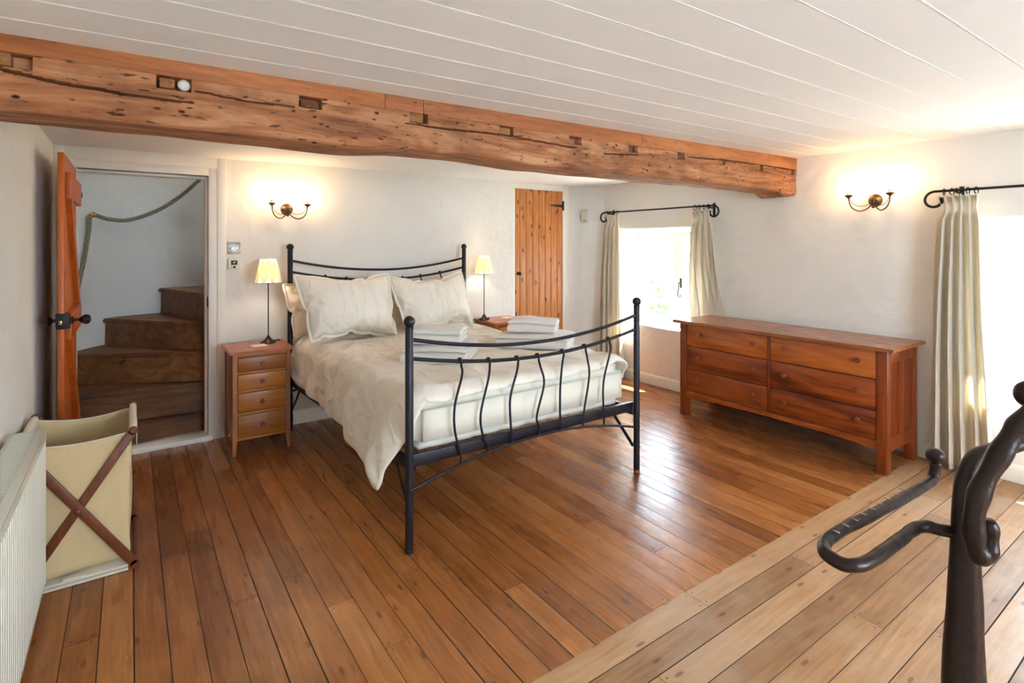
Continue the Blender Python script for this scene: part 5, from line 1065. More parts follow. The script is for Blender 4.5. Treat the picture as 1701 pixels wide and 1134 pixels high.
     0,0,0,-1,0,0,-1,0,-1,-1,-1,-2,-2,-1,-2,-2,-2,-1,-2,-8,-3,3,7,10,-3,6,4,6,5,5,5,5,5,123,-10,-9,-9,-9,-9,-9,-9,-10,-9,-9,-9,-8,-4,-1,-1,-1,-1,0,-1,0,1,0,0,0,0,0,0,0,-1,0,-1,0,0,0,-1,0,-1,0,0,0,-1,0,0,0,0,-1,1,0,0,0,0,0,0,0,-1,0,0,-1,
     0,-1,-1,-2,-1,-2,-3,-2,-3,-4,-1,-1,-4,-1,3,5,0,5,4,4,5,5,5,5,4,9,122,-9,-9,-9,-9,-9,-9,-9,-8,-9,-9,-9,-9,-3,-1,-2,0,-1,0,-1,-2,1,-1,-1,-1,-1,-1,-1,-1,1,0,6,0,0,0,-1,-1,0,-1,1,-1,0,0,-1,0,1,-1,0,1,0,0,0,0,0,0,-1,0,0,-1,0,-1,-1,-1,-2,
     -2,-3,-3,-3,-9,1,-2,-3,-3,-1,9,4,4,2,5,5,5,5,4,-2,9,131,-9,-9,-8,-9,-9,-9,-9,-8,-9,-9,-8,-9,-3,-2,0,-1,-1,-1,-1,-1,-3,-1,-2,-1,-1,-1,0,3,1,1,0,-2,-2,-3,1,1,3,4,0,0,0,-1,0,0,0,0,0,-1,-1,-1,-2,-1,0,-3,0,-2,-1,-1,-2,0,-2,-1,-1,-1,-1,-1,
     -2,-3,-6,-3,-2,2,-4,7,10,0,4,5,4,5,5,-2,8,3,136,-9,-9,-8,-9,-8,-9,-9,-8,-9,-8,-9,-8,-3,-2,-1,0,-1,-1,-1,-2,-2,-1,-1,-1,-1,-1,-1,-1,-2,-1,-1,-1,-1,0,6,1,0,-2,-2,-3,1,2,9,0,1,0,0,-3,-2,-5,-2,-3,-4,-1,-1,-1,-1,-1,0,-1,-1,-2,-1,-1,-1,-1,
     -1,-2,1,-2,-5,2,-1,9,-1,6,3,4,4,6,-2,8,1,4,141,-9,-8,-9,-8,-9,-8,-9,-8,-9,-8,-8,-8,-3,-1,-1,-1,-1,-1,-2,-1,-2,-1,-1,-1,-1,-1,-1,-2,-1,-1,-1,-1,-1,-1,-2,-2,-1,0,-1,0,9,2,1,-4,-2,-5,-2,-2,-4,0,0,1,1,2,1,0,-1,-1,0,-1,-2,-1,-1,-1,-1,-2,
     -1,-4,-2,-2,2,-5,6,-3,9,-2,10,2,1,4,7,1,3,4,143,-8,-8,-9,-8,-8,-9,-8,-8,-8,-8,-8,-8,-3,-2,0,-1,-1,-1,-2,-2,-1,-1,-1,-1,-1,-1,-1,-2,-1,-1,-1,-1,-1,-1,-2,-2,-1,-1,-1,0,-1,-2,-3,-1,-1,-1,-1,0,3,1,1,0,-1,0,-2,-1,-2,-2,-1,-1,-2,-1,-2,-1,
     -1,-2,1,5,-5,1,0,-4,1,3,3,5,-1,11,3,5,-5,8,1,4,147,-8,-8,-8,-9,-8,-8,-8,-8,-8,-8,-8,-8,-3,-1,-1,0,-1,-2,-1,-1,-2,-1,-1,-1,-1,-1,-2,-1,-1,-1,-1,-1,-2,-1,-1,-2,-1,-1,-1,-1,-1,-2,-1,-2,-1,-1,-2,0,-3,-1,-2,-1,-1,-1,-2,-1,-1,-1,-1,-1,-1,
     0,0,-1,1,0,5,-1,1,-1,-2,-3,1,7,-3,3,4,-2,16,-2,-2,6,4,6,148,-8,-8,-8,-8,-8,-8,-8,-8,-7,-8,-8,-8,-3,-2,0,-1,0,-2,-1,-2,-1,-1,-1,-1,-1,-1,-2,-1,-1,-1,-1,-2,-1,-1,-1,-2,-1,-1,-1,-1,-1,-2,-1,-2,-1,-1,-2,-1,-2,-1,-2,-1,-1,-2,-1,-1,-1,-1,
     -1,-1,-1,0,-1,0,0,0,-1,5,-1,-1,-2,-4,4,2,0,4,2,-3,2,15,-1,-1,4,7,153,-8,-8,-8,-7,-8,-8,-8,-7,-8,-8,-7,-7,-3,-2,-1,-1,0,-2,-1,-1,-2,-1,-1,-1,-1,-2,-1,-1,-1,-1,-2,-1,-1,-1,-1,-2,-1,-1,-1,-1,-2,-1,-1,-2,-1,-1,-2,-1,-2,-2,-1,-1,-1,-2,-1,
     -1,-2,-1,-1,-1,0,0,-1,0,0,0,0,-1,0,-2,-1,-4,3,4,1,3,-4,7,-1,7,5,3,2,0,160,-8,-8,-7,-8,-7,-8,-7,-8,-7,-8,-7,-7,-3,-2,-1,-1,-1,-1,-1,-2,-1,-1,-1,-2,-1,-1,-1,-1,-1,-1,-2,-1,-1,-1,-2,-1,-1,-1,-1,-1,-2,-1,-1,-2,-1,-1,-2,-2,-1,-2,-1,-1,-2,
     -1,-1,-1,-2,-1,-1,-1,-1,1,-1,0,0,0,0,-1,-1,-7,-2,1,0,3,4,-3,6,-4,6,3,2,3,6,4,160,-8,-8,-7,-7,-8,-7,-7,-8,-7,-7,-7,-7,-3,-2,-1,-1,-1,-1,-1,-2,-1,-1,-1,-1,-2,-1,-1,-1,-1,-1,-1,-2,-1,-1,-1,-2,-1,-1,-1,-1,-2,-1,-1,-2,-1,-2,-1,-2,-1,-2,
     -1,-1,-2,-1,-1,-1,-2,-1,-1,-1,-1,0,-1,-1,-1,-1,0,-1,-3,-4,0,1,-3,2,2,5,-6,3,5,3,2,0,3,8,164,-7,-8,-7,-7,-7,-7,-7,-7,-7,-7,-8,-6,-3,-2,-1,-1,-1,-1,-2,-1,-1,-1,-1,-2,-1,-1,-1,-1,-1,-1,-1,-2,-1,-1,-2,-1,-1,-1,-1,-1,-2,-1,-1,-2,-1,-2,-1,
     -2,-1,-2,-1,-1,-2,-1,-1,-1,-2,-1,-1,-1,-2,-1,-1,-2,-1,-1,-2,4,-2,-4,-2,-4,0,6,2,-6,2,1,3,7,-7,10,3,0,171,-7,-7,-7,-7,-7,-7,-7,-7,-7,-7,-7,-6,-3,-2,-1,-1,-1,-1,-2,-1,-1,-2,-1,-1,-1,-1,-1,-1,-1,-1,-2,-1,-1,-1,-1,-2,-1,-1,-1,-1,-2,-1,
     -1,-2,-1,-2,-2,-1,-1,-2,-1,-1,-2,-1,-1,-1,-2,-1,-1,-2,-1,-1,-1,-1,-2,-1,-1,-1,-3,-2,-1,-5,3,2,-3,0,1,0,2,2,5,5,0,2,174,-7,-7,-7,-7,-7,-6,-7,-7,-7,-6,-7,-6,-3,-2,-1,-2,0,-2,-1,-1,-1,-2,-1,-1,-1,-1,-1,-1,-1,-1,-1,-1,-2,-1,-1,-1,-2,-1,
     -1,-1,-2,-1,-1,-2,-2,-1,-2,-1,-1,-2,-1,-2,-1,-1,-1,-1,-2,-2,-1,-1,-1,-1,-1,-1,-2,-1,-2,-4,-4,-1,-1,-2,0,1,-2,1,-2,2,-1,2,8,2,3,2,176,-7,-7,-7,-6,-7,-6,-7,-7,-6,-7,-6,-6,-3,-1,-2,-1,-1,-2,-1,-1,-1,-1,-1,-1,-2,-1,-1,-1,-1,-1,-1,-1,-2,
     -1,-1,-1,-2,-1,-1,-2,-1,-1,-2,-1,-2,-1,-2,-1,-2,-1,-1,-2,-1,-1,-1,-2,-2,-1,-1,-1,-1,-1,-1,-2,-1,-2,-3,-4,-6,-1,-1,-1,-3,2,0,-2,1,0,-2,2,7,-1,9,1,179,-7,-7,-6,-7,-6,-7,-6,-7,-6,-6,-7,-5,-3,-2,-1,-2,0,-2,-1,-1,-1,-1,-1,-1,-1,-1,-1,-2,
     -1,-1,-1,-1,-2,-1,-1,-1,-2,-1,-1,-2,-1,-1,-2,-1,-2,-1,-2,-1,-2,-1,-1,-2,-1,-2,-1,-1,-2,-1,-1,-2,0,-1,-1,-2,-1,-4,-3,-6,-4,-2,-4,-1,-1,2,-1,1,-1,-2,2,-1,2,2,8,3,183,-7,-7,-6,-7,-6,-6,-6,-6,-7,-6,-6,-6,-3,-1,-1,-1,-1,-1,-2,-1,-1,-1,-2,
     -1,-1,0,-2,0,-2,-1,-1,-1,-2,-1,-1,-1,-2,-1,-1,-2,-1,-2,-1,-1,-2,-2,-1,-1,-2,-1,-1,-2,-1,-2,-1,-2,-1,-2,0,-1,-1,-1,-1,-1,-2,-4,-7,-4,-5,-4,1,-6,1,0,2,-2,-1,0,-1,0,-2,9,-1,7,188,-8,-6,-6,-6,-6,-6,-6,-6,-6,-6,-6,-6,-3,-1,-2,-1,-1,-1,-1,
     -1,-1,-1,-1,-1,-1,-1,-1,-1,-1,-2,-1,-1,-2,-1,-1,-2,-1,-1,-2,-1,-1,-2,-1,-2,-1,-2,-1,-2,-1,-1,-1,-2,-2,-2,-1,-1,-1,-3,-5,-4,-2,0,0,-1,0,-2,-6,-4,-3,-4,-2,-9,5,0,0,-2,1,-3,1,-2,1,2,7,0,195,-8,-6,-6,-6,-6,-6,-5,-6,-6,-6,-5,-6,-2,-2,-1,
     -1,-1,-1,-1,-1,-1,-1,-2,-1,-1,-1,-1,-1,-1,-2,-1,-1,-2,-1,-1,-2,-1,-1,-2,-1,-1,-2,-1,-2,-2,-1,-1,-2,-1,-1,-1,-2,-2,-2,-4,-3,-2,0,-3,-4,-5,-3,-1,-1,-2,0,1,-6,-3,-4,-4,-3,-3,4,-2,2,-6,2,-2,-1,1,0,8,2,196,-7,-6,-6,-5,-6,-6,-5,-6,-6,-5,
     -6,-5,-3,-2,0,-1,-1,-1,-1,-1,-1,-1,-2,-1,-1,-1,-1,-1,-1,-2,-1,-1,-2,-1,-1,-2,-1,-1,-2,-1,-1,-2,-1,-2,-2,-1,-2,-1,-1,-1,-1,-2,-2,-6,-1,-3,-5,-3,-2,-2,-2,-2,-1,-1,-2,0,-2,-4,-6,-2,-3,-7,2,-1,2,-4,-2,1,-7,7,-8,2,10,4,198,-7,-6,-6,-5,-6,
     -5,-5,-6,-5,-6,-5,-5,-2,-2,-1,-1,-1,-1,-1,-1,-1,-1,-1,-1,-2,-1,-1,-1,-1,-2,-1,-2,-1,-1,-1,-2,-1,-1,-2,-1,-2,-1,-2,-1,-2,-1,-2,0,-2,-1,-2,-4,-2,-4,-4,-2,-2,-3,-2,-2,-2,-2,-1,-1,-2,-2,-3,-4,-3,-3,-8,-3,4,-5,1,-5,2,-7,0,-1,1,4,-3,12,201,
     -7,-6,-5,-6,-5,-5,-5,-6,-5,-5,-5,-5,-2,-2,-1,-1,0,-2,-1,-1,-1,-1,-1,-1,-2,-1,-1,-1,-1,-2,-1,-2,-1,-1,-2,-1,-1,-2,-1,-1,-2,-1,-2,-2,-2,-1,-2,-1,-1,-2,-1,-3,-5,-1,-3,-3,-3,-2,-2,-3,-2,-2,-1,-1,-1,-5,-1,-8,-3,-3,-5,-1,-2,-2,-3,0,-3,-5,
     1,-8,10,-1,1,-3,217,-7,-7,-5,-5,-4,-5,-5,-5,-5,-5,-5,-4,-3,-2,0,-1,-1,-1,-2,-1,-1,-1,-1,-1,-2,-1,-1,-1,-2,-1,-1,-2,-1,-1,-2,-1,-1,-2,-1,-1,-2,-2,-1,-2,-2,-2,-2,-2,-2,-2,-1,-2,-3,-2,-3,-2,-3,-2,-3,-2,-2,-2,-1,-2,-2,-4,-7,-2,-7,-1,-2,
     -6,-2,0,-2,-2,-6,0,-7,1,9,-5,-1,-1,220,-6,-8,-4,-4,-5,-5,-4,-5,-5,-5,-4,-4,-3,-1,-1,-1,-1,-1,-1,-2,-1,-1,-1,-1,-2,-1,-1,-1,-2,-1,-1,-2,-1,-1,-2,-1,-1,-2,-1,-1,-2,-2,-1,-2,-3,-1,-2,-2,-2,-2,-1,-3,-2,-3,-2,-3,-2,-3,-2,-3,-2,0,-2,-6,-5,
     -1,-3,-8,0,-2,-7,-4,-3,1,-3,-7,0,-6,-1,-1,2,2,0,-9,230,-7,-7,-4,-4,-4,-5,-4,-5,-4,-5,-4,-4,-3,-1,-1,-1,-1,-1,-1,-1,-2,-1,-1,-1,-2,-1,-1,-2,-1,-1,-1,-2,-1,-1,-2,-1,-1,-2,-1,-1,-2,-2,-2,-2,-2,-2,-1,-2,-2,-2,-2,-2,-3,-2,-3,-2,-3,-3,-3,
     -1,-4,-4,-2,-2,-5,-7,-3,-1,-2,-2,-8,-3,-3,0,-5,-3,-4,-4,-4,5,3,-5,-2,-6,234,-9,-5,-3,-4,-5,-4,-4,-4,-5,-4,-4,-4,-2,-2,-1,-1,-1,-1,-1,-1,-2,-1,-1,-1,-2,-1,-1,-2,-1,-1,-1,-2,-1,-1,-2,-1,-1,-2,-1,-1,-2,-2,-2,-2,-2,-2,-2,-1,-2,-2,-2,-3,
     -2,-3,-2,-3,-3,-3,-3,-3,-2,-4,-6,-3,-2,-4,-2,-5,-2,-4,-5,-4,-3,-1,-5,-3,-4,-5,-5,3,4,0,-12,2,235,-8,-6,-2,-4,-4,-4,-4,-4,-4,-4,-4,-4,-2,-2,-1,-1,-1,-1,-1,-2,-1,-1,-1,-2,-1,-1,-1,-2,-1,-1,-1,-2,-1,-1,-1,-2,-1,-1,-2,-2,-1,-2,-2,-2,-2,
     -2,-2,-1,-2,-3,-2,-2,-3,-2,-3,-3,-3,-3,-2,-6,-3,-3,-3,-3,-4,-2,-4,-4,-4,-5,-5,-1,-5,-3,-3,-4,-5,-5,-3,-6,9,-11,3,-7,244,-7,-6,-2,-4,-3,-4,-4,-4,-4,-4,-4,-3,-2,-1,-2,-1,-1,-1,-1,-2,-1,-1,-1,-2,-1,-1,-1,-1,-2,-1,-1,-1,-2,-1,-1,-2,-1,
     -2,-1,-2,-2,-2,-1,-2,-2,-2,-2,-2,-2,-2,-2,-3,-2,-3,-3,-3,-3,-3,-3,-4,-3,-3,-3,-4,-3,-4,-4,-3,-6,-3,-8,-5,1,-4,-3,-6,-5,-3,-5,-5,-1,-6,7,-9,247,-6,-6,0,-4,-4,-3,-4,-4,-3,-4,-4,-3,-2,-2,-1,-1,-1,-1,-1,-2,-1,-1,-1,-2,-1,-1,-1,-1,-2,-1,
     -1,-1,-2,-1,-1,-2,-1,-2,-1,-2,-2,-2,-1,-2,-2,-2,-2,-2,-2,-2,-3,-2,-3,-3,-2,-4,-3,-3,-3,-4,-3,-3,-3,-4,-3,-4,-4,-4,-5,-4,-4,-5,-5,-2,-6,-6,-3,-5,-6,-3,-9,3,-3,-2,251,-4,-10,2,-4,-3,-4,-3,-3,-4,-4,-3,-3,-2,-2,-1,-1,-1,-1,-1,-2,-1,-1,
     -1,-2,-1,-1,-1,-1,-1,-2,-1,-1,-2,-1,-1,-2,-1,-2,-2,-1,-2,-2,-2,-1,-2,-2,-2,-2,-2,-3,-2,-3,-3,-2,-3,-3,-3,-4,-3,-3,-3,-3,-4,-4,-3,-5,-3,-5,-4,-4,-7,-2,-8,-1,-8,-3,-6,-5,-6,-4,-8,-8,10,-6,250,-4,-4,2,-3,-4,-3,-3,-3,-4,-3,-3,-4,-1,-2,
     -1,-1,-1,-1,-1,-2,-1,-1,-1,-1,-2,-1,-1,-1,-1,-1,-2,-1,-1,-2,-1,-2,-1,-2,-2,-1,-2,-2,-2,-2,-1,-2,-2,-2,-3,-2,-3,-2,-3,-3,-3,-3,-3,-3,-3,-3,-4,-3,-4,-4,-4,-3,-5,-4,-5,-5,-4,-8,-5,-5,-3,-6,-5,-5,-6,-7,-5,-7,-5,9,250,-9,0,4,-3,-3,-3,-4,
     -2,-3,-4,-3,-3,-1,-2,-1,-1,-1,-1,-1,-2,-1,-1,-1,-1,-1,-1,-2,-1,-1,-1,-2,-1,-1,-2,-1,-2,-1,-2,-2,-2,-1,-2,-2,-2,-2,-2,-2,-2,-2,-3,-2,-3,-3,-2,-3,-4,-3,-3,-3,-3,-4,-3,-4,-4,-4,-3,-5,-6,-4,-3,-8,-8,-4,-4,-4,-7,-5,-5,-7,-6,-7,-6,-2,-8,
     265,-10,4,-8,9,-3,-4,-3,-3,-2,-3,-3,-3,-2,-1,-1,-1,-1,-1,-1,-2,-1,-1,-1,-1,-1,-1,-1,-2,-1,-1,-1,-2,-1,-2,-1,-2,-1,-2,-2,-2,-1,-2,-2,-2,-2,-2,-2,-2,-3,-2,-3,-2,-3,-3,-3,-3,-3,-3,-3,-4,-3,-4,-4,-4,-4,-5,-4,-6,-2,-6,-9,-6,-4,-4,-7,-5,
     -5,-8,-5,-9,-5,-5,-5,-7,269,-11,2,-5,-5,12,-4,-3,-4,-2,-1,-4,-2,-2,-1,-1,-1,-1,-1,-1,-1,-1,-2,-1,-1,-1,-1,-1,-2,-1,-1,-2,-1,-1,-2,-1,-2,-2,-1,-2,-2,-2,-1,-2,-2,-2,-2,-2,-2,-3,-2,-3,-3,-3,-2,-4,-2,-3,-4,-3,-4,-3,-4,-4,-4,-5,-4,-5,-4,
     -4,-8,-8,-6,-3,-6,-6,-5,-7,-5,-11,-5,-5,-6,-6,-8,266,-2,0,-7,0,-4,11,-3,-4,-3,0,-3,-3,-1,-1,-1,-1,-1,-1,-1,-1,-1,-1,-1,-2,-1,-1,-1,-1,-2,-1,-1,-2,-1,-2,-2,-1,-2,-2,-1,-2,-2,-2,-1,-2,-2,-2,-2,-3,-2,-3,-2,-3,-3,-3,-3,-3,-3,-3,-4,-3,-4,
     -4,-4,-4,-5,-4,-6,-4,-5,-8,-6,-6,-5,-7,-5,-6,-7,-6,-14,-3,-3,-7,-7,-8,266,-2,3,-10,-4,5,-2,10,-4,-3,-3,1,-3,-2,0,-1,-1,-1,-1,-1,-1,-1,-1,-1,-1,-2,-1,-1,-1,-2,-1,-2,-1,-2,-1,-2,-1,-2,-2,-1,-2,-2,-2,-1,-2,-2,-2,-3,-2,-2,-3,-3,-2,-3,-3,
     -3,-3,-4,-3,-3,-4,-4,-4,-4,-4,-6,-4,-6,-5,-7,-5,-6,-6,-7,-6,-4,-8,-5,-14,-6,-1,-10,-5,-8,-8,260,8,-11,4,-5,-4,8,5,-3,-2,-1,2,-1,-2,0,-1,-1,-1,-1,-1,-1,-1,-1,-1,-1,-2,-1,-1,-2,-1,-1,-2,-1,-2,-1,-2,-1,-2,-2,-1,-2,-2,-2,-1,-2,-2,-2,-3,
     -2,-3,-2,-3,-3,-3,-2,-3,-4,-3,-4,-3,-4,-3,-4,-5,-4,-5,-5,-6,-4,-8,-7,-6,-6,-6,-7,-7,-3,-13,-6,-12,-2,-14,2,-9,-9,263,-10,10,-9,7,-6,1,13,-5,1,1,0,0,0,0,-2,0,-1,-2,-1,-1,-1,-1,-1,-1,-2,-1,-1,-2,-1,-1,-2,-1,-2,-1,-2,-1,-2,-2,-1,-2,-2,
     -2,-2,-1,-3,-2,-2,-2,-3,-2,-3,-3,-3,-3,-3,-3,-3,-4,-3,-4,-4,-4,-4,-5,-5,-6,-5,-5,-6,-5,-7,-9,-6,-8,-7,-7,-8,-12,-9,-9,-6,-5,-5,-7,245,4,9,-2,-3,3,3,-1,2,10,-2,1,2,0,1,-2,-1,-1,-2,-1,-1,-1,-1,-1,-1,-2,-1,-1,-2,-1,-2,-1,-1,-2,-1,-2,-2,
     -1,-2,-1,-2,-2,-2,-2,-2,-2,-2,-2,-3,-2,-3,-2,-3,-3,-3,-3,-3,-4,-3,-4,-4,-4,-4,-4,-5,-6,-5,-5,-6,-7,-5,-7,-8,-6,-9,-7,-9,-10,-9,-9,-8,-6,-9,-6,-7,250,-4,11,-4,4,-4,9,1,4,-1,0,13,-1,1,1,-1,-2,-1,-1,-2,-1,-1,-1,-1,-2,-1,-1,-2,-1,-2,-1,
     -2,-2,-2,-2,-2,-1,-2,-2,-1,-1,-1,-1,-2,-2,-2,-2,-2,-3,-3,-2,-3,-3,-3,-3,-3,-3,-4,-2,-5,-3,-4,-4,-5,-5,-5,-6,-6,-7,-5,-7,-7,-6,-9,-8,-9,-9,-8,-10,-7,-13,-7,-7,-9,-9,236,18,-8,14,-8,8,6,-11,-2,8,15,-9,11,-4,11,-16,12,-8,7,0,0,-1,0,-1,
     -1,-1,-1,-1,-2,-1,-2,-2,-2,-2,-1,-2,-2,-1,-1,-2,-2,-2,-3,-4,-2,-4,-3,-3,-4,-2,-3,-4,-3,-4,-2,-3,-4,-2,-6,-1,-5,-4,-2,-4,-4,-2,-4,-4,-6,-6,-6,-8,-8,-7,-10,-7,-11,-7,-10,-11,-10,-7,-9,-9,-9,229,-4,20,0,10,2,-1,4,-8,12,1,8,-6,12,-2,-3,
     -17,11,-7,-1,0,0,0,0,0,0,-1,-1,-1,-1,-2,-1,-2,-1,-2,-1,-1,-1,-1,-1,-1,-1,-1,-2,-2,-2,-3,-2,-4,-5,-3,-3,-4,-2,-3,-3,-4,-4,-2,-4,-2,-4,-5,1,-5,2,-2,-3,-6,-7,-6,-7,-8,-9,-9,-11,-8,-11,-8,-15,-6,-7,-10,-9,-10],
    [234,27,27,27,28,28,28,28,28,27,28,27,28,19,25,18,27,4,29,-15,-8,1,-3,-1,1,-1,0,0,1,1,0,0,0,1,0,0,1,0,0,0,0,1,0,0,0,0,1,0,0,0,1,0,1,0,0,1,1,0,1,0,1,1,0,1,0,0,0,-1,-1,-16,-18,-22,-18,-24,-16,-28,-9,-31,-23,-27,-20,-29,-22,-24,-21,-88,
     26,28,27,27,28,28,28,28,28,28,27,27,27,22,24,14,22,3,16,-3,-11,6,2,0,1,0,0,0,0,0,1,0,0,1,0,1,0,1,0,0,0,0,1,0,0,0,0,1,0,0,1,0,0,1,0,1,0,1,0,1,1,1,1,0,1,1,-6,-14,-16,-26,-12,-28,-17,-24,-22,-27,-14,-28,-20,-29,-21,-25,-21,-25,-92,27,
     27,27,28,28,28,28,28,28,28,28,27,26,26,23,27,11,23,-5,-3,7,-2,0,0,-1,0,0,-1,-1,-1,0,0,1,0,1,0,2,2,3,1,0,1,0,1,0,0,0,0,1,0,0,0,0,1,0,0,1,0,1,0,1,0,0,0,0,0,-3,-24,-18,-16,-28,-12,-29,-14,-24,-17,-29,-20,-30,-23,-25,-17,-25,-19,-102,26,
     28,27,28,28,27,28,28,28,28,28,28,28,25,29,23,22,13,4,1,-1,-1,0,0,1,0,0,1,0,-1,0,1,0,-1,0,0,0,0,0,-1,-1,0,0,0,0,0,0,0,0,0,-1,0,0,0,0,-1,0,0,0,0,-1,1,-2,2,0,0,4,-25,-7,-25,-22,-25,-12,-21,-25,-26,-20,-27,-24,-24,-22,-17,-19,-29,-104,
     27,27,28,27,28,28,28,27,28,27,28,28,27,29,28,18,23,16,-2,0,0,0,-1,1,-1,1,0,-1,1,0,-1,2,2,-1,1,-1,-1,-1,-1,1,0,0,0,-1,1,0,-1,1,0,0,0,0,-1,0,1,-2,0,2,0,-2,2,-2,2,-3,7,3,-11,-3,-29,-3,-27,-24,-16,-27,-21,-23,-27,-21,-25,-30,-6,-31,-23,
     -12,-115,27,27,27,28,28,28,28,27,27,28,28,27,28,29,27,19,22,15,-4,1,0,-1,0,0,2,-3,-1,2,-1,2,0,-3,0,0,0,1,0,2,-2,-1,0,1,1,1,-1,1,0,-1,1,-1,1,-1,1,-2,-1,2,0,1,0,0,-3,3,2,1,-6,3,6,-20,-8,-27,-8,-24,-30,-13,-27,-24,-23,-22,-32,-11,-32,
     -15,-25,-32,-98,27,28,27,28,28,27,28,28,27,28,27,28,27,30,26,19,23,12,-3,-1,1,0,-2,1,-2,1,0,-1,1,3,-3,2,-1,2,-1,-1,2,-2,1,-1,1,0,-1,1,0,0,-1,0,0,1,-1,0,0,1,0,-1,2,-3,0,1,3,-5,0,0,8,-8,11,-23,-8,-14,-27,-27,-7,-31,-14,-29,-16,-33,-13,
     -32,-23,-25,-27,-24,-97,27,27,28,27,28,28,28,27,28,27,28,28,27,29,26,21,20,12,-5,1,-1,1,0,-2,2,0,-2,2,0,-3,2,-2,3,-3,3,0,-1,1,-2,1,0,1,0,-1,0,1,0,-1,1,0,0,-1,1,0,0,0,-1,0,-1,3,-4,5,0,0,-5,10,-8,-1,-29,0,-28,-18,-29,-13,-31,-16,-30,
     -18,-31,-20,-23,-23,-25,-30,-94,27,28,27,28,28,28,27,28,28,27,28,27,28,29,26,16,24,10,-4,0,0,-1,1,0,-2,2,0,-2,2,0,-3,4,-5,2,-1,3,-1,1,0,-2,1,-1,2,0,-2,0,2,-1,1,0,0,0,-2,2,0,2,-2,0,-2,-1,3,-4,4,0,-3,1,11,-20,-6,-27,-7,-28,-17,-29,-16,
     -30,-16,-22,-30,-20,-26,-25,-26,-20,-101,27,27,28,28,27,28,28,27,28,27,28,27,28,29,22,23,20,9,-3,-2,1,0,-1,1,0,-2,2,0,-1,1,-2,1,5,-8,3,-2,2,0,1,-2,0,2,-2,-1,0,2,-1,2,-1,-2,0,0,2,-2,0,1,5,2,0,1,-7,6,-5,0,7,-8,-1,1,-26,-3,-28,-14,-28,
     -12,-28,-25,-25,-26,-15,-31,-18,-26,-22,-30,-97,27,28,28,27,28,28,27,28,27,28,27,28,27,29,25,18,21,8,-5,1,-2,2,0,-2,2,0,-2,2,0,0,2,1,-4,7,-7,1,-1,0,0,0,1,-1,1,0,0,-1,0,0,0,1,0,-1,0,0,-1,0,-1,0,-1,2,7,-5,8,3,4,2,-1,-22,-9,-25,-13,-28,
     -13,-28,-25,-18,-23,-25,-31,-6,-29,-26,-27,-11,-110,28,27,28,28,27,28,28,27,27,28,27,28,27,29,24,18,21,7,-4,-2,0,-1,3,0,-2,3,-1,-1,0,-1,2,-3,4,-2,12,2,1,1,1,1,1,0,1,0,0,1,0,1,0,1,0,1,0,1,-2,-1,-2,-2,-3,-9,-4,-1,-3,0,0,0,18,-21,-3,-18,
     -18,-24,-22,-25,-19,-26,-29,-18,-32,-28,-6,-27,-30,-29,-90,27,28,27,28,28,28,27,27,28,27,27,28,27,29,24,17,21,6,-4,0,-2,2,0,0,0,-3,3,-1,2,-2,4,-3,-3,8,-7,1,0,0,1,-1,0,0,0,0,0,0,-1,0,1,1,0,2,1,1,9,4,2,2,1,2,0,-1,-1,-1,-2,-6,-14,10,-28,
     -5,-27,-19,-26,-21,-27,-32,-9,-30,-32,-20,-27,-9,-28,-27,-90,28,27,28,27,28,28,27,27,28,27,27,28,27,29,23,17,20,6,-5,1,1,-3,3,-4,3,-1,1,1,-4,4,-4,5,1,-6,3,-2,3,-1,0,-2,2,-3,2,-1,2,1,-3,0,-1,0,0,0,1,2,-4,1,0,0,1,1,1,1,1,1,2,10,2,-24,
     -2,-29,-6,-29,-23,-27,-24,-25,-28,-15,-25,-25,-24,-28,-18,-15,-96,28,27,28,28,27,28,27,27,28,27,27,28,27,28,23,18,19,3,-2,-3,3,0,-3,3,-1,0,-2,3,0,-3,3,-3,3,-3,4,-1,-1,2,-4,2,-2,1,0,1,-1,2,0,-2,2,0,-2,2,3,2,1,0,-1,-3,-5,0,0,1,1,-1,2,
     -3,2,3,-28,-1,-29,-12,-29,-21,-23,-25,-22,-25,-25,-29,-22,-26,-10,-33,-85,27,28,27,28,27,28,27,27,28,27,27,28,27,28,21,21,17,2,-5,3,0,0,-3,3,0,-3,1,-1,3,2,-2,0,-4,6,-4,2,0,-2,3,-3,2,-2,0,-1,2,-1,2,0,-2,2,0,-3,1,-1,1,2,-3,5,-1,-1,-2,
     -1,5,-2,0,7,2,-4,-22,-26,-4,-29,-12,-29,-20,-27,-24,-26,-25,-24,-28,-19,-32,-13,-86,27,28,27,28,27,28,27,27,28,27,27,28,27,28,19,23,15,-3,3,0,-2,2,0,-2,2,0,-3,3,-2,2,-3,0,5,-4,2,-2,2,1,-3,0,2,0,-3,1,0,3,-3,2,0,-3,3,0,0,-3,2,-2,4,-4,
     3,-1,-1,0,-1,7,3,2,-1,-17,-1,-19,-28,-14,-28,-12,-30,-27,-24,-19,-26,-27,-24,-29,-15,-31,-76,27,28,27,28,27,28,27,27,27,28,27,28,27,27,22,19,15,1,-4,3,0,-2,2,1,-3,2,0,-3,3,-1,0,4,-3,-3,3,0,0,-2,2,0,-2,2,0,-3,2,-1,0,-1,3,0,-3,3,0,0,
     -3,3,-3,7,-5,0,-1,0,0,-1,0,0,10,-5,-25,-9,-15,-26,-21,-30,-12,-28,-22,-30,-19,-27,-27,-21,-31,-18,-78,27,28,27,28,27,28,27,27,27,28,27,27,27,28,18,22,15,-4,2,-2,3,0,0,0,0,-3,3,0,-3,3,0,-3,3,0,-2,2,0,0,-2,2,0,-2,2,0,-1,1,-3,2,0,1,0,
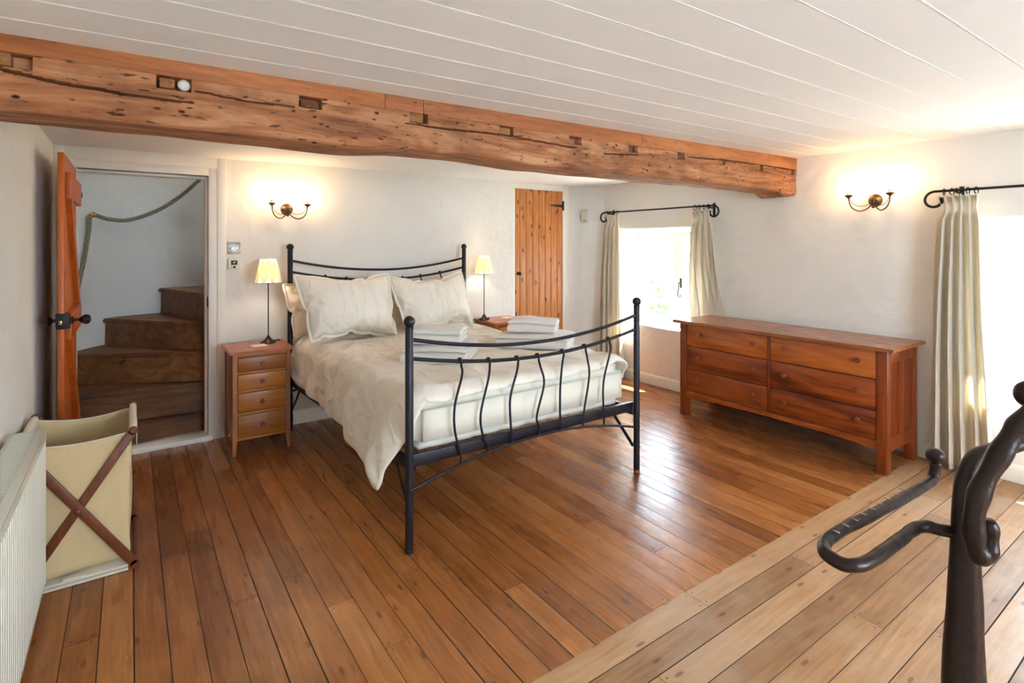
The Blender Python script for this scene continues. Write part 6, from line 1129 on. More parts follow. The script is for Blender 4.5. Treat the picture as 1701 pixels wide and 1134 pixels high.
     -3,3,-2,2,-3,1,-1,11,1,2,1,1,0,0,-6,-9,7,-19,-26,-1,-28,-30,-18,-30,-15,-30,-18,-30,-21,-24,-29,-18,-30,-73,27,28,27,28,27,27,27,28,27,27,28,27,27,27,20,21,13,-1,-3,3,0,0,-2,2,0,-2,3,-1,0,-3,3,0,-2,3,-1,0,-3,3,0,-2,2,0,-3,3,0,0,0,-2,
     1,-1,2,0,-1,1,-1,3,-5,5,-5,0,0,0,1,1,2,11,2,-19,-4,-19,-27,-16,-24,-29,-16,-29,-19,-29,-17,-31,-24,-18,-29,-20,-77,27,27,28,27,28,27,27,27,28,27,27,28,27,27,17,23,13,-5,2,-2,0,3,0,-3,3,1,-4,0,3,0,-2,3,-1,-2,2,-3,2,-2,3,1,-3,2,0,-3,
     3,-2,2,0,-2,1,0,1,0,-1,2,-4,4,-4,4,0,-1,-2,1,-2,4,-4,3,7,-26,-18,-9,-28,-25,-20,-29,-12,-30,-21,-24,-31,-15,-29,-19,-29,-74,28,27,28,27,28,27,27,27,27,28,27,27,27,27,18,22,12,-2,-3,0,2,-2,3,1,-3,2,0,0,-3,3,1,-3,1,1,-3,3,-3,3,0,-1,1,
     -2,2,-3,3,0,-3,3,0,-3,3,0,0,0,0,1,-4,3,-3,1,4,-5,2,2,-4,8,-5,8,-25,-14,-23,-17,-26,-26,-21,-28,-12,-29,-25,-26,-26,-11,-30,-19,-80,28,27,27,28,27,27,28,27,27,27,28,27,27,27,17,22,12,-5,3,0,-4,3,-3,3,0,0,-2,2,0,-3,3,1,-1,-3,4,-4,3,-1,
     2,-4,3,1,-1,0,-3,4,-1,-3,4,-1,-2,2,0,0,0,-1,3,-1,-4,4,-3,4,-3,-2,4,-1,9,-13,-3,-28,-8,-28,-24,-26,-26,-21,-26,-17,-25,-23,-16,-29,-17,-28,-79,27,28,27,28,27,27,27,27,27,28,27,27,27,27,17,22,11,-2,-4,0,3,-3,4,-2,1,0,0,-3,3,0,1,-3,2,
     0,-3,3,0,0,-3,2,0,0,-1,2,0,-3,3,0,-3,3,0,-1,1,0,0,0,0,-3,3,-3,4,-4,4,-1,-3,3,0,11,-14,-18,-26,-19,-27,-23,-20,-29,-15,-23,-29,-17,-28,-17,-30,-19,-83,27,28,27,27,28,27,27,27,27,27,27,28,26,27,20,18,11,-6,3,0,-3,3,0,1,-4,0,3,0,-2,2,
     0,0,-3,3,0,-3,2,1,0,-1,0,0,-2,3,0,0,-3,3,0,-3,3,1,-2,1,0,-1,1,0,-3,4,-3,4,-5,3,0,2,11,-3,-23,-21,-6,-27,-21,-27,-24,-20,-30,-23,-16,-29,-13,-29,-18,-30,-77,27,27,28,27,27,27,27,27,27,28,27,27,27,26,16,22,10,-2,-4,3,0,-3,3,-3,3,0,-2,
     2,0,0,-3,3,0,-2,2,0,-1,1,0,-3,2,-2,2,-2,3,0,0,-3,3,0,-1,1,0,-1,1,0,-1,1,1,-4,5,-5,9,3,2,2,-2,-14,-1,-18,-27,-13,-28,-22,-24,-17,-30,-22,-26,-21,-28,-12,-30,-20,-80,27,27,27,28,27,27,27,27,27,27,27,28,26,26,16,21,11,-7,3,-2,3,-1,-3,
     4,-2,1,0,-2,2,-3,4,-2,1,0,-2,3,-1,-2,2,0,-3,3,-1,0,-2,3,0,0,0,0,0,-1,1,0,-1,1,1,-1,-3,4,-4,6,-6,0,0,1,2,6,-14,-20,-9,-28,-19,-28,-24,-29,-13,-30,-22,-23,-22,-28,-13,-29,-75,27,27,27,27,28,26,27,27,28,27,27,27,27,25,15,22,10,-7,3,0,
     -3,3,0,-2,1,-2,3,0,-3,3,-2,1,0,-2,4,-2,1,0,-3,3,-2,2,0,-1,1,0,0,-1,1,0,-1,0,0,1,0,-1,1,-1,2,-4,6,-6,1,3,-2,4,-2,6,-20,-7,-24,-14,-29,-22,-25,-23,-23,-23,-23,-27,-23,-23,-28,-6,-85,27,27,27,27,27,27,27,27,27,27,27,27,27,24,14,23,10,
     -7,-1,5,-1,-3,3,1,-3,0,-1,3,-3,3,0,-2,-1,4,-3,1,-2,1,3,-2,1,-3,3,-1,1,0,-1,1,-2,2,0,-1,2,-2,1,0,-1,1,-2,4,-4,0,3,-3,6,-6,7,-6,0,-24,-10,-27,-18,-23,-30,-17,-28,-22,-27,-21,-27,-23,-25,-24,-70,27,27,28,27,27,27,26,27,27,27,27,27,27,
     24,14,23,9,1,-1,-7,5,-2,-3,0,1,0,1,-2,3,-2,4,-4,3,-2,1,-3,3,0,-2,1,1,0,-3,3,0,0,-3,4,-1,-2,2,0,-1,1,-1,1,0,0,0,-1,-1,4,-4,7,-6,0,1,11,-17,-13,-24,-8,-27,-25,-25,-27,-17,-25,-25,-27,-21,-28,-21,-29,-67,27,27,27,27,27,27,27,27,27,27,
     27,26,27,24,12,25,8,-6,6,-7,-1,4,0,1,-3,0,-1,3,-1,1,-3,4,-1,-2,2,0,-2,3,-1,0,-3,3,1,-4,3,-3,4,-3,2,0,-2,2,0,-1,2,-2,1,-1,1,-1,2,-4,5,-4,9,3,3,0,-19,-18,-5,-26,-20,-27,-24,-17,-28,-23,-25,-24,-27,-22,-28,-22,-71,27,27,27,27,27,26,27,
     27,27,27,27,26,28,19,22,19,7,-2,-5,11,-9,-1,0,0,0,-1,1,-1,0,-1,6,-4,0,3,-1,3,0,-5,3,-1,0,-3,1,4,-4,3,-4,2,-2,2,-1,0,0,2,-2,0,-1,0,0,2,-2,2,-2,5,-4,0,0,0,9,-18,-21,-26,-14,-24,-21,-27,-22,-26,-24,-25,-23,-27,-20,-27,-73,27,27,27,26,
     27,27,26,27,27,27,27,27,27,23,13,23,6,-5,5,-5,13,2,1,1,1,2,1,-1,-1,-3,-9,-2,-2,-1,-1,-1,-1,5,-5,0,3,2,0,-4,3,-3,5,-3,-1,0,0,1,0,-1,0,0,0,0,0,0,0,0,0,1,1,1,1,14,-20,-18,-19,-6,-27,-17,-26,-22,-27,-22,-26,-23,-26,-22,-26,-10,-89,27,26,
     27,27,27,26,27,26,27,27,27,26,28,16,21,21,7,0,-7,7,-7,0,1,1,2,1,2,8,4,3,3,1,0,1,-3,-3,-6,-7,-3,-2,-3,-2,5,-3,0,0,3,9,2,4,2,2,1,1,1,1,0,0,1,0,0,0,0,0,0,-1,0,-3,-7,-17,-19,-26,-19,-26,-17,-27,-20,-27,-23,-25,-23,-22,-28,-23,-78,27,26,
     27,27,26,27,26,27,27,26,27,27,26,21,15,23,6,-7,6,-7,4,-2,2,-2,0,2,0,-4,1,1,2,1,2,3,11,4,4,1,0,0,-5,-4,-10,-3,-1,-3,-1,-1,0,-1,-1,0,0,1,1,1,1,0,1,0,0,0,1,-1,0,0,0,-1,11,-15,-25,-12,-25,-20,-29,-15,-28,-21,-25,-23,-23,-27,-20,-26,-82,
     26,27,27,26,27,26,27,26,27,27,26,27,26,22,13,24,4,0,-6,6,-5,2,0,0,-1,-2,3,0,0,-2,0,1,-1,2,-4,1,3,2,1,2,13,5,4,1,0,0,0,-1,-1,-2,-2,-3,-4,-6,-2,-2,-2,-1,-1,0,-1,-1,0,-1,0,0,-1,15,-16,-14,-11,-26,-10,-29,-17,-28,-13,-28,-21,-21,-27,-21,
     -26,-25,-82,26,27,27,26,27,26,26,27,26,27,27,26,27,16,23,18,4,-5,6,-5,2,-3,0,2,-1,1,-3,4,-1,-2,3,-2,1,-3,4,-2,-2,0,0,3,-5,2,2,2,1,2,1,2,8,4,2,2,2,1,0,0,-1,0,0,-1,0,0,-1,0,-1,0,-4,-16,4,-22,-20,-10,-28,-16,-28,-18,-27,-9,-28,-22,-25,
     -23,-23,-25,-83,27,26,26,27,26,27,26,27,26,27,26,27,25,22,13,23,1,3,-7,1,2,0,0,-3,2,1,0,-2,2,0,-1,2,0,3,-4,-1,1,0,-3,6,0,-1,-5,0,1,2,-2,2,-4,1,1,1,1,0,1,0,0,0,-1,0,0,1,1,1,1,2,11,3,-9,-17,-18,-27,-13,-27,-22,-25,-23,-26,-8,-28,-19,
     -22,-25,-25,-85,27,26,26,27,26,27,26,26,27,26,27,26,27,14,23,17,4,-6,4,-1,-3,0,3,0,-3,1,4,-2,-2,2,-3,0,3,-3,3,0,-2,2,0,-3,3,0,0,-3,1,-1,3,-3,5,-1,-3,-1,0,0,0,0,0,0,0,0,3,-3,0,0,1,2,-2,18,-16,-15,-18,-3,-27,-25,-25,-24,-25,-23,-26,-6,
     -27,-27,-16,-19,-91,27,26,27,26,26,26,27,26,27,26,26,27,26,14,24,15,-3,6,-4,2,-3,2,-2,4,-3,3,-4,3,0,-2,2,0,-3,3,-3,3,0,-2,3,-1,-3,3,-1,0,-2,4,-3,5,-4,-1,0,2,-1,3,0,0,1,0,-1,0,-5,3,0,0,-1,-2,3,0,13,-13,-19,-25,-25,-18,-24,-24,-21,-25,
     -21,-27,-17,-21,-15,-28,-84,26,26,27,26,26,26,27,26,26,27,26,26,26,14,24,15,3,-4,1,-3,2,-2,4,-3,3,-4,1,-1,3,0,-3,2,2,-1,0,-3,3,0,-3,3,0,-3,2,-1,2,-3,5,-5,2,1,0,-2,3,-3,0,2,0,-2,2,-3,7,-6,2,-1,0,0,1,1,10,-23,-20,-5,-21,-26,-23,-22,-25,
     -20,-25,-22,-23,-19,-25,-19,-85,26,27,26,26,26,27,26,26,26,27,26,26,26,13,24,14,1,0,-4,4,-3,4,-4,-1,3,0,-3,4,-1,-3,3,1,-4,0,3,0,-2,2,0,-2,2,0,-3,2,-2,5,-5,3,-1,-2,3,0,-3,3,0,-2,0,2,-3,4,-4,10,2,2,2,1,2,1,-20,-1,-16,-17,-28,-17,-20,
     -26,-21,-24,-20,-25,-23,-28,-12,-22,-86,26,26,26,27,26,26,26,26,26,27,26,26,25,13,24,14,0,-4,3,-3,3,-3,1,3,-3,2,0,-1,1,0,-2,2,1,0,-4,3,1,-2,2,-1,-2,2,1,-4,5,-5,5,-1,-2,2,-3,2,0,-2,2,-1,2,-4,5,-5,5,-5,2,0,0,1,0,13,-13,1,-21,-25,-9,-25,
     -24,-19,-24,-25,-24,-21,-24,-19,-17,-27,-84,27,26,26,26,26,26,26,26,26,27,26,26,25,12,24,14,-5,3,-3,1,-1,4,1,-4,0,-1,3,0,-2,2,1,-3,2,-3,2,-2,3,0,-2,2,-2,1,-2,4,-4,4,-3,0,3,-2,0,-2,4,-2,-1,3,-4,5,-5,4,-4,3,-3,4,0,-3,3,-3,17,-20,-20,
     -7,-20,-26,-19,-24,-24,-22,-22,-21,-25,-18,-28,-13,-90,26,26,26,26,26,26,26,26,26,27,26,26,24,12,24,13,-2,-4,2,-1,4,-2,1,0,-3,2,-2,3,1,-3,2,0,-3,3,-3,0,0,3,0,-3,1,-2,4,-3,5,-2,-2,3,-3,1,-2,4,-3,3,-2,-1,4,-5,4,-4,5,-4,2,-1,-1,4,-5,14,
     -11,7,-19,-20,-26,-14,-25,-22,-23,-24,-22,-19,-23,-29,-13,-25,-84,26,26,26,26,25,26,26,26,26,26,26,26,25,11,24,13,-6,1,-1,3,-3,2,-1,3,0,-2,1,-3,3,0,-2,2,1,-1,0,-3,2,-1,3,-1,-3,2,-2,4,-4,4,0,-4,2,-2,3,-3,2,-2,5,0,-5,4,-4,6,-6,1,2,-3,
     5,-5,11,-9,15,-18,-18,-19,-4,-27,-20,-24,-24,-23,-22,-24,-18,-26,-26,-9,-91,25,25,26,26,26,26,26,26,26,26,26,26,23,13,24,12,-3,-3,3,-3,0,0,3,-2,2,-2,2,0,-2,2,0,-2,2,-3,3,0,-3,2,-2,3,0,-3,4,-4,0,4,-4,2,-2,3,-3,1,-1,5,-5,0,5,-5,6,-6,
     4,-1,-3,4,-3,8,-6,12,-11,7,-16,-19,-25,-16,-24,-24,-23,-22,-26,-21,-23,-26,-11,-27,-83,25,25,26,26,25,26,26,26,26,26,26,26,23,16,21,11,-4,1,-2,1,-1,2,0,2,-4,1,-1,3,0,-2,-1,2,-2,4,-2,1,0,-1,2,-4,3,2,-5,0,3,-4,5,-2,1,-3,1,-1,5,-5,8,0,
     -6,6,-7,1,0,0,1,1,1,3,10,-15,11,-17,-5,-26,-7,-27,-22,-22,-22,-25,-21,-24,-23,-22,-26,-4,-94,24,25,26,26,25,26,26,26,26,25,26,26,25,14,22,11,-2,-2,0,-2,3,-2,2,-3,3,-3,2,-1,2,-2,3,-4,3,-2,2,-3,3,0,-3,3,-3,3,0,1,-4,4,-5,1,3,0,-3,4,-4,
     6,-7,3,2,4,11,3,2,0,0,0,0,0,-17,10,-12,0,-25,1,-27,-17,-25,-22,-26,-20,-24,-22,-25,-20,-23,-22,-78,22,25,26,25,26,25,26,26,26,26,26,26,24,20,17,11,-6,1,-2,2,1,0,-3,2,1,0,-3,1,-1,1,-1,2,-2,1,-1,1,-1,3,0,0,0,-3,3,-3,5,-5,4,0,-3,2,0,-3,
     3,-2,10,8,3,0,-3,-5,-6,-4,0,-1,-1,1,10,-8,13,-21,0,-14,-21,-26,-22,-26,-20,-24,-21,-24,-21,-24,-19,-26,-77,21,25,26,25,25,26,26,26,26,26,26,25,25,14,22,10,-2,-3,3,-1,-2,-1,3,0,-2,2,0,-3,2,-2,4,-4,1,-1,2,-2,3,0,0,-3,3,0,-3,5,-6,5,-4,
     3,0,-2,2,-2,3,11,3,-5,-8,-2,-2,-1,2,3,-2,-2,5,-6,1,13,-12,6,-15,-25,-6,-27,-25,-20,-23,-23,-22,-23,-22,-17,-22,-22,-81,20,24,26,25,25,26,26,26,26,26,26,26,23,14,23,9,-5,4,-4,2,1,0,-2,2,-1,-3,3,0,-2,3,-3,3,-3,3,-2,0,2,-1,-3,4,-4,0,5,
     -5,5,-5,4,-3,1,1,3,8,2,-10,-3,-3,3,-3,2,-2,6,-6,0,4,2,8,-1,-13,4,3,-25,-4,-21,-27,-18,-22,-24,-22,-21,-20,-28,-9,-25,-19,-83,18,23,26,26,24,26,26,26,26,26,26,26,23,13,23,9,-2,-4,1,-1,1,2,0,-2,2,0,-3,0,2,-2,4,-3,2,-2,0,2,-3,3,1,-2,0,
     3,-5,5,-5,9,1,2,0,2,1,-5,-7,3,-6,5,-5,4,-4,6,-6,6,0,4,0,-8,0,13,5,-23,-4,-15,-27,-13,-26,-23,-23,-21,-24,-23,-20,-23,-9,-26,-79,19,25,23,26,23,26,26,26,26,26,26,26,23,13,23,9,-6,2,0,-2,0,-1,3,0,-3,3,1,-1,-3,2,-2,3,0,0,0,-3,4,-3,2,-3,
     3,-4,5,-4,6,-5,-1,0,0,1,2,-3,6,-6,5,-5,5,-5,7,-7,7,-4,0,-3,2,7,12,2,-17,0,-16,-25,-4,-27,-23,-23,-20,-24,-16,-25,-22,-17,-27,-7,-86,19,26,20,25,25,25,26,26,26,26,26,26,23,12,24,7,-2,-3,2,0,-3,2,0,-2,3,0,-3,3,0,-1,1,-3,0,3,-3,4,-2,2,
     -3,1,-3,5,-4,6,-5,3,-4,1,-1,1,-2,7,-6,5,-5,5,-5,7,-7,8,-7,1,2,10,9,2,-1,-17,-4,3,-26,-4,-25,-16,-25,-18,-24,-18,-24,-26,-20,-22,-17,-24,-70,21,24,18,25,25,26,25,26,26,26,26,26,22,13,23,8,-6,1,-1,3,-1,-2,1,2,-4,3,0,-2,2,-1,2,-4,2,-2,
     4,-2,0,-2,2,-2,4,-4,6,-6,2,-2,3,-3,1,-1,6,-6,5,-5,5,-5,7,-7,10,-6,8,8,2,0,-7,-10,-2,-4,17,-20,-5,-26,-6,-28,-18,-25,-21,-25,-21,-21,-19,-28,-24,-8,-71,26,20,14,26,26,25,26,26,26,26,26,25,23,13,22,7,-5,-1,3,-3,2,-2,3,-4,3,0,0,0,-3,3,
     -3,2,-2,3,-3,2,-2,4,-2,2,-4,5,-5,1,-1,4,-4,1,-1,4,-4,5,-5,6,-6,7,-7,9,-5,12,2,-5,-8,-2,-3,7,-6,11,-10,7,-27,-8,-25,-15,-25,-22,-25,-20,-23,-20,-24,-26,-12,-27,-55,26,17,14,26,25,26,25,26,26,26,26,26,22,14,21,6,-2,-2,-3,1,2,0,-3,3,0,
     -2,2,0,-1,0,2,-4,3,-3,1,-2,2,3,0,-5,5,-5,2,-1,3,-3,2,-2,3,-4,6,-6,7,-6,6,-6,8,-7,10,-8,-1,-2,5,-5,9,-6,8,-9,12,-18,-5,-27,-9,-27,-21,-25,-19,-23,-24,-22,-12,-21,-29,-14,-59,26,15,13,26,26,26,25,26,26,26,26,25,21,15,21,4,-5,2,0,-3,0,
     3,0,-2,2,0,-2,2,0,0,-3,2,-3,2,-1,3,0,-3,0,4,-5,3,-2,3,-1,2,-4,3,-3,4,-5,7,-6,6,-6,8,-8,7,-7,6,-6,6,-4,7,-7,8,-9,9,-9,3,-24,-5,-28,-19,-25,-19,-23,-24,-23,-20,-29,-19,-11,-23,-47,22,18,10,26,26,25,26,25,26,26,26,25,21,17,18,3,-2,-3,
     3,-3,1,-1,3,0,-2,2,0,0,0,0,1,-4,2,-2,3,-2,2,0,1,-4,3,0,-2,2,0,-3,2,1,1,-5,7,-7,7,-7,8,-7,7,-7,7,-7,5,-2,5,-8,8,-8,9,-9,10,-13,-20,-4,-24,-26,-19,-23,-24,-23,-19,-25,-12,-26,-26,-11,-49,25,13,14,25,26,25,25,26,26,26,26,25,18,20,17,2,
     -5,3,-2,3,-3,3,-3,3,-1,0,0,-2,2,0,-3,3,0,-1,1,0,-2,3,-4,3,-2,2,0,-2,2,-1,3,-2,-3,6,-7,7,-7,7,-7,7,-7,8,-7,3,4,-1,-6,8,-8,9,-8,10,-1,-22,-3,-19,-27,-16,-22,-24,-23,-20,-25,-18,-23,-26,-12,-25,-34,15,26,7,26,26,26,24,26,26,26,26,24,19,
     21,14,1,-2,1,0,-2,1,0,2,-2,1,-2,2,0,-2,2,0,-2,2,1,-3,2,1,-4,3,0,0,-2,3,-1,-1,3,-5,0,6,-6,5,-6,7,-7,7,-7,7,-7,4,4,-7,0,8,-7,9,-8,10,3,-15,-1,-19,-24,-10,-25,-24,-23,-21,-25,-20,-24,-21,-24,-24,-2,-36,21,14,12,23,26,26,26,24,26,26,26,
     24,17,22,13,1,-1,-3,3,0,-1,0,2,-3,2,0,-2,2,0,-2,2,0,-3,1,2,-2,2,0,-2,-1,3,0,-2,2,0,-2,0,5,-6,5,-6,6,-6,6,-6,7,-6,3,3,-6,7,2,-8,7,-6,11,-1,-11,6,-14,-25,-2,-27,-23,-23,-21,-25,-21,-24,-20,-23,-21,-25,-20,-9,23,12,23,7,26,26,26,26,24,
     26,26,24,18,21,12,-1,-3,1,0,2,0,0,-2,1,-1,2,0,-2,2,1,-3,2,0,-2,2,0,-1,2,-4,1,-1,0,3,-1,2,-3,4,-5,4,-5,5,-5,6,-6,7,-6,2,4,-6,8,-1,-7,7,-6,9,-9,-1,10,-6,-22,-3,-24,-17,-26,-21,-25,-21,-24,-21,-22,-20,-26,-19,-23,2,26,-4,27,26,10,26,27,
     25,26,24,26,24,15,23,11,-1,0,-2,1,2,-1,0,0,-2,1,-1,2,0,0,-2,1,-1,2,0,-2,2,0,-3,2,-2,2,-1,2,0,-3,4,-5,4,-4,5,-5,6,-5,5,-5,1,4,-5,7,-6,-1,7,-7,8,-8,4,8,2,-18,-3,-25,-10,-27,-22,-23,-23,-23,-21,-22,-19,-26,-19,-25,-18,7,22,4,26,17,28,
     11,26,26,26,26,25,22,19,20,10,-2,-1,1,1,-2,1,0,-2,2,-2,3,-1,0,0,0,-2,2,-1,-2,2,-1,2,0,-1,1,-1,2,-3,2,1,-4,2,-2,3,-3,4,-3,4,-5,2,2,-5,7,-6,2,4,-6,7,-7,8,1,-9,3,4,-25,-11,-24,-17,-25,-23,-24,-22,-23,-19,-25,-18,-25,-19,-24,22,4,21,24,
     24,14,28,14,25,26,25,27,20,14,25,9,-3,0,0,1,0,-1,1,0,-1,1,-1,1,-2,1,1,0,-1,1,0,-1,1,0,0,-1,1,1,-3,1,0,0,0,-2,3,-3,3,-3,3,-3,3,0,-3,5,-6,4,2,-6,7,-6,8,-5,-3,9,6,-22,-9,-23,-13,-27,-21,-24,-22,-25,-17,-23,-22,-26,-18,-23,-19,44,-8,26,
     10,26,25,11,25,26,24,26,21,26,8,26,8,-2,-1,0,0,1,0,-1,1,0,0,0,-2,1,0,1,0,0,0,-2,1,-1,2,0,0,-1,1,0,-1,0,2,-2,1,-2,2,-3,2,0,2,-2,-2,5,-5,3,-3,-1,6,-5,6,-6,3,7,-6,6,-14,-25,-6,-27,-21,-26,-20,-26,-17,-25,-19,-21,-24,-24,-18,-23,43,22,
     11,19,14,18,26,12,23,27,26,27,18,12,25,9,-5,1,0,1,0,-1,1,0,0,-1,1,0,-1,1,-1,1,0,-1,1,-1,-1,0,1,2,0,0,-1,0,0,-2,1,2,-1,-2,1,-1,3,-2,0,3,-4,1,-2,3,1,-4,5,-5,6,3,-9,9,-10,-8,-23,-9,-24,-27,-21,-25,-20,-25,-21,-22,-22,-24,-19,-18,-21,58,
     19,-7,26,22,18,19,26,22,14,26,27,21,12,25,8,-3,-1,1,-1,1,0,0,0,-1,1,-1,1,0,-1,1,0,0,0,0,-1,0,0,-1,0,-1,0,0,0,0,1,0,0,-1,0,0,1,-1,0,0,1,0,-1,1,-1,3,1,-3,4,-3,-2,5,-3,3,-24,-9,-23,-25,-20,-25,-21,-21,-27,-20,-23,-24,-14,-23,-21,-18,56,
     3,26,5,22,24,17,26,26,25,23,19,20,18,15,13,-2,4,-1,-1,0,-1,0,0,0,0,1,1,1,1,1,1,2,1,1,1,0,0,-1,-2,-2,-4,-2,-2,-1,-1,0,0,0,1,0,-1,1,0,0,0,-1,1,-1,1,-1,0,0,0,0,1,2,9,-18,-12,-23,-15,-24,-24,-23,-23,-21,-24,-25,-21,-17,-24,-19,-23,-20,
     45,19,10,24,20,19,26,18,25,26,22,8,22,16,21,-2,10,-3,5,2,1,1,2,1,1,2,1,1,2,1,1,1,1,1,2,1,1,2,2,2,1,2,1,0,1,1,1,0,1,0,1,1,0,0,0,0,0,0,0,0,-1,-1,0,-1,-1,-4,-2,-10,-13,-23,-9,-24,-26,-23,-23,-22,-24,-24,-20,-18,-23,-19,-24,-21,-22,35,
     19,16,22,23,26,26,25,13,24,21,25,-2,25,9,13,-13,3,-1,2,2,1,1,2,1,2,1,2,1,1,1,2,1,1,1,2,1,2,2,2,2,2,2,2,2,1,2,1,0,-1,0,1,0,1,0,0,-1,0,1,-1,0,0,-2,3,-3,4,-1,0,-17,-13,-23,-21,-25,-24,-24,-23,-22,-21,-23,-19,-15,-25,-22,-23,-21],
]
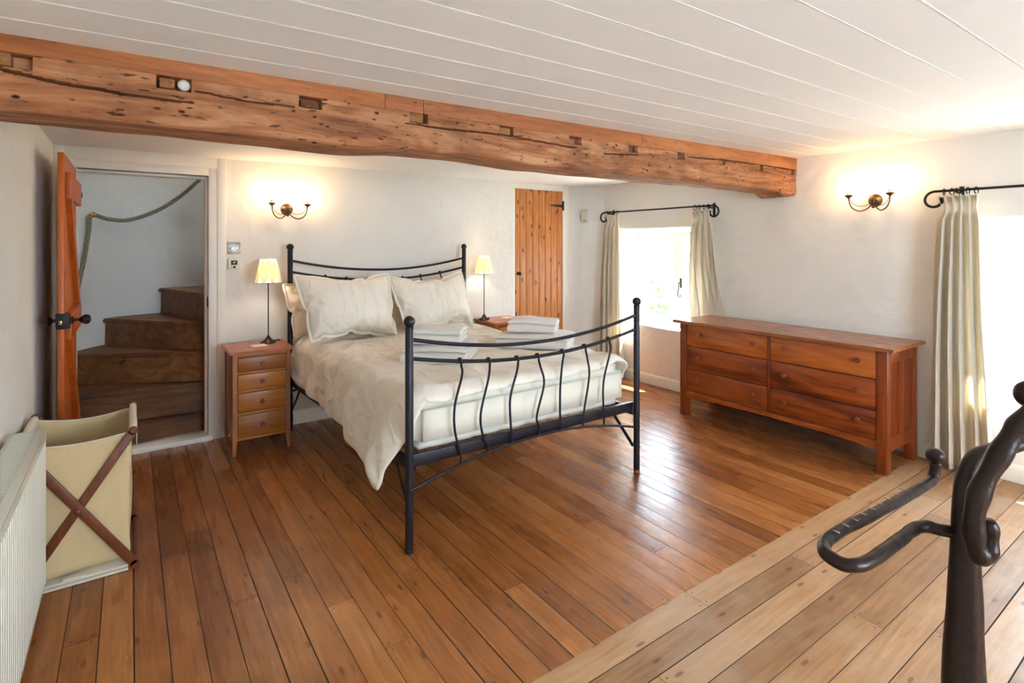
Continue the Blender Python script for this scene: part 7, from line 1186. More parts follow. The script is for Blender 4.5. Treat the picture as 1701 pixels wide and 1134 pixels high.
PILLOW_STEPS_A = [
    [-363,25,24,24,23,22,23,25,26,25,26,25,25,25,19,24,21,23,25,25,25,25,20,25,25,25,25,24,25,25,25,-720,16,25,24,22,25,25,25,25,25,25,24,26,24,24,25,24,18,25,25,22,25,25,25,24,25,25,25,25,26,18,-713,13,19,25,25,25,25,24,25,25,24,25,25,
     25,26,21,23,25,25,24,23,25,25,25,25,25,25,26,25,18,18,-704,11,17,22,24,26,25,25,25,24,25,26,25,23,26,25,25,24,21,25,25,25,26,25,25,25,25,25,22,20,14,-696,12,14,19,23,25,24,26,25,25,26,24,25,25,25,26,24,25,23,25,25,26,25,25,25,25,25,
     24,18,22,12,-689,9,19,13,22,25,25,24,26,25,25,26,25,25,24,26,25,26,25,24,25,25,26,25,24,25,24,24,21,17,9,-679,7,11,19,22,24,24,25,25,26,24,26,25,25,26,25,26,25,26,25,25,25,24,26,24,25,24,22,23,13,5,-666,15,-1,22,20,20,25,25,25,25,26,
     25,25,26,25,25,26,25,26,25,25,25,25,25,25,24,24,23,22,7,-2,-645,-5,13,19,20,22,24,25,25,26,25,25,25,26,25,26,25,26,25,25,25,26,24,26,24,25,24,22,21,0,15,-645,-14,25,13,21,16,23,25,25,25,26,25,25,26,25,26,25,26,25,25,26,25,25,25,25,
     24,20,24,22,12,8,-638,-24,20,24,14,20,19,25,25,25,26,25,26,25,25,26,25,26,25,26,25,25,25,25,25,22,25,16,24,18,9,-664,-1,15,23,24,13,23,23,25,26,25,25,26,25,26,25,26,25,25,26,25,25,25,25,25,23,23,21,16,21,12,-671,21,1,15,23,25,15,25,
     25,26,25,26,25,25,26,25,26,25,26,25,25,25,25,25,24,24,24,21,19,19,12,-679,19,16,6,21,25,19,25,26,25,25,26,25,26,25,26,25,25,26,25,25,25,25,25,24,24,24,21,17,17,17,-684,11,16,15,24,20,25,25,25,25,26,25,25,26,25,26,25,26,25,25,25,26,
     25,24,24,24,23,23,17,19,15,-688,13,18,14,21,23,26,25,25,25,25,25,26,25,26,25,25,26,25,25,26,25,25,24,24,23,24,22,21,17,15,-692,12,17,21,19,24,25,26,24,25,25,26,25,26,25,25,26,25,25,25,25,25,25,25,24,24,23,22,22,18,14,-696,12,18,19,
     24,24,25,25,26,24,25,25,26,25,25,26,25,25,26,24,24,24,25,26,24,24,23,23,21,19,15,-701,15,16,23,24,25,25,25,24,25,25,26,24,25,26,25,26,25,25,21,25,26,25,22,25,25,24,24,21,20,15,-705,15,19,23,25,25,26,25,24,26,23,25,26,25,24,25,26,25,
     25,23,22,25,25,20,26,25,25,25,22,20,16,-710,16,22,25,25,26,25,25,24,25,26,24,23,25,26,25,23,24,25,24,23,24,21,23,25,24,26,24,25,21,18,-716,18,26,25,25,26,25,25,25,26,22,25,25,24,24,25,24,25,18,26,21,21,25,24,25,25,24,25,25,25,19,-722,
     25,25,25,25,25,25,25,26,25,24,25,22,25,25,19,25,20,22,25,26,25,24,19,24,24,25,25,24,25,24,-698,25,25,25,25,25,21,24,26,25,25,25,25,19,24,26,24,21,25,23,26,25,24,24,24,25,25,25,25,-679,20,25,26,25,22,25,25,25,25,25,25,23,25,25,22,26,
     21,25,25,24,24,25,26,23,25,25,25,20,-670,17,19,25,25,25,24,25,25,25,26,24,24,25,26,24,24,22,25,26,23,25,25,25,24,25,24,23,15,-661,20,16,19,25,25,25,25,25,25,26,25,25,24,25,25,26,25,22,24,26,25,24,25,24,25,24,22,18,-658,18,19,22,13,
     24,26,25,25,26,25,25,25,25,25,26,25,25,25,24,24,25,25,24,26,23,24,18,21,-651,21,19,22,15,12,25,25,26,25,25,26,25,25,26,25,26,25,24,25,25,25,24,25,24,24,24,20,19,-643,20,22,6,17,23,16,26,25,26,25,25,26,25,26,25,25,26,25,25,24,26,24,
     25,24,24,23,21,16,-633,23,8,5,18,22,24,22,25,25,26,25,26,25,26,25,26,25,25,25,25,25,24,25,24,24,22,23,11,-619,1,10,11,21,23,21,24,26,25,26,25,25,26,25,26,25,26,25,25,25,25,25,24,25,23,24,20,4,-628,7,15,16,20,23,23,24,26,25,26,25,25,
     26,25,26,25,25,26,25,25,25,24,25,24,24,23,20,12,-647,14,21,14,21,22,24,25,25,25,25,26,25,26,25,25,26,25,26,25,25,25,24,25,24,24,23,18,15,-652,16,17,21,18,24,24,25,25,25,25,26,25,25,26,25,26,25,25,25,26,24,25,25,24,24,22,14,16,-651,
     16,20,17,22,23,25,25,25,25,25,25,26,25,26,25,25,26,25,25,25,25,25,24,25,22,24,17,17,-654,14,19,18,22,24,25,25,25,25,25,25,26,25,25,26,25,26,25,25,25,25,24,25,25,23,22,19,16,-660,20,15,21,24,23,25,25,25,25,25,25,25,26,25,26,25,25,25,
     26,25,25,24,24,25,23,21,21,17,-664,17,19,23,23,25,24,25,25,25,25,25,26,25,25,25,25,26,25,25,26,24,24,25,24,23,23,18,22,-670,18,22,21,24,25,25,25,25,25,26,24,25,25,25,24,25,26,25,26,24,25,24,25,24,24,22,22,19,-672,18,22,23,25,25,25,
     25,26,25,25,24,25,23,26,25,25,24,25,23,25,25,25,25,25,23,24,20,23,-678,20,23,25,25,26,25,25,25,25,25,23,25,24,25,23,25,24,25,25,25,22,25,25,25,25,24,23,19,-679,23,25,25,26,25,24,25,26,25,25,25,24,22,25,24,21,23,25,25,25,22,25,25,25,
     25,24,25,21,-680,25,25,25,26,25,25,24,25,25,26,25,25,25,15,22,25,25,25,21,24,25,25,25,23,25,24,25,25],
    [-250,7,8,8,10,12,-11,0,1,2,2,3,3,5,17,7,-15,-9,-7,-2,-2,7,-15,-5,-5,-6,-5,-5,-5,-5,-6,35,-3,4,6,14,-6,-1,4,6,-2,5,7,1,-8,6,7,8,-18,-5,5,-12,-4,-4,3,-9,-2,-5,-5,-2,-3,3,34,-3,-3,0,3,2,5,8,-3,7,5,-5,-2,-2,3,13,-11,-5,-4,7,-10,0,-8,-3,
     -2,-2,-2,-1,-1,1,3,33,-2,-3,-2,0,0,4,5,-3,7,-1,1,3,-7,-2,2,2,6,-11,-3,-3,-2,-1,-1,1,-3,-1,0,1,2,2,33,-2,-3,-2,-2,-1,0,0,1,1,3,6,-5,-2,-1,1,7,0,-9,-1,0,-4,0,-1,-1,0,0,1,1,2,2,33,-2,-3,-2,-2,-1,-1,-1,0,0,0,1,0,3,-3,-2,0,0,-1,4,-3,-2,
     0,0,1,-1,0,1,1,2,2,33,-2,-4,-1,-2,-1,-1,-1,0,0,-1,0,-1,0,0,0,-1,0,0,0,0,0,0,0,0,0,0,1,1,2,1,34,-6,0,-1,-2,-1,-1,-1,0,-1,0,0,-1,0,0,0,0,-1,0,0,0,0,0,0,0,1,0,0,1,2,-3,37,-8,4,-2,-2,-1,-1,-1,0,0,-1,0,0,-1,0,0,0,0,0,0,0,-1,1,-1,1,0,0,1,
     1,0,-3,35,-5,-1,2,-2,0,-1,-1,0,0,-1,0,0,0,0,-1,0,0,0,0,0,0,0,0,0,0,0,1,1,-3,0,30,0,-3,2,0,0,-1,0,-1,0,0,0,-1,0,0,0,0,-1,0,0,0,0,0,0,0,0,0,0,2,-2,-1,15,15,-5,-1,5,0,-1,0,0,-1,0,0,0,0,-1,0,0,0,0,0,0,-1,0,0,0,0,0,0,1,-1,-1,15,6,4,-1,2,
     3,-1,0,0,0,0,-1,0,0,0,0,-1,0,0,0,0,0,0,0,0,0,-1,0,0,0,-1,15,5,4,0,1,3,1,0,-1,0,0,0,0,-1,0,0,0,0,-1,0,0,0,0,0,0,0,0,0,-1,0,-1,14,3,3,4,2,2,0,0,0,0,0,0,0,0,0,-1,0,0,0,0,0,0,-1,1,-1,0,0,0,0,-1,0,13,3,3,4,2,2,0,0,0,0,0,0,0,0,0,-1,0,0,0,
     0,0,0,0,0,0,0,0,-1,0,-1,0,13,3,3,3,3,1,1,-1,1,0,0,0,-1,0,0,0,0,-1,-2,2,1,0,0,0,0,0,0,0,-1,0,-1,13,3,3,3,2,1,1,0,0,-4,2,1,0,-1,1,-1,0,0,-1,-2,-7,7,2,3,0,0,0,0,-1,0,0,13,3,3,2,2,0,0,-1,-6,1,2,-2,3,1,0,0,-1,-1,-2,-10,2,1,-2,11,4,2,0,0,
     0,-1,0,12,4,3,2,0,-1,-1,-2,-7,-2,5,1,0,-5,5,1,-1,-1,-2,-7,-9,0,6,12,5,4,2,1,0,0,-1,12,4,3,-1,-2,-2,-2,-2,-7,2,-2,-8,8,0,0,-4,-11,8,5,-4,-6,-7,12,10,1,7,2,7,2,0,-1,12,4,-3,-1,-4,-1,-4,-1,-2,-4,-11,3,-2,-10,8,-5,-6,-7,18,0,-11,10,8,7,
     4,0,9,4,6,4,-1,12,-4,-3,-4,-4,-3,-4,-3,-3,-3,-5,-6,-13,-2,5,-17,-6,16,12,5,2,-1,-8,17,7,8,5,6,6,6,7,-494,2,3,5,5,4,13,-6,1,2,5,-3,0,17,-7,-2,5,-13,3,-10,-3,-3,5,-8,-9,-4,-5,-2,-5,34,-3,0,3,3,11,6,-1,-5,2,3,5,-10,3,3,11,0,-13,3,-7,3,
     -8,-1,0,-10,-3,-1,-6,2,34,-3,-4,1,0,4,9,-4,-1,1,3,6,-8,0,0,5,8,-12,0,-1,6,-7,-4,0,-7,1,-5,0,2,34,-4,-3,-3,0,4,-2,1,4,-3,0,1,1,5,-5,-1,1,0,7,-4,-2,1,-7,-2,2,-3,0,1,1,33,-3,-4,-6,3,-1,1,-1,1,0,2,-1,4,1,-3,1,-2,1,3,3,-6,-3,-1,1,-1,0,0,
     1,1,32,-5,-4,-6,0,4,0,0,0,0,0,0,0,0,1,0,1,1,3,-2,-3,0,0,0,0,0,0,1,1,29,-4,-6,-3,1,2,1,0,0,0,1,0,0,0,0,1,0,0,0,0,0,0,0,0,0,0,1,0,1,28,-7,-2,-3,1,1,1,1,0,1,0,0,0,0,1,0,0,0,0,0,0,0,1,0,0,0,0,0,1,24,-7,-1,0,1,1,1,1,1,0,0,0,1,0,0,0,0,0,
     1,0,0,0,0,0,0,0,0,0,0,17,-2,1,1,1,2,1,1,0,0,0,1,0,0,0,1,0,0,0,0,0,0,0,0,0,0,1,0,-2,14,1,2,2,1,1,1,1,0,1,0,0,0,0,1,0,0,0,0,0,1,0,0,0,0,0,0,0,-1,13,2,1,2,1,1,1,1,0,1,0,0,1,0,0,0,0,1,0,0,0,0,0,0,0,0,0,-1,-1,15,1,1,2,1,2,1,0,1,0,0,1,0,
     0,0,1,0,0,0,0,0,0,0,0,1,-1,0,-1,-1,15,1,2,1,2,1,1,0,1,0,1,0,0,0,1,0,0,0,0,0,1,0,0,0,0,0,0,-1,-1,13,3,1,1,1,2,0,1,0,1,1,0,1,0,0,0,0,1,-1,1,0,0,0,0,0,0,0,-1,-1,13,2,2,1,2,0,2,0,1,0,1,0,-1,-4,3,2,1,0,1,0,0,0,0,1,-1,0,0,-1,-1,13,2,2,2,
     1,1,0,1,0,0,-2,-6,5,-1,-2,5,1,0,1,0,-2,5,0,0,0,1,-1,-1,0,13,1,2,2,0,1,0,0,-1,-2,-3,-8,2,6,2,-1,-4,-8,1,10,4,5,2,1,1,-1,0,0,-1,13,2,1,1,0,-1,0,-5,1,-1,-7,-6,5,4,-2,-11,0,-6,4,4,8,11,4,3,2,1,0,0,-1,13,2,0,-1,-1,-2,-8,1,1,-5,1,-6,-6,9,
     -4,-5,-11,7,4,5,1,12,5,3,3,-1,7,1,-1,13,-1,-2,-3,-2,-3,-5,-6,3,-2,0,-3,-4,-3,-21,12,3,3,-6,12,7,5,4,-5,12,1,8,3,5],
    [-6,2,1,-1,0,-1,2,1,-1,0,2,0,1,-2,2,1,1,0,1,-2,0,2,0,-1,-1,0,-1,0,0,0,-1,-5,24,3,1,-2,2,2,0,-3,4,-1,-4,3,4,-1,0,0,3,0,-3,4,0,0,-3,1,-3,0,1,-2,-3,-21,-4,25,17,5,1,1,-1,-4,4,-3,-1,4,3,2,1,-3,2,4,-1,-3,3,-3,3,-1,-2,-2,-3,-3,-3,-19,-19,
     -4,26,19,13,5,3,1,-3,4,-2,1,1,-1,7,3,-2,-1,-6,8,1,0,-1,-2,-3,-5,-1,-4,-5,-12,-16,-26,-3,25,22,16,11,5,6,2,1,1,-1,-3,5,3,2,-1,-5,-1,6,-2,-4,3,-4,-2,-4,-6,-5,-9,-17,-14,-27,-2,27,17,22,12,7,5,6,3,3,3,0,1,-4,6,3,-1,-1,0,-9,2,-2,-4,-5,
     -8,-3,-10,-7,-14,-19,-28,-1,28,22,17,13,9,6,4,5,3,4,4,2,1,1,0,0,0,-2,-3,-3,-6,-7,-3,-6,-8,-7,-13,-11,-21,-28,1,22,26,13,15,16,6,5,3,5,2,3,2,2,0,1,-1,-1,-1,-4,-5,-6,-2,-6,-5,-9,-7,-11,-13,-25,-28,2,27,22,17,16,12,9,5,3,0,6,1,3,3,-3,
     0,2,-2,-3,-2,-4,-3,-7,-2,-8,-5,-9,-13,-14,-26,-25,9,23,6,22,16,19,10,5,2,5,3,3,-1,1,1,1,-2,-1,-2,-3,-3,-4,-4,-6,-5,-6,-16,-10,-12,-22,-29,19,14,16,5,21,16,16,7,3,2,1,1,3,1,0,-2,0,-1,-2,-1,-4,-2,-6,-5,-6,-12,-8,-20,-9,-18,-27,11,23,
     21,11,4,22,11,12,0,3,2,1,1,1,0,1,-2,-1,-1,-3,-3,-5,-4,-4,-8,-9,-11,-15,-20,-13,-26,10,17,25,20,9,8,20,6,2,2,2,1,1,0,0,-1,1,-1,-2,-2,-3,-3,-6,-6,-7,-8,-11,-13,-17,-17,-27,10,19,19,25,13,7,16,4,1,3,2,2,1,0,1,1,0,-1,-2,-2,-3,-6,-4,-6,
     -9,-7,-10,-13,-20,-19,-21,5,28,20,20,9,16,5,1,6,3,2,2,1,1,1,-1,2,1,-1,-3,-4,-2,-5,-10,-6,-9,-12,-10,-19,-16,-26,5,26,18,21,14,9,3,6,4,2,5,2,1,1,1,1,-2,3,0,-1,-3,-5,-5,-6,-8,-12,-8,-13,-14,-19,-24,2,26,19,14,17,6,6,2,6,6,2,1,1,1,0,0,
     1,0,-6,5,-1,-1,-3,-8,-8,-9,-10,-13,-14,-17,-26,2,27,17,16,8,9,4,4,4,-2,6,3,2,-2,3,0,1,0,-1,-6,-7,4,0,1,-7,-8,-10,-12,-14,-17,-23,0,24,18,13,8,5,3,3,-4,4,5,-1,6,2,1,1,-1,-1,-2,-12,-1,-1,-2,7,-1,-4,-7,-10,-14,-16,-23,0,22,17,10,4,3,2,
     0,-4,1,8,2,3,-3,5,2,-1,-1,-2,-8,-11,-1,2,9,-1,0,-2,-6,-12,-16,-24,-1,25,12,3,1,2,0,1,-4,5,1,-2,6,1,2,-1,-2,0,1,-6,-7,-8,9,5,-3,2,-3,2,-3,-15,-22,-3,23,0,1,0,2,0,1,1,0,-5,5,0,0,2,-1,-1,-1,2,-4,-9,9,0,2,0,-4,3,-1,1,0,-21,-6,0,2,-1,0,
     0,0,0,1,1,-1,0,-1,1,2,2,-1,-1,-2,-1,2,-2,-1,2,0,0,1,1,0,2,-1,-29,-2,-1,0,0,0,8,-6,2,0,2,-4,-1,2,3,0,4,-5,4,-3,0,0,6,-2,-4,1,-1,3,-2,-7,-15,-4,-1,-1,6,2,-2,-3,0,1,2,-7,2,2,5,1,-4,3,-1,6,-4,2,3,-5,1,5,-3,15,-3,-19,-17,-4,-3,2,4,-4,-1,
     -1,1,2,-5,0,1,3,4,-4,2,2,8,-3,0,3,-3,8,-2,12,20,-7,-15,-20,-17,-4,2,-5,-1,3,-3,-2,0,0,6,-5,0,1,2,11,-4,2,3,-4,2,9,1,9,13,18,1,-17,-17,-12,-22,-6,1,-5,-1,0,2,-4,4,2,-4,2,0,2,7,6,-6,0,3,9,2,9,9,18,14,6,-13,-16,-11,-20,-23,-4,-2,-2,-2,
     0,-3,0,1,0,2,1,4,8,-1,-2,4,8,4,9,8,10,15,18,15,-15,-12,-25,-18,-11,-20,-2,-2,-1,-2,0,0,0,0,2,-1,0,3,3,8,3,6,8,8,9,11,13,20,16,-7,-24,-25,-18,-14,-7,-14,0,-1,-1,-1,0,0,0,0,0,2,6,1,4,7,7,6,9,8,14,10,23,26,-24,-24,-22,-16,-10,-14,-8,-3,
     0,-3,0,0,0,0,1,2,2,1,4,5,5,7,8,6,9,11,15,26,16,-24,-21,-20,-15,-12,-10,-8,-3,-2,0,-2,-1,-2,3,0,1,2,3,5,4,5,6,6,8,9,11,16,22,12,-21,-15,-21,-15,-12,-9,-6,-5,-2,-2,-1,-1,-1,0,0,4,1,3,3,5,5,6,7,7,10,10,19,20,9,-20,-19,-13,-18,-10,-9,-5,
     -4,-3,-2,-3,-2,0,0,2,0,2,4,5,2,6,6,5,9,9,12,22,19,4,-20,-16,-18,-14,-9,-7,-6,-4,-4,-4,-1,-2,1,-2,1,1,4,0,5,4,6,6,8,6,12,9,19,19,9,-22,-17,-18,-12,-9,-6,-5,-5,-4,-3,-3,-2,-1,-1,1,1,2,3,3,5,5,7,7,6,11,13,16,21,2,-15,-21,-15,-8,-10,-3,
     -8,-2,-7,-4,-4,-3,-2,0,1,2,1,6,0,4,6,7,9,6,10,15,14,19,2,-19,-17,-11,-11,-5,-8,-4,-6,-4,-4,-2,0,5,-3,-3,0,0,1,2,2,10,5,6,9,11,10,18,14,4,-19,-13,-14,-6,-7,-5,-5,-3,-3,-1,5,-5,-2,5,-7,-1,2,1,1,6,-4,10,4,9,6,13,13,17,3,-18,-14,-9,-6,
     -4,-5,-3,-2,0,2,6,-3,-8,-2,3,3,4,2,-4,-2,-2,2,5,5,10,8,16,12,1,-15,-10,-6,-3,-3,-3,2,-3,-1,5,5,-6,-6,1,7,2,4,-1,-1,-3,-6,-1,2,3,3,8,12,17,-4,-11,-4,-2,-2,-1,3,-3,-2,1,-2,3,5,-9,3,1,10,-8,0,-1,3,-6,-2,2,1,7,-1,4,15,0,-2,-2,0,-1,-1,2,
     2,-3,-1,-2,1,1,0,3,2,-4,0,6,-6,-3,1,0,5,-3,4,-2,4,0],
]
PILLOW_STEPS_B = [
    [-355,25,24,24,24,24,18,25,25,25,25,25,22,23,25,26,25,25,25,23,19,25,18,24,24,25,23,17,18,19,20,-687,17,25,24,21,24,25,25,25,25,25,22,25,26,23,23,26,25,25,25,25,21,19,25,19,25,25,16,20,22,13,-683,16,18,25,24,24,24,25,26,24,25,25,25,
     25,23,22,26,25,25,23,23,25,25,23,17,25,21,23,24,17,9,-679,12,21,18,25,25,26,24,25,26,25,25,25,22,24,25,25,25,25,24,23,26,21,22,24,24,25,24,18,12,12,-676,13,17,20,22,25,25,25,25,26,25,25,23,25,25,25,24,25,26,24,24,25,25,24,23,24,24,
     20,13,17,11,-673,13,15,20,22,24,24,25,26,25,25,25,25,26,23,24,26,24,25,25,26,25,25,26,25,20,24,16,20,12,12,-670,14,19,12,23,22,25,24,25,26,25,25,25,26,25,25,24,25,24,26,25,26,25,25,22,25,22,19,18,14,7,-666,19,13,19,13,25,23,25,25,25,
     25,25,25,25,25,26,25,25,25,26,25,25,25,25,24,23,22,20,17,16,3,-661,11,21,11,19,22,24,25,25,25,25,25,25,26,25,25,26,25,26,25,25,26,24,25,24,23,22,21,15,16,2,-652,3,13,18,23,20,24,25,25,25,25,25,25,25,26,25,26,25,26,25,25,25,25,25,24,
     24,22,21,16,13,-7,-626,-8,6,22,18,23,25,24,25,25,25,25,25,25,26,25,26,25,25,26,25,25,25,25,24,24,22,22,13,13,5,-648,13,-4,20,23,21,24,25,25,25,25,25,25,25,26,25,26,25,26,25,25,25,25,25,24,23,23,21,8,11,15,-655,7,6,21,22,22,25,24,25,
     25,24,26,25,25,26,25,26,25,26,25,25,25,25,24,24,24,23,21,13,12,12,-662,9,9,20,22,23,24,24,25,25,25,25,25,25,26,25,26,25,26,25,25,25,25,24,24,24,22,22,16,13,10,-667,10,13,18,22,23,24,24,25,24,26,25,25,26,25,25,26,25,26,25,25,25,24,24,
     24,24,23,21,15,17,9,-671,12,15,18,21,23,24,25,25,24,25,25,25,26,25,26,25,25,26,25,25,24,25,24,24,24,21,23,18,15,10,-675,18,12,21,17,24,25,24,24,24,25,26,25,26,25,25,25,25,25,25,25,24,25,24,24,23,24,20,21,15,11,-679,15,20,14,23,25,23,
     26,24,25,24,23,25,26,24,26,25,26,25,22,25,26,22,25,25,24,23,22,21,17,10,-683,14,17,21,24,24,25,25,25,24,24,21,25,25,26,25,26,25,25,23,23,21,25,25,24,25,24,23,21,18,12,-687,14,19,22,25,26,25,25,21,25,24,22,25,24,25,25,25,26,25,17,24,
     23,25,23,25,25,25,25,22,19,13,-692,17,20,25,25,25,25,25,23,19,25,24,25,25,24,25,24,25,25,23,22,15,24,25,25,24,25,24,25,22,15,-698,19,25,25,25,24,26,23,24,23,23,20,25,23,25,24,25,25,25,14,22,23,25,21,24,25,25,24,25,25,18,-702,24,25,
     25,24,25,24,24,24,17,24,26,25,21,24,25,25,25,26,21,22,11,23,23,24,25,24,24,25,24,25,-685,24,25,24,25,23,24,23,25,23,23,25,26,25,25,25,25,25,15,25,25,20,25,25,25,22,25,15,20,-655,18,25,25,26,21,25,25,23,25,25,24,25,25,25,26,24,25,15,
     24,24,25,25,25,22,22,25,25,11,-655,20,19,25,24,25,26,25,25,23,23,26,25,25,26,25,24,24,23,22,23,24,25,23,24,25,25,15,18,-655,17,20,22,25,25,25,25,23,26,25,25,26,24,25,24,26,25,25,24,24,21,24,25,25,24,22,18,14,-653,16,20,22,23,25,25,
     25,25,25,25,25,26,25,25,26,23,25,26,25,25,25,22,25,24,22,22,13,16,-649,14,20,21,24,24,24,25,26,25,25,26,25,25,25,24,26,25,25,26,25,25,24,24,23,23,20,17,11,-643,10,20,21,23,25,24,25,25,25,25,25,26,25,25,25,26,25,25,26,25,25,24,24,24,
     22,18,19,7,-641,13,20,20,23,24,25,24,25,26,25,25,25,25,26,25,26,25,26,25,25,25,24,24,24,22,20,17,14,-649,15,18,21,24,23,25,24,26,24,25,26,25,25,26,25,26,25,25,26,24,26,24,24,25,21,21,13,16,-643,13,15,21,23,24,25,24,25,25,25,26,25,25,
     26,25,26,25,26,25,25,25,24,24,24,21,22,16,12,-637,18,7,20,22,24,24,25,25,25,25,26,25,25,26,25,26,25,25,26,25,25,24,24,23,24,20,13,8,-619,6,10,21,19,24,25,24,25,25,26,25,25,25,26,25,26,25,26,25,25,25,24,24,23,23,21,10,15,-631,19,7,16,
     22,24,25,25,25,25,25,25,25,26,25,25,26,25,26,25,24,25,24,25,23,23,20,17,15,-643,17,19,12,24,22,25,25,25,25,25,25,26,25,25,26,25,25,26,25,24,25,24,24,23,24,17,20,15,-646,14,16,23,21,25,23,25,25,25,26,25,25,25,26,25,26,24,25,24,25,25,
     24,24,24,21,23,18,15,-650,14,21,19,24,24,24,25,26,24,25,26,25,25,26,25,25,26,22,23,25,25,25,25,22,24,21,19,16,-653,15,20,22,24,24,25,25,25,25,25,24,26,25,25,26,25,25,20,25,25,22,25,25,24,24,22,18,19,-657,17,20,23,24,26,24,25,25,26,
     25,25,22,25,25,26,25,26,23,21,22,22,24,26,24,25,24,20,18,-660,18,22,25,25,25,25,23,25,25,25,23,25,25,24,25,25,26,24,23,24,17,21,24,26,25,25,22,19,-662,20,25,25,24,25,25,25,22,24,25,26,21,26,24,24,25,26,21,21,24,25,17,22,25,25,25,25,
     21,-664,25,25,24,25,25,22,24,25,25,21,23,26,25,25,24,24,25,13,23,24,24,24,19,24,25,25,25,25],
    [-261,8,7,8,9,8,18,-5,-3,1,5,5,12,-12,-1,0,2,3,2,12,16,-3,-19,-8,-8,-4,11,-19,-18,-16,-17,31,-2,5,7,14,-5,1,2,2,5,5,13,-5,0,10,-9,0,6,-4,3,5,14,-16,3,-16,-2,5,-20,-16,-12,0,31,-2,-1,3,6,9,-6,1,2,7,-1,4,4,5,9,-10,-2,1,2,11,-11,-1,2,8,
     -19,4,-14,-11,-7,0,1,30,-1,-2,-1,0,2,2,6,-3,2,2,7,2,11,-7,-3,-2,0,7,6,-11,-1,13,-12,-10,-7,-5,-2,0,0,1,30,-1,-2,-1,-1,0,0,1,2,1,1,3,10,-3,1,3,-7,-1,1,6,-9,-1,4,5,-11,-7,-1,1,-1,1,0,30,-1,-1,-2,-1,0,0,0,0,0,1,0,3,2,7,-4,1,-4,-3,-1,-1,
     0,-1,0,-1,0,0,0,0,0,1,30,-2,-2,0,-1,-1,0,0,0,0,0,0,1,0,2,4,-4,2,-4,-1,0,-1,0,0,0,0,0,0,0,0,1,30,-3,-1,-1,-1,0,0,0,0,0,0,0,0,1,-1,0,0,0,1,-1,0,-1,0,1,-1,0,0,0,0,0,1,30,-4,0,-2,0,0,0,0,0,0,0,0,0,0,0,0,0,0,0,0,0,0,0,0,0,0,0,-1,1,0,1,28,
     -3,-2,0,0,0,0,0,0,0,0,0,0,0,0,0,0,0,0,0,0,0,0,0,0,0,0,0,0,0,-1,25,2,-2,0,0,1,-1,0,0,0,0,0,0,0,0,0,0,0,0,0,1,0,0,0,0,-1,0,0,0,0,-3,24,4,-1,0,1,0,0,0,0,0,0,0,0,0,0,0,0,0,0,0,0,0,0,0,0,0,0,-1,0,-1,-2,24,2,1,1,0,0,0,0,0,0,0,0,0,0,0,0,0,
     0,0,0,0,0,0,0,0,0,0,0,-2,-1,0,23,2,2,0,0,1,0,0,0,-1,1,-1,0,0,0,1,0,0,0,0,0,0,0,0,0,-1,0,0,-1,-1,-1,23,2,2,1,0,0,0,0,0,0,0,0,0,0,0,0,0,0,0,0,0,0,0,0,0,0,0,-1,-1,-1,-1,23,2,2,1,0,0,0,0,0,0,0,0,0,0,0,0,-1,1,0,-1,1,0,0,1,-1,0,0,-1,-1,-1,
     -1,23,2,2,0,1,1,-1,0,1,0,-1,0,0,-1,-2,2,0,-2,-2,4,-4,5,1,0,0,-1,0,-1,0,-2,0,23,1,2,1,0,0,0,-1,0,-4,-8,8,-3,0,3,0,0,0,0,-9,5,-2,10,1,0,0,0,0,-1,-1,-1,23,1,2,1,-1,1,-1,-2,-4,-8,-9,11,2,1,0,0,-1,-3,3,-7,-7,11,7,4,-1,4,0,0,-1,-1,-1,23,
     1,2,1,-1,-3,-2,-4,-13,-5,-6,11,0,-8,6,4,1,0,-1,-15,8,9,-1,10,4,3,1,2,-1,-1,-1,23,2,1,-5,-1,-4,-6,-5,-9,-15,6,6,-2,-6,-6,6,9,2,1,-11,-10,19,7,6,0,8,5,0,5,0,-2,23,2,-5,-3,-6,-6,-3,-11,-6,-11,-11,14,-4,-11,3,9,1,6,-4,-21,13,12,-2,15,6,
     2,8,8,5,3,-1,22,-6,-6,-7,-6,-7,-6,-8,-8,-19,8,2,-3,-14,9,4,2,1,-1,-14,-13,23,12,10,8,7,7,7,6,7,7,-501,7,6,8,2,11,10,-10,5,11,-9,-1,-1,4,5,-2,5,-2,20,-4,3,-16,-8,-2,-1,-13,3,-20,-16,29,-1,3,4,4,14,-3,-2,11,7,-4,-8,1,6,-3,2,7,-4,19,-8,
     -6,-6,-2,2,-13,-11,-7,-6,-1,29,-1,-1,6,-3,2,2,3,4,11,-8,2,-3,1,2,1,7,-7,10,12,-10,-8,1,-11,-8,-6,-3,1,0,29,-2,-1,-1,1,3,0,5,-3,0,0,2,1,6,2,-4,-3,0,3,7,8,-12,-7,-6,-4,-1,0,1,0,29,-1,-1,-1,-1,0,1,2,2,-3,1,0,1,2,2,3,-7,-1,1,1,3,3,-11,
     -1,0,-1,1,0,0,29,-1,-1,-1,0,-1,0,0,0,0,1,1,-1,1,4,-4,-1,-1,0,0,-1,0,0,0,0,0,0,0,1,28,-1,-1,-1,0,-1,0,0,0,0,0,0,0,2,-2,0,0,-1,0,0,0,1,-1,0,0,0,0,0,1,28,0,-2,0,-1,0,0,-1,0,0,0,0,0,0,0,0,0,0,0,0,0,0,0,0,0,0,-1,1,-1,30,-1,-1,-1,-1,0,0,
     0,0,-1,0,0,0,0,0,0,0,0,0,0,0,0,0,0,0,0,0,0,-1,29,0,-1,-1,0,-1,0,0,0,0,0,0,0,-1,0,0,0,0,0,0,0,1,0,0,0,-1,0,0,0,28,-2,1,0,-1,0,0,-1,0,0,0,0,0,0,0,0,0,0,0,0,0,0,0,0,0,0,-1,0,-1,25,2,1,0,-1,0,0,0,0,0,-1,0,0,0,0,0,0,0,0,0,0,0,0,0,0,0,0,
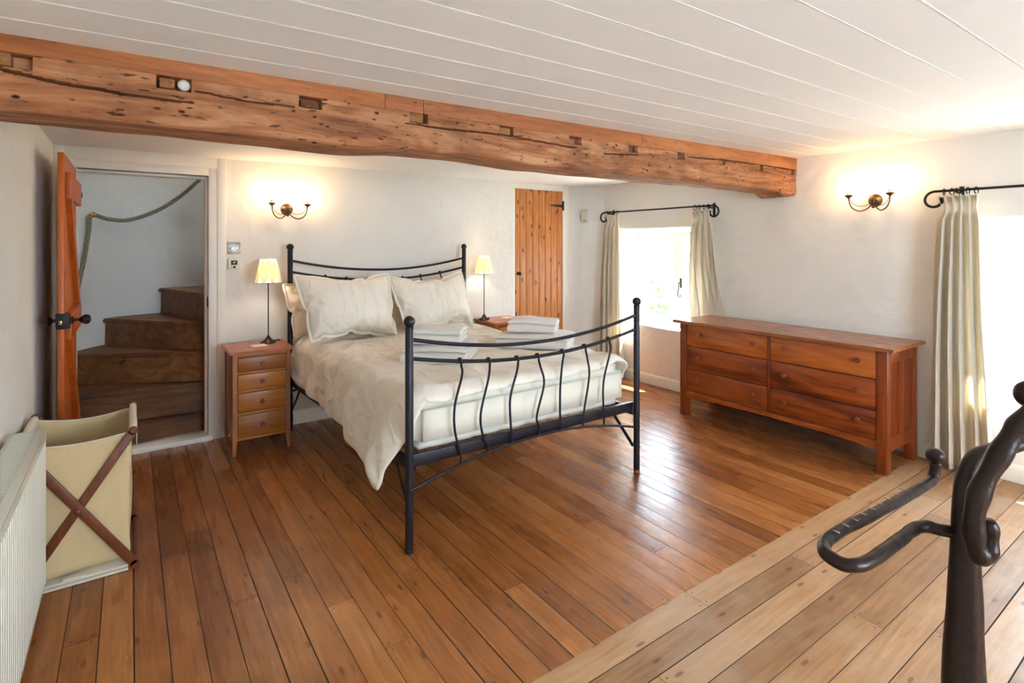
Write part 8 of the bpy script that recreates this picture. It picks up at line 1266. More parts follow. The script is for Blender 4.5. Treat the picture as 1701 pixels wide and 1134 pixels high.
     -1,-1,24,3,1,0,0,-1,0,0,0,0,0,0,0,0,0,-1,0,0,0,0,1,0,0,0,0,-1,0,-1,-2,24,2,3,0,-1,1,0,0,-1,0,0,0,0,0,0,0,0,0,0,0,0,0,0,0,0,0,-1,-1,-1,23,2,1,1,0,1,0,0,0,0,-1,0,0,0,-1,0,-1,-2,4,-2,2,0,0,0,0,0,-1,-1,-1,24,1,1,1,1,0,0,0,-2,1,0,0,-1,-1,
     0,-1,-1,-1,-8,11,1,1,0,1,-1,0,-1,-1,-1,24,1,1,1,1,0,0,-1,-2,0,-4,3,0,-1,-2,-1,-4,1,-11,5,1,12,2,1,0,0,0,-1,-1,23,2,1,0,0,-3,2,-1,-2,-1,-2,-4,-10,7,0,0,-1,-2,-7,-11,12,11,7,3,1,1,0,-1,-1,23,2,1,0,-3,-2,-3,-10,1,-4,5,-10,-4,-5,8,2,-2,
     2,-5,-8,-8,18,13,7,3,3,2,-1,-1,24,1,-2,-4,-8,2,-4,-6,-9,5,-1,-3,-11,0,-6,8,3,1,-12,-13,7,7,18,12,5,4,4,4,-1,23,-4,-4,-9,-2,-5,-13,6,-4,-4,-14,11,-3,-2,-5,-7,8,1,-21,9,8,7,4,16,7,4,6,5,6],
    [1,0,-2,1,2,0,3,-3,0,0,-1,0,-2,0,1,0,0,0,0,1,2,-2,0,0,0,1,-4,0,-1,0,1,1,24,3,-1,-5,9,0,1,0,-1,0,-3,1,0,-7,5,1,0,2,0,-2,3,0,-5,4,0,-3,0,1,-2,-25,0,24,18,4,-1,-2,7,1,2,-3,3,-1,-1,-3,-6,6,2,1,0,-5,5,0,2,-7,6,-2,0,0,-3,-20,-28,2,26,15,17,
     5,3,2,-3,6,0,1,-3,0,-9,5,4,2,1,-3,-2,5,-1,-6,5,4,-1,-2,-6,-19,-22,-25,0,26,19,16,12,6,5,2,1,2,1,1,-8,2,1,-4,8,2,1,-3,4,0,-4,-5,6,-1,-9,-15,-22,-19,-26,2,25,20,17,13,9,6,4,4,3,3,3,-3,-2,-7,6,-2,7,5,2,-1,-1,-1,-2,-3,-15,-7,-20,-16,-23,
     -24,1,24,16,23,10,13,7,6,4,2,6,3,2,1,-2,-4,6,-3,7,0,-3,0,-1,-3,-13,-7,-12,-17,-18,-22,-28,1,21,22,17,22,6,11,5,6,5,3,4,3,-2,6,2,0,0,-5,4,-2,-3,-3,-6,-9,-10,-13,-16,-19,-20,-28,1,25,15,23,17,12,8,5,6,4,5,4,4,3,-2,3,3,0,-1,-2,-4,-3,-5,
     -6,-9,-10,-13,-14,-21,-20,-27,0,27,21,18,12,16,7,6,6,5,4,4,3,3,3,0,2,-3,0,-3,-3,-4,-4,-7,-8,-9,-13,-15,-19,-22,-27,-1,28,24,14,17,12,5,8,6,5,5,4,4,3,1,0,1,0,-4,0,-3,-7,-3,-7,-8,-8,-13,-14,-21,-22,-27,3,25,25,16,11,14,8,6,6,5,5,4,3,
     2,0,1,3,-2,1,-3,-4,-4,-6,-7,-7,-10,-12,-14,-24,-23,-22,3,26,25,15,13,12,6,8,6,5,6,1,6,1,2,2,0,0,-1,-5,-1,-6,-6,-7,-8,-10,-11,-13,-22,-22,-26,4,25,24,16,13,10,10,6,7,5,4,5,3,2,2,2,-1,0,-1,-2,-3,-6,-6,-7,-10,-9,-11,-14,-20,-21,-26,2,
     26,22,17,12,11,9,7,7,7,3,4,3,2,1,-1,4,-1,0,-1,-7,-1,-9,-9,-8,-10,-10,-14,-21,-19,-27,1,27,20,17,15,11,7,7,5,9,5,2,2,2,0,0,-1,3,-1,-3,2,-9,-4,-8,-10,-9,-14,-11,-18,-21,-25,0,22,22,15,18,9,5,10,8,7,4,0,0,-1,-2,4,0,-3,-2,4,-7,5,-6,-7,
     -9,-11,-10,-16,-13,-21,-26,0,25,16,21,12,5,10,4,8,0,-2,7,-4,1,5,1,0,1,-1,-9,0,-2,6,-6,-6,-8,-11,-13,-14,-19,-26,1,23,20,15,6,9,5,4,1,-3,-4,9,4,1,1,1,-1,-3,3,-8,-8,10,0,-1,-7,-2,-7,-12,-14,-18,-26,2,24,16,13,5,2,3,2,-6,-1,-2,9,2,-1,
     3,2,1,0,-1,-11,5,5,-6,4,-3,-2,-6,-4,-13,-17,-26,3,22,15,0,4,2,0,1,-2,-8,6,5,1,-1,-1,3,3,1,1,-6,-5,8,0,0,-5,1,-1,-7,-1,-14,-23,1,20,0,4,-1,-1,3,-4,1,-3,-3,6,0,-1,1,4,0,2,0,-4,2,0,-2,3,-1,-2,-1,1,0,-5,-21,2,0,-2,1,0,-1,0,-1,-2,-4,5,0,
     0,-2,3,2,2,0,1,0,1,-4,1,1,-2,1,-1,-1,1,-1,0,-22,1,-1,1,-2,2,1,-4,0,5,-6,-1,-2,2,1,-1,2,-2,6,-2,-2,-1,-1,2,2,-3,0,-2,1,4,-17,-3,-2,-1,4,-3,-3,4,2,-3,-5,-1,3,-2,1,2,-3,6,-3,-1,-2,1,5,-3,-3,0,1,22,3,-16,-17,1,-9,-1,-1,-1,0,4,-5,1,-4,0,
     1,0,3,-5,6,5,-6,-3,4,-2,-1,0,3,20,19,4,-19,-15,-14,-4,-1,-5,5,-9,-2,-2,0,0,5,2,-7,-2,-2,3,5,4,-8,0,0,2,7,13,18,22,3,-20,-16,-12,-11,-6,-4,0,0,-7,-2,-2,0,1,2,1,-7,-2,-1,2,3,3,-6,6,9,11,14,22,19,2,-21,-15,-14,-9,-10,-6,-5,-3,-3,-1,0,
     -4,-1,5,-6,-2,-2,-1,-1,0,1,9,8,12,10,16,19,23,2,-23,-16,-14,-11,-7,-8,-4,-6,-4,-3,-3,-1,1,-6,1,0,-2,0,1,2,5,7,10,8,12,19,17,24,-1,-22,-15,-16,-10,-9,-4,-9,-5,-3,-5,-3,-3,-3,2,-3,0,0,1,3,3,6,7,8,9,13,15,19,22,1,-21,-19,-14,-8,-10,-7,
     -6,-3,-8,-3,-3,-3,-2,-3,3,-3,2,3,1,7,3,7,8,8,15,14,21,21,2,-22,-21,-13,-11,-8,-7,-6,-6,-4,-4,-3,-3,-2,-1,-1,0,3,-1,5,3,6,6,10,9,14,13,20,22,4,-18,-24,-16,-13,-8,-7,-4,-6,-4,-4,-4,-2,-2,-2,-1,0,0,4,2,5,5,10,7,11,10,15,22,24,8,-25,-23,
     -15,-17,-7,-6,-6,-5,-4,-4,-3,-3,-3,-2,0,0,0,2,5,4,7,7,9,10,11,15,23,21,3,-16,-24,-20,-13,-8,-6,-5,-5,-4,-4,-3,-3,-3,-2,-1,-1,2,2,4,6,6,8,7,11,11,15,19,21,4,-19,-17,-22,-7,-12,-5,-8,-3,-6,-3,-3,-2,-3,-1,-3,-2,0,3,5,6,8,8,8,11,9,19,15,
     21,3,-21,-20,-9,-16,-7,-8,-5,-7,-3,-3,-3,-2,-1,-1,-1,0,5,-6,9,1,6,8,8,9,15,11,18,21,2,-22,-13,-17,-10,-8,-7,-6,0,-7,-3,-3,0,2,-2,0,0,1,9,-5,-1,4,8,6,13,9,13,17,20,2,-20,-16,-14,-9,-8,-4,-3,0,-6,3,-7,-1,1,1,2,3,-2,12,-1,0,-6,4,4,8,9,
     13,18,17,2,-19,-16,-10,-7,-1,-9,-2,-1,-2,-2,3,5,-3,0,0,0,2,6,11,-6,-5,-2,2,5,6,10,15,19,1,-18,-12,-8,-2,-3,-2,4,-2,-1,-5,6,1,2,-2,-1,1,-2,5,6,6,-6,-5,-2,2,4,4,12,17,2,-15,-5,-2,2,-7,0,-1,6,-7,0,0,8,-2,4,-3,-1,-1,7,7,0,0,-7,-5,1,1,1,
     3,14,4,-3,-2,2,-3,-1,2,-4,0,0,3,-3,0,1,4,4,-2,-1,7,-5,-4,3,6,-7,0,1,0,0,0],
]

# ================================================================ bedside chests
def nightstand(X0, X1, Y0, Y1, label):
    """top spans X0..X1, Y0..Y1"""
    H = .720; t = thing('bedside_chest', label, 'bedside chest', ((X0 + X1) / 2, (Y0 + Y1) / 2, 0), 'matching bedside chests')
    x0, x1, y0, y1 = X0 + .028, X1 - .024, Y0 + .028, Y1 - .006
    bm = bm_new(); bx(bm, X0, X1, Y0, Y1, H - .020, H, .0); bmesh.ops.bevel(bm, geom=[e for e in bm.edges], offset=.007, segments=3, affect='EDGES'); obj('top', bm, M_CHERRY_TOP, t)
    bm = bm_new(); bx(bm, x0 + .01, x1 - .01, y0 + .01, y1 - .008, H - .034, H - .020, .004); obj('top_moulding', bm, M_CHERRY_X, t)
    lw = .030
    for xx, yy, sx, sy in ((x0, y0, 1, 1), (x1, y0, -1, 1), (x0, y1, 1, -1), (x1, y1, -1, -1)):
        bm = bm_new(); A = []
        for z, w in ((H - .02, lw), (.115, lw), (.0, lw * .62)):
            A.append([bm.verts.new((xx + sx * a * w, yy + sy * b * w, z)) for a, b in ((0, 0), (1, 0), (1, 1), (0, 1))])
        for P_, Q_ in zip(A, A[1:]):
            for k in range(4): bm.faces.new((P_[k], P_[(k + 1) % 4], Q_[(k + 1) % 4], Q_[k]))
        bm.faces.new(A[0]); bm.faces.new(A[-1][::-1])
        bmesh.ops.bevel(bm, geom=bm.edges[:], offset=.003, segments=2, affect='EDGES'); obj('leg', bm, M_CHERRY_Z, t)
    for xa, xb in ((x0 + .006, x0 + .018), (x1 - .018, x1 - .006)):
        bm = bm_new(); bx(bm, xa, xb, y0 + .01, y1 - .01, .105, H - .02, .001); obj('side_panel', bm, M_CHERRY_Z, t)
    bm = bm_new(); bx(bm, x0 + .01, x1 - .01, y1 - .014, y1 - .006, .105, H - .02); obj('back_panel', bm, M_CHERRY_Z, t)
    bm = bm_new()
    for za, zb in ((.105, .117), (.277, .290), (.430, .443), (.557, .570), (.674, .700)): bx(bm, x0 + .02, x1 - .02, y0 + .004, y0 + .05, za, zb, .001)
    bx(bm, x0 + .02, x1 - .02, y0 + .03, y0 + .035, .11, H - .03)
    obj('front_rails', bm, M_CHERRY_X, t)
    for za, zb in ((.117, .277), (.290, .430), (.443, .557), (.570, .674)):
        bm = bm_new(); bx(bm, x0 + lw + .002, x1 - lw - .002, y0 - .004, y0 + .03, za + .0015, zb - .0015, .004); d = obj('drawer', bm, M_CHERRY_X, t)
        bm = bm_new(); lathe(bm, [(.008, 0), (.0065, .006), (.012, .013), (.0145, .019), (.012, .025), (0, .027)], ((x0 + x1) / 2, y0 - .004, (za + zb) / 2), 18, (0, -1, 0)); obj('knob', bm, M_KNOBDARK, d)
    return t
nsl = nightstand(.540, .965, 4.075, 4.490, 'small oak-coloured bedside chest of four drawers beside the stair doorway')
nsr = dup(nsl, (2.985, 4.400, 0), 'small oak-coloured bedside chest between the bed and the knotty pine door')

def lamp(c, label):
    x, y, z = c
    t = thing('table_lamp', label, 'table lamp', c, 'bedside lamps')
    bm = bm_new(); lathe(bm, [(.054, 0), (.055, .004), (.050, .010), (.030, .022), (.018, .036), (.012, .046), (.007, .056), (0, .058)], c, 28); obj('base', bm, M_BRONZEDK, t)
    bm = bm_new(); tube(bm, [(x, y, z + .05), (x, y, z + .46)], .0042, 10); obj('stem', bm, M_BRONZEDK, t)
    z0, z1, r0, r1 = z + .448, z + .622, .090, .053
    bm = bm_new(); seg = 48; R_ = []
    for k in range(9):
        f = k / 8; R_.append([bm.verts.new((x + (r0 + (r1 - r0) * f) * cos(2 * pi * a / seg), y + (r0 + (r1 - r0) * f) * sin(2 * pi * a / seg), z0 + (z1 - z0) * f)) for a in range(seg)])
    for A, B in zip(R_, R_[1:]):
        for a in range(seg): bm.faces.new((A[a], A[(a + 1) % seg], B[(a + 1) % seg], B[a]))
    sh = obj('lamp_shade', bm, M_SHADE, t, sharp=180)
    bm = bm_new(); np_ = 9
    for row, (fa, fb, off) in enumerate(((-.02, .62, 0), (.42, 1.0, .5))):
        for k in range(np_):
            a0 = 2 * pi * (k + off) / np_; hw = pi / np_ * 1.02; G = []
            for j in range(11):
                q = j / 10; f = max(0, fa + (fb - fa) * q); wq = sin(pi * min(1, q * 1.0)) ** .75 if 0 < q < 1 else 0.02
                rr = r0 + (r1 - r0) * f + .0018 + .0012 * row
                G.append([bm.verts.new((x + rr * cos(a0 + hw * wq * s), y + rr * sin(a0 + hw * wq * s), z0 + (z1 - z0) * f)) for s in (-1, -.5, 0, .5, 1)])
            for A, B in zip(G, G[1:]):
                for s in range(4): bm.faces.new((A[s], A[s + 1], B[s + 1], B[s]))
    obj('petals', bm, M_PETAL, sh, sharp=180)
    bm = bm_new()
    tube(bm, [(x + r0 * cos(a), y + r0 * sin(a), z0 + .001) for a in [2 * pi * k / 36 for k in range(36)]], .0018, 6, True)
    for a in (.3, .3 + 2 * pi / 3, .3 + 4 * pi / 3):
        tube(bm, [(x + .006 * cos(a), y + .006 * sin(a), z0 + .02), (x + r0 * cos(a), y + r0 * sin(a), z0)], .0016, 6); ball(bm, (x + r0 * 1.01 * cos(a), y + r0 * 1.01 * sin(a), z0 - .002), .0045, 8)
    obj('shade_carrier', bm, M_BRONZEDK, t)
    bm = bm_new(); lathe(bm, [(.014, 0), (.014, .045), (.012, .048), (0, .048)], (x, y, z + .445), 14); obj('lamp_holder', bm, M_PLASTIC, t)
    bm = bm_new(); ball(bm, (x, y, z + .522), .022, 14, (1, 1, 1.25)); obj('bulb', bm, M_LAMPBULB, t)
    bm = bm_new(); tube(bm, cat([(x + .045, y + .02, z + .006), (x + .075, y + .03, z + .012), (x + .085, y + .045, z + .004), (x + .03, y + .1, z + .004)], 6), .003, 7); obj('cord', bm, M_CORD, t)
    return t
la = lamp((.838, 4.335, .7205), 'slender bronze lamp with glowing petal shade on the chest beside the stair doorway')
lb = dup(la, (2.815, 4.462, .7205), 'slender bronze lamp with glowing petal shade between bed and pine door')

def coaster(c, rz, label):
    bm = bm_new(); bx(bm, -.05, .05, -.045, .045, 0, .007, .002)
    bmesh.ops.transform(bm, matrix=Matrix.Translation(c) @ Matrix.Rotation(rz, 4, 'Z'), verts=bm.verts[:])
    tag(obj('coaster', bm, M_COASTER), label, 'coaster', 'white bedside coasters')
coaster((.756, 4.235, .7205), .12, 'white square coaster in front of the left bedside lamp')
coaster((3.06, 4.44, .7205), .1, 'white square coaster on the chest by the pine door')

# flex hanging behind the left chest
bm = bm_new(); tube(bm, cat([(.985, 4.56, .40), (1.00, 4.55, .28), (1.045, 4.54, .16), (1.05, 4.50, .05), (1.0, 4.46, .008), (.93, 4.42, .006), (.86, 4.44, .006)], 8), .003, 7)
tag(obj('lamp_flex', bm, M_CORD), 'thin dark flex looping to the floor between left chest and bed', 'cable')

# ================================================================ long dresser
dr = thing('dresser', 'long redwood dresser of six drawers against the window wall', 'dresser', (4.12, 2.2, 0))
DX0, DX1, DY0, DY1 = 3.872, 4.360, 1.412, 2.975
bm = bm_new(); bx(bm, DX0 - .040, 4.378, DY0 - .045, DY1 + .050, .780, .803, .0); bmesh.ops.bevel(bm, geom=bm.edges[:], offset=.005, segments=2, affect='EDGES'); obj('top', bm, M_DRESS_TOP, dr)
for yy in (DY0, DY1 - .062):
    for xx in (DX0, DX1 - .062):
        bm = bm_new(); bx(bm, xx, xx + .062, yy, yy + .062, 0, .781, .003); obj('leg', bm, M_DRESS_Z, dr)
for yy, s in ((DY0, 1), (DY1, -1)):
    bm = bm_new(); ya, yb = sorted((yy + s * .018, yy + s * .032)); bx(bm, DX0 + .05, DX1 - .05, ya, yb, .16, .775); obj('side_panel', bm, M_DRESS_Z, dr)
    bm = bm_new(); ya, yb = sorted((yy + s * .006, yy + s * .03))
    bx(bm, DX0 + .06, DX1 - .06, ya, yb, .695, .78, .002); bx(bm, DX0 + .06, DX1 - .06, ya, yb, .135, .225, .002); m_ = (DX0 + DX1) / 2; bx(bm, m_ - .04, m_ + .04, ya, yb, .22, .70, .002)
    obj('side_frame', bm, M_DRESS_Z, dr)
bm = bm_new(); bx(bm, DX1 - .03, DX1 - .02, DY0 + .05, DY1 - .05, .16, .78); obj('back_panel', bm, M_DRESS_Y, dr)
ym = 2.186
bm = bm_new(); bx(bm, DX0 + .004, DX0 + .05, ym - .011, ym + .011, .205, .781, .001); obj('centre_stile', bm, M_DRESS_Z, dr)
bm = bm_new()
poly = [(DY0 + .05, .205), (DY1 - .05, .205), (DY1 - .06, .150)]
for k in range(15):
    f = k / 14; y = (DY1 - .10) + (DY0 + .10 - DY1 + .10) * f; poly.append((y, .150 + .020 * sin(pi * f) ** .5))
poly.append((DY0 + .06, .150))
prism(bm, poly, 'x', DX0 + .006, DX0 + .028); obj('apron', bm, M_DRESS_Y, dr)
bm = bm_new(); bx(bm, DX0 + .03, DX1 - .03, DY0 + .03, DY1 - .03, .200, .212); bx(bm, DX0 + .032, DX0 + .036, DY0 + .05, DY1 - .05, .2, .78); obj('carcass', bm, M_DRESS_Y, dr)
for (ya, yb) in ((ym + .012, DY1 - .064), (DY0 + .064, ym - .012)):
    for za, zb in ((.594, .779), (.396, .591), (.207, .393)):
        bm = bm_new(); bx(bm, DX0 + .005, DX0 + .026, ya + .002, yb - .002, za + .0016, zb - .0016, .0025); d = obj('drawer', bm, M_DRESS_Y, dr)
        for f in (.145, .835):
            yk = ya + (yb - ya) * f; zk = za + (zb - za) * .57
            bm = bm_new(); lathe(bm, [(.010, 0), (.0085, .008), (.013, .014), (.018, .021), (.0185, .027), (.014, .033), (0, .035)], (DX0 + .005, yk, zk), 20, (-1, 0, 0)); obj('knob', bm, M_KNOBRED, d)

# ================================================================ bed
def bc(Y): return 1.855 - (Y - 2.36) * .0254
YFT, YHD, BW = 2.36, 4.455, .782
bed = thing('bed_frame', 'black tubular metal bed frame with ball finials and curved bars', 'bed frame', (1.83, 3.4, 0))
def post(x, y, h, r):
    bm = bm_new(); lathe(bm, [(r * .95, .018), (r, .022), (r, h - .03), (r * .8, h - .022)], (x, y, 0), 20); p = obj('post', bm, M_BEDIRON, bed)
    bm = bm_new(); ball(bm, (x, y, h), .0275, 20); lathe(bm, [(r * 1.08, h - .036), (r * 1.08, h - .026), (r * .8, h - .020)], (x, y, 0), 18); obj('ball_finial', bm, M_BEDIRON, p)
    bm = bm_new(); lathe(bm, [(r * .9, 0), (r * 1.02, .002), (r * 1.02, .02), (r * .9, .022)], (x, y, 0), 18); f = obj('foot_cap', bm, M_CHERRY_Z if x > 1.8 and y < 3 else M_BLACK, p)
    if x > 1.8 and y < 3: f['label'] = 'bare tan wooden foot tip'
    if y < 3:
        for z in (.30, .17):
            bm = bm_new(); ball(bm, (x, y - r, z), .008, 10); ball(bm, (x + (-r if x < 1.8 else r), y, z + .02), .008, 10); obj('bolt', bm, M_BEDIRON, p)
    return p
fx = (bc(YFT) - BW, bc(YFT) + BW); hx = (bc(YHD) - BW, bc(YHD) + BW)
for x in fx: post(x, YFT, 1.088, .0195)
for x in hx: post(x, YHD, 1.432, .0200)
def arc(y, x0, x1, ze, zm, n=28):
    return [(x0 + (x1 - x0) * k / n, y, zm + (ze - zm) * abs(2 * k / n - 1) ** 2) for k in range(n + 1)]
def arcz(x, x0, x1, ze, zm): return zm + (ze - zm) * abs(2 * (x - x0) / (x1 - x0) - 1) ** 2
for nm, y, xx, ze, zm, r in (('foot_bar', YFT, fx, 1.005, .913, .0098), ('foot_bar', YFT, fx, .915, .834, .0098), ('foot_lower_bar', YFT, fx, .287, .397, .0075),
                             ('head_bar', YHD, hx, 1.328, 1.236, .0095), ('head_bar', YHD, hx, 1.240, 1.152, .0095), ('head_lower_bar', YHD, hx, .30, .40, .0075)):
    bm = bm_new(); tube(bm, arc(y, xx[0], xx[1], ze, zm), r, 12); obj(nm, bm, M_BEDIRON, bed)
SP = [[(1.346, .872), (1.353, .796), (1.312, .651), (1.313, .527), (1.35, .347)], [(1.515, .852), (1.51, .759), (1.463, .582), (1.478, .466), (1.509, .367)],
      [(1.695, .844), (1.691, .771), (1.648, .637), (1.65, .504), (1.662, .384)], [(1.836, .843), (1.853, .772), (1.877, .677), (1.826, .509), (1.847, .391)],
      [(2.015, .845), (2.009, .767), (1.995, .643), (1.993, .502), (2.003, .39)], [(2.186, .859), (2.204, .775), (2.219, .675), (2.179, .485), (2.175, .381)],
      [(2.382, .885), (2.394, .803), (2.337, .625), (2.335, .475), (2.347, .359)]]
def spindle(P, y, xx, off=0.0, top=(.915, .834), low=(.287, .397), dz=0.0):
    P = [(x + off, z + (dz if k < 4 else 0)) for k, (x, z) in enumerate(P)]
    zt = arcz(P[0][0], xx[0], xx[1], *top); zl = arcz(P[-1][0], xx[0], xx[1], *low)
    yy = y - .004
    pts = [(P[0][0] - .004, y + .012, zt - .012), (P[0][0] - .004, y + .010, zt + .008), (P[0][0] - .002, y - .004, zt + .013), (P[0][0], y - .014, zt + .002), (P[0][0] + .001, y - .012, zt - .02)]
    pts += [(x, yy - .004, z) for x, z in P[1:-1]] + [(P[-1][0] - .002, yy, zl + .05), (P[-1][0], y, zl)]
    bm = bm_new(); tube(bm, cat(pts, 6), .0062, 9); s = obj('spindle', bm, M_BEDIRON, bed)
    bm = bm_new(); ball(bm, (P[0][0] - .002, y - .004, zt + .008), .0125, 12, (.9, 1, 1)); obj('collar', bm, M_BEDIRON, s)
for P in SP: spindle(P, YFT, fx)
for P in SP: spindle(P, YHD, hx, bc(YHD) - bc(YFT), (1.240, 1.152), (.30, .40), .318)
for s in (-1, 1):
    bm = bm_new(); a = (bc(YFT) + s * (BW - .024), YFT + .005, .398); b = (bc(YHD) + s * (BW - .024), YHD - .005, .372); bar(bm, a, b, .030, .050, (0, 0, 1), .003); obj('side_rail', bm, M_BEDIRON, bed)
    for yy, dy in ((YFT, 1), (YHD, -1)):
        x = bc(yy) + s * (BW - .012)
        bm = bm_new(); bar(bm, (x, yy + dy * .018, .165), (x - s * .012, yy + dy * .235, .385), .022, .006, (1, 0, 0), .001); obj('corner_brace', bm, M_BEDIRON, bed)
for yy in (YFT + .03, YHD - .03):
    bm = bm_new(); bar(bm, (bc(yy) - BW + .01, yy, .418), (bc(yy) + BW - .01, yy, .418), .026, .058, (0, 0, 1), .003); obj('end_rail', bm, M_BEDIRON, bed)
for k in range(9):
    yy = 2.62 + k * .205
    bm = bm_new(); bx(bm, bc(yy) - BW + .045, bc(yy) + BW - .045, yy, yy + .055, .418, .430, .002); obj('slat', bm, M_DRESS_TOP, bed)

# mattress in its fitted sheet
bm = bm_new(); bmesh.ops.create_cube(bm, size=1)
for v in bm.verts: v.co = Vector((v.co.x * 1.475, 3.41 + v.co.y * 2.02, .561 + v.co.z * .252))
bmesh.ops.bevel(bm, geom=bm.edges[:], offset=.05, segments=5, affect='EDGES')
bmesh.ops.subdivide_edges(bm, edges=[e for e in bm.edges if e.calc_length() > .2], cuts=24, use_grid_fill=True)
bmesh.ops.triangulate(bm, faces=[f for f in bm.faces if len(f.verts) > 4])
for v in bm.verts:
    p = v.co.copy(); n = .006 * fbm(p.x * 5, p.y * 5, p.z * 5) + .003 * fbm(p.x * 16, p.y * 3, p.z * 9)
    if p.z < .46: n += .004 * sin(p.x * 42)
    d = Vector((p.x, p.y - 3.41, (p.z - .56) * 3)).normalized(); v.co = p + d * n; v.co.x += bc(v.co.y)
tag(obj('mattress', bm, M_SHEET, sharp=180), 'thick mattress in a cream fitted sheet on the black bed', 'mattress')

# duvet: draped cloth
DNX, DNY = 84, 72; DV = relax(unroll(DUVET_STEPS), DNX, DNY)
bm = bm_new(); vs = []
for k, (x, y, z) in enumerate(DV):
    Y = 2.37 + y
    def crease(a, b, s): return (1 - min(1, abs(fbm(a, b, s)) * 3.2)) ** 2
    w = .012 * fbm(x * 4, y * 4, 1.0) + .006 * fbm(x * 9 + y * 6, y * 7 - x * 3, 2.0) + .020 * abs(fbm(x * 2.1, y * 2.1, 4.0))
    w += .011 * crease(x * 3.2 + y * 1.4, y * 1.8 - x * 1.1, 6.0) + .007 * crease(x * 5.5 - y * 3.0, y * 3.2 + x * 2, 8.0)
    cl = max(0, 1 - math.hypot(x + .76, (y - .17) * .8) / .55) * max(0, min(1, (.62 - z) / .3))      # near foot corner swings outwards
    x -= .085 * cl; y += .09 * cl
    if x < -.70 and z < .7: z = .70 - (.70 - z) * (1 - .16 * min(1, max(0, (y - .35) / .5)))
    sw_ = min(1, max(0, (.66 - z) / .25)) * (abs(x) > .70)
    w += sw_ * (.016 * sin(y * 17 + z * 6 + 1.5 * fbm(y * 2.5, z * 3, 3.0)) + .010 * sin(y * 33 - z * 9 + 2 * fbm(y * 4, z * 4, 7.0)))
    top = 1 if z > .69 else max(0, (z - .55) / .14)
    nx_ = 0 if abs(x) < .72 else (1 if x > 0 else -1) * (1 - top)
    vs.append(bm.verts.new((bc(Y) + x + nx_ * (w * .9 + .008), Y - (.006 if y < .05 else 0), z + w * (.35 + .65 * top) + .012 * top)))
for j in range(DNY):
    for i in range(DNX):
        a = j * (DNX + 1) + i; bm.faces.new((vs[a], vs[a + 1], vs[a + DNX + 2], vs[a + DNX + 1]))
o = obj('duvet', bm, M_DUVET, sharp=180); tag(o, 'rumpled cream duvet hanging over the sides of the bed', 'duvet')
m = o.modifiers.new('thickness', 'SOLIDIFY'); m.thickness = .018; m.offset = -.2
subd(o, 1)

# pillows
PD = [unroll(PILLOW_STEPS_A), unroll(PILLOW_STEPS_B)]; PNX, PNY = 30, 22
def pillow(var, c, lean, rz, roll, size, mat, label, seed, flange=.016):
    D = PD[var]; sx, sy, sz = size; idx = {}; k = 0; bm = bm_new(); V = []
    R_ = Matrix.Rotation(rz, 4, 'Z') @ Matrix.Rotation(radians(90) - lean, 4, 'X') @ Matrix.Rotation(roll, 4, 'Z'); Tm = Matrix.Translation(c) @ R_
    def place(x, y, z):
        x *= 1 - .14 * max(0, -y / .26) * (x < 0) * 1.0 - .05 * max(0, -y / .26)
        z += .010 * fbm(x * 7, y * 7, seed) + .006 * fbm(x * 15, y * 15, seed + 3)
        f = max(0, -y / .26); z *= 1 + .18 * f                       # heavier at the bottom
        return Tm @ Vector((x * sx, y * sy, z * sz))
    for p in D: V.append(bm.verts.new(place(*p)))
    ed = []
    for side in (0, 1):
        for j in range(PNY + 1):
            for i in range(PNX + 1):
                edge = i in (0, PNX) or j in (0, PNY)
                if side == 1 and edge: idx[1, i, j] = idx[0, i, j]; continue
                idx[side, i, j] = k; k += 1
        for j in range(PNY):
            for i in range(PNX):
                q = (idx[side, i, j], idx[side, i + 1, j], idx[side, i + 1, j + 1], idx[side, i, j + 1]); bm.faces.new([V[a] for a in (q if side == 0 else q[::-1])])
    loop = [(i, 0) for i in range(PNX)] + [(PNX, j) for j in range(PNY)] + [(i, PNY) for i in range(PNX, 0, -1)] + [(0, j) for j in range(PNY, 0, -1)]
    body = obj('pillow', bm, mat, sharp=180); subd(body, 1); tag(body, label, 'pillow', None)
    bm = bm_new(); inn = []; outr = []; n = len(loop)
    for q, (i, j) in enumerate(loop):
        x, y, z = D[idx[0, i, j]]; u = i / PNX * 2 - 1; w = j / PNY * 2 - 1
        ox = flange * (1 if i == PNX else -1 if i == 0 else .0); oy = flange * (1 if j == PNY else -1 if j == 0 else .0)
        wob = .012 * fbm(q * .35, seed, 2) + .008 * sin(q * .9 + seed)
        tx = 1 - (.14 * (x < 0) + .05) * max(0, -y / .26); x *= tx; ox *= tx
        inn.append((x * .985, y * .985, z)); outr.append((x + ox, y + oy * .9, z + wob - (.02 if j == 0 else 0)))
    A = [bm.verts.new(Tm @ Vector((p[0] * sx, p[1] * sy, p[2] * sz))) for p in inn]
    M_ = [bm.verts.new(Tm @ Vector(((p[0] + r[0]) / 2 * sx, (p[1] + r[1]) / 2 * sy, ((p[2] + r[2]) / 2 + .004) * sz))) for p, r in zip(inn, outr)]
    B = [bm.verts.new(Tm @ Vector((p[0] * sx, p[1] * sy, p[2] * sz))) for p in outr]
    for P_, Q_ in ((A, M_), (M_, B)):
        for q in range(n): bm.faces.new((P_[q], P_[(q + 1) % n], Q_[(q + 1) % n], Q_[q]))
    base = BASE[body.name]; o = obj('flange', bm, mat, body, sharp=180); m = o.modifiers.new('cloth', 'SOLIDIFY'); m.thickness = .006; subd(o, 1)
    return body
pillow(0, (1.300, 4.325, .945), radians(13), radians(2), radians(-1), (.95, .80, .48), M_PILLOWB, 'blush cream pillow at the left, tucked behind the front pillow', 11)
pillow(1, (2.020, 4.325, .940), radians(13), radians(-2), radians(1), (.95, .80, .48), M_PILLOWB, 'blush cream pillow at the right, tucked behind the front pillow', 15)
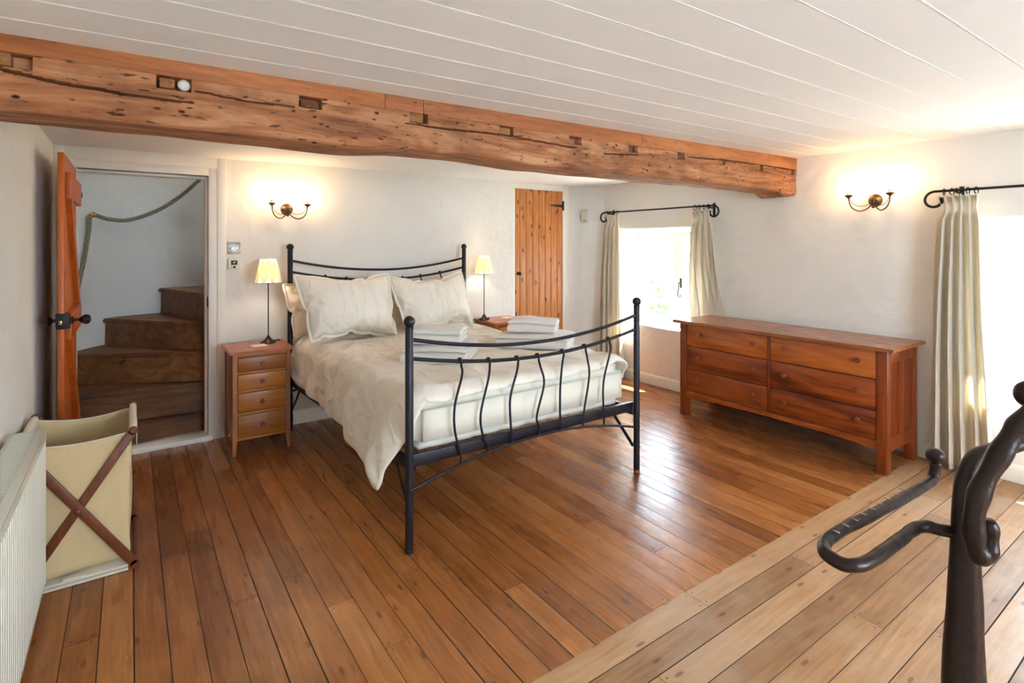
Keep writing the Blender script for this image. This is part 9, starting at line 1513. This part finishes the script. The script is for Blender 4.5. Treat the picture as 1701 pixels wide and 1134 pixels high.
pillow(0, (1.350, 4.060, .985), radians(26), radians(3), radians(-2.0), (1.0, 1.0, 1.02), M_PILLOW, 'plump cream pillow with flat border, left of the front pair', 21)
pillow(1, (2.075, 4.085, .975), radians(27), radians(-1), radians(2.0), (.96, .94, .98), M_PILLOW, 'plump cream pillow with flat border, right of the front pair', 34)

# folded towels
def towel(c, w, d, t, layers, rz, label, seed, tilt=0.0):
    """strip folded to and fro, rounded fold to the front"""
    th = t / layers; path = []
    for k in range(layers):
        z = th * (k + .5); a, b = (-d / 2 + th * .5, d / 2 - th * .5)
        seq = [a + (b - a) * q / 10 for q in range(11)]
        if k % 2 == 0: seq = seq[::-1]
        path += [(y, z) for y in seq]
        if k < layers - 1:
            s = -1 if k % 2 == 0 else 1; yc = a if s < 0 else b
            for q in range(1, 6):
                an = -pi / 2 + pi * q / 6; path.append((yc + s * th * .5 * cos(an), z + th * .5 + th * .5 * sin(an)))
    h = th * .49; L_, R_ = [], []
    for k, (y, z) in enumerate(path):
        p = path[max(k - 1, 0)]; q = path[min(k + 1, len(path) - 1)]; dy, dz = q[0] - p[0], q[1] - p[1]; l = math.hypot(dy, dz) or 1
        L_.append((y - dz / l * h, z + dy / l * h)); R_.append((y + dz / l * h, z - dy / l * h))
    sec = L_ + R_[::-1]; n = len(sec); bm = bm_new(); rows = []; N = 22
    xs_ = [-w / 2] + [-w / 2 + .004] + [-w / 2 + .012 + (w - .024) * k / N for k in range(N + 1)] + [w / 2 - .004, w / 2]
    for i, x in enumerate(xs_):
        e = .55 if i in (0, len(xs_) - 1) else .86 if i in (1, len(xs_) - 2) else 1.0; row = []
        for k, (y, z) in enumerate(sec):
            m_ = path[k] if k < len(path) else path[2 * len(path) - 1 - k]
            yy = m_[0] + (y - m_[0]) * e; zz = m_[1] + (z - m_[1]) * e
            lump = .007 * fbm(x * 9, yy * 9, seed) + .003 * fbm(x * 25, yy * 25, seed + 2)
            sag = -.010 * (abs(2 * x / w) ** 3) * (zz / t) + .004 * sin(x * 14 + seed)
            row.append(bm.verts.new((x + .004 * fbm(zz * 60, yy * 5, seed), yy + .005 * fbm(x * 7, zz * 30, seed), max(0, zz * (1 + lump * 3) + sag * (zz / t) + lump * .6 * (zz / t)))))
        rows.append(row)
    for A, B in zip(rows, rows[1:]):
        for k in range(n): bm.faces.new((A[k], A[(k + 1) % n], B[(k + 1) % n], B[k]))
    for A in (rows[0], rows[-1]):
        m2 = len(path)
        for k in range(m2 - 1):
            try: bm.faces.new((A[k], A[k + 1], A[n - 2 - k], A[n - 1 - k]))
            except ValueError: pass
    bmesh.ops.transform(bm, matrix=Matrix.Translation(c) @ Matrix.Rotation(rz, 4, 'Z') @ Matrix.Rotation(tilt, 4, 'X'), verts=bm.verts[:])
    o = obj('folded_towel', bm, M_TOWEL, sharp=180); subd(o, 1); return tag(o, label, 'towel', 'folded white towels')
towel((1.600, 3.040, .742), .40, .42, .096, 3, radians(-42), 'large white folded towel under the small one, near the left foot post', 1)
towel((1.600, 3.080, .840), .33, .30, .090, 3, radians(-39), 'small white folded towel on top of the left towel pile', 4)
towel((2.350, 3.030, .742), .50, .36, .092, 3, radians(-50), 'large white folded towel under the small one, on the right of the bed', 7)
towel((2.365, 3.080, .836), .34, .26, .088, 3, radians(-46), 'small white folded towel on top of the right towel pile', 9)

# ================================================================ forged iron stand beside the camera
ir = thing('iron_stand', 'dark forged iron stand with scrolled top, ball and looped arm at the right edge', 'iron stand', (.882, .234, 0))
P = cat([(.881, .235, .0), (.881, .235, .5), (.881, .235, .883), (.882, .234, .987), (.883, .234, 1.065), (.883, .234, 1.12), (.888, .233, 1.150), (.908, .229, 1.168), (.935, .221, 1.175), (.972, .208, 1.178), (1.012, .192, 1.187), (1.05, .170, 1.212), (1.07, .15, 1.25)], 6)
rs = []
for p in P:
    z = p.z
    rs.append(.026 if z < .6 else .0235 if z < .883 else .0235 - (z - .883) / .2 * .0085 if z < 1.08 else max(.0095, .0150 - (p - Vector((.883, .234, 1.08))).length * .04))
bm = bm_new(); tube(bm, P, rs, 16)
for v in bm.verts: v.co += Vector((.0006 * fbm(v.co.x * 60, v.co.y * 60, v.co.z * 18), .0006 * fbm(v.co.z * 22, v.co.x * 50, 5.0), 0))
obj('post', bm, M_FORGED, ir, sharp=180)
bm = bm_new(); P = cat([(.995, .085, 1.36), (.965, .125, 1.318), (.934, .155, 1.277), (.898, .180, 1.235), (.885, .189, 1.216), (.871, .199, 1.188), (.856, .210, 1.154), (.848, .215, 1.125), (.847, .216, 1.093), (.850, .213, 1.074), (.857, .209, 1.067), (.8635, .206, 1.077), (.865, .205, 1.096), (.862, .207, 1.110)], 6)
n = len(P); rs = [.0118 + .001 * sin(k * .7) - (.003 * max(0, (k - n * .72) / (n * .28))) for k in range(n)]
tube(bm, P, rs, 14)
for v in bm.verts: v.co += Vector((.0007 * fbm(v.co.x * 70, v.co.y * 70, v.co.z * 40), 0, .0007 * fbm(v.co.z * 50, v.co.x * 50, 2.0)))
obj('scrolled_bar', bm, M_FORGED, ir, sharp=180)
bm = bm_new(); ball(bm, (.924, .181, 1.262), .0155, 18, (1, 1, 1.1)); tube(bm, [(.926, .181, 1.262), (.965, .165, 1.235), (1.0, .150, 1.205), (1.02, .18, 1.19)], .009, 10); obj('ball_tip', bm, M_FORGED, ir, sharp=180)
bm = bm_new(); P = cat([(.884, .236, 1.074), (.868, .254, 1.077), (.860, .268, 1.078), (.838, .275, 1.078), (.789, .276, 1.077), (.736, .277, 1.077), (.699, .280, 1.077), (.681, .293, 1.077), (.685, .313, 1.077), (.700, .324, 1.077), (.725, .329, 1.077), (.766, .329, 1.077), (.850, .323, 1.077), (.948, .318, 1.077), (1.025, .315, 1.078), (1.042, .316, 1.082), (1.0475, .315, 1.094), (1.047, .315, 1.103)], 6)
tube(bm, P, .0078, 14)
for v in bm.verts: v.co += Vector((0, .001 * fbm(v.co.x * 70, v.co.y * 90, 1.0), .001 * fbm(v.co.x * 60, v.co.y * 60, 6.0)))
ua = obj('looped_arm', bm, M_FORGED, ir, sharp=180)
bm = bm_new(); ball(bm, (1.046, .315, 1.115), .0122, 16, (1.1, 1.1, .95)); obj('ball_end', bm, M_FORGED, ua, sharp=180)
bm = bm_new()
for k in range(9):
    x = .735 + k * .026; bm = bm_new(); bx(bm, x - .0011, x + .0011, .321, .329, 1.0838, 1.0853, .0004); obj('chisel_mark', bm, M_STEEL, ua)
for a in (.4, 2.5, 4.6):
    bm = bm_new(); c = Vector((.881, .235, 0)); d = Vector((cos(a), sin(a), 0))
    tube(bm, cat([c + Vector((0, 0, .16)), c + d * .05 + Vector((0, 0, .13)), c + d * .12 + Vector((0, 0, .05)), c + d * .19 + Vector((0, 0, .012))], 6), [.012] * 19, 10); obj('foot', bm, M_FORGED, ir)
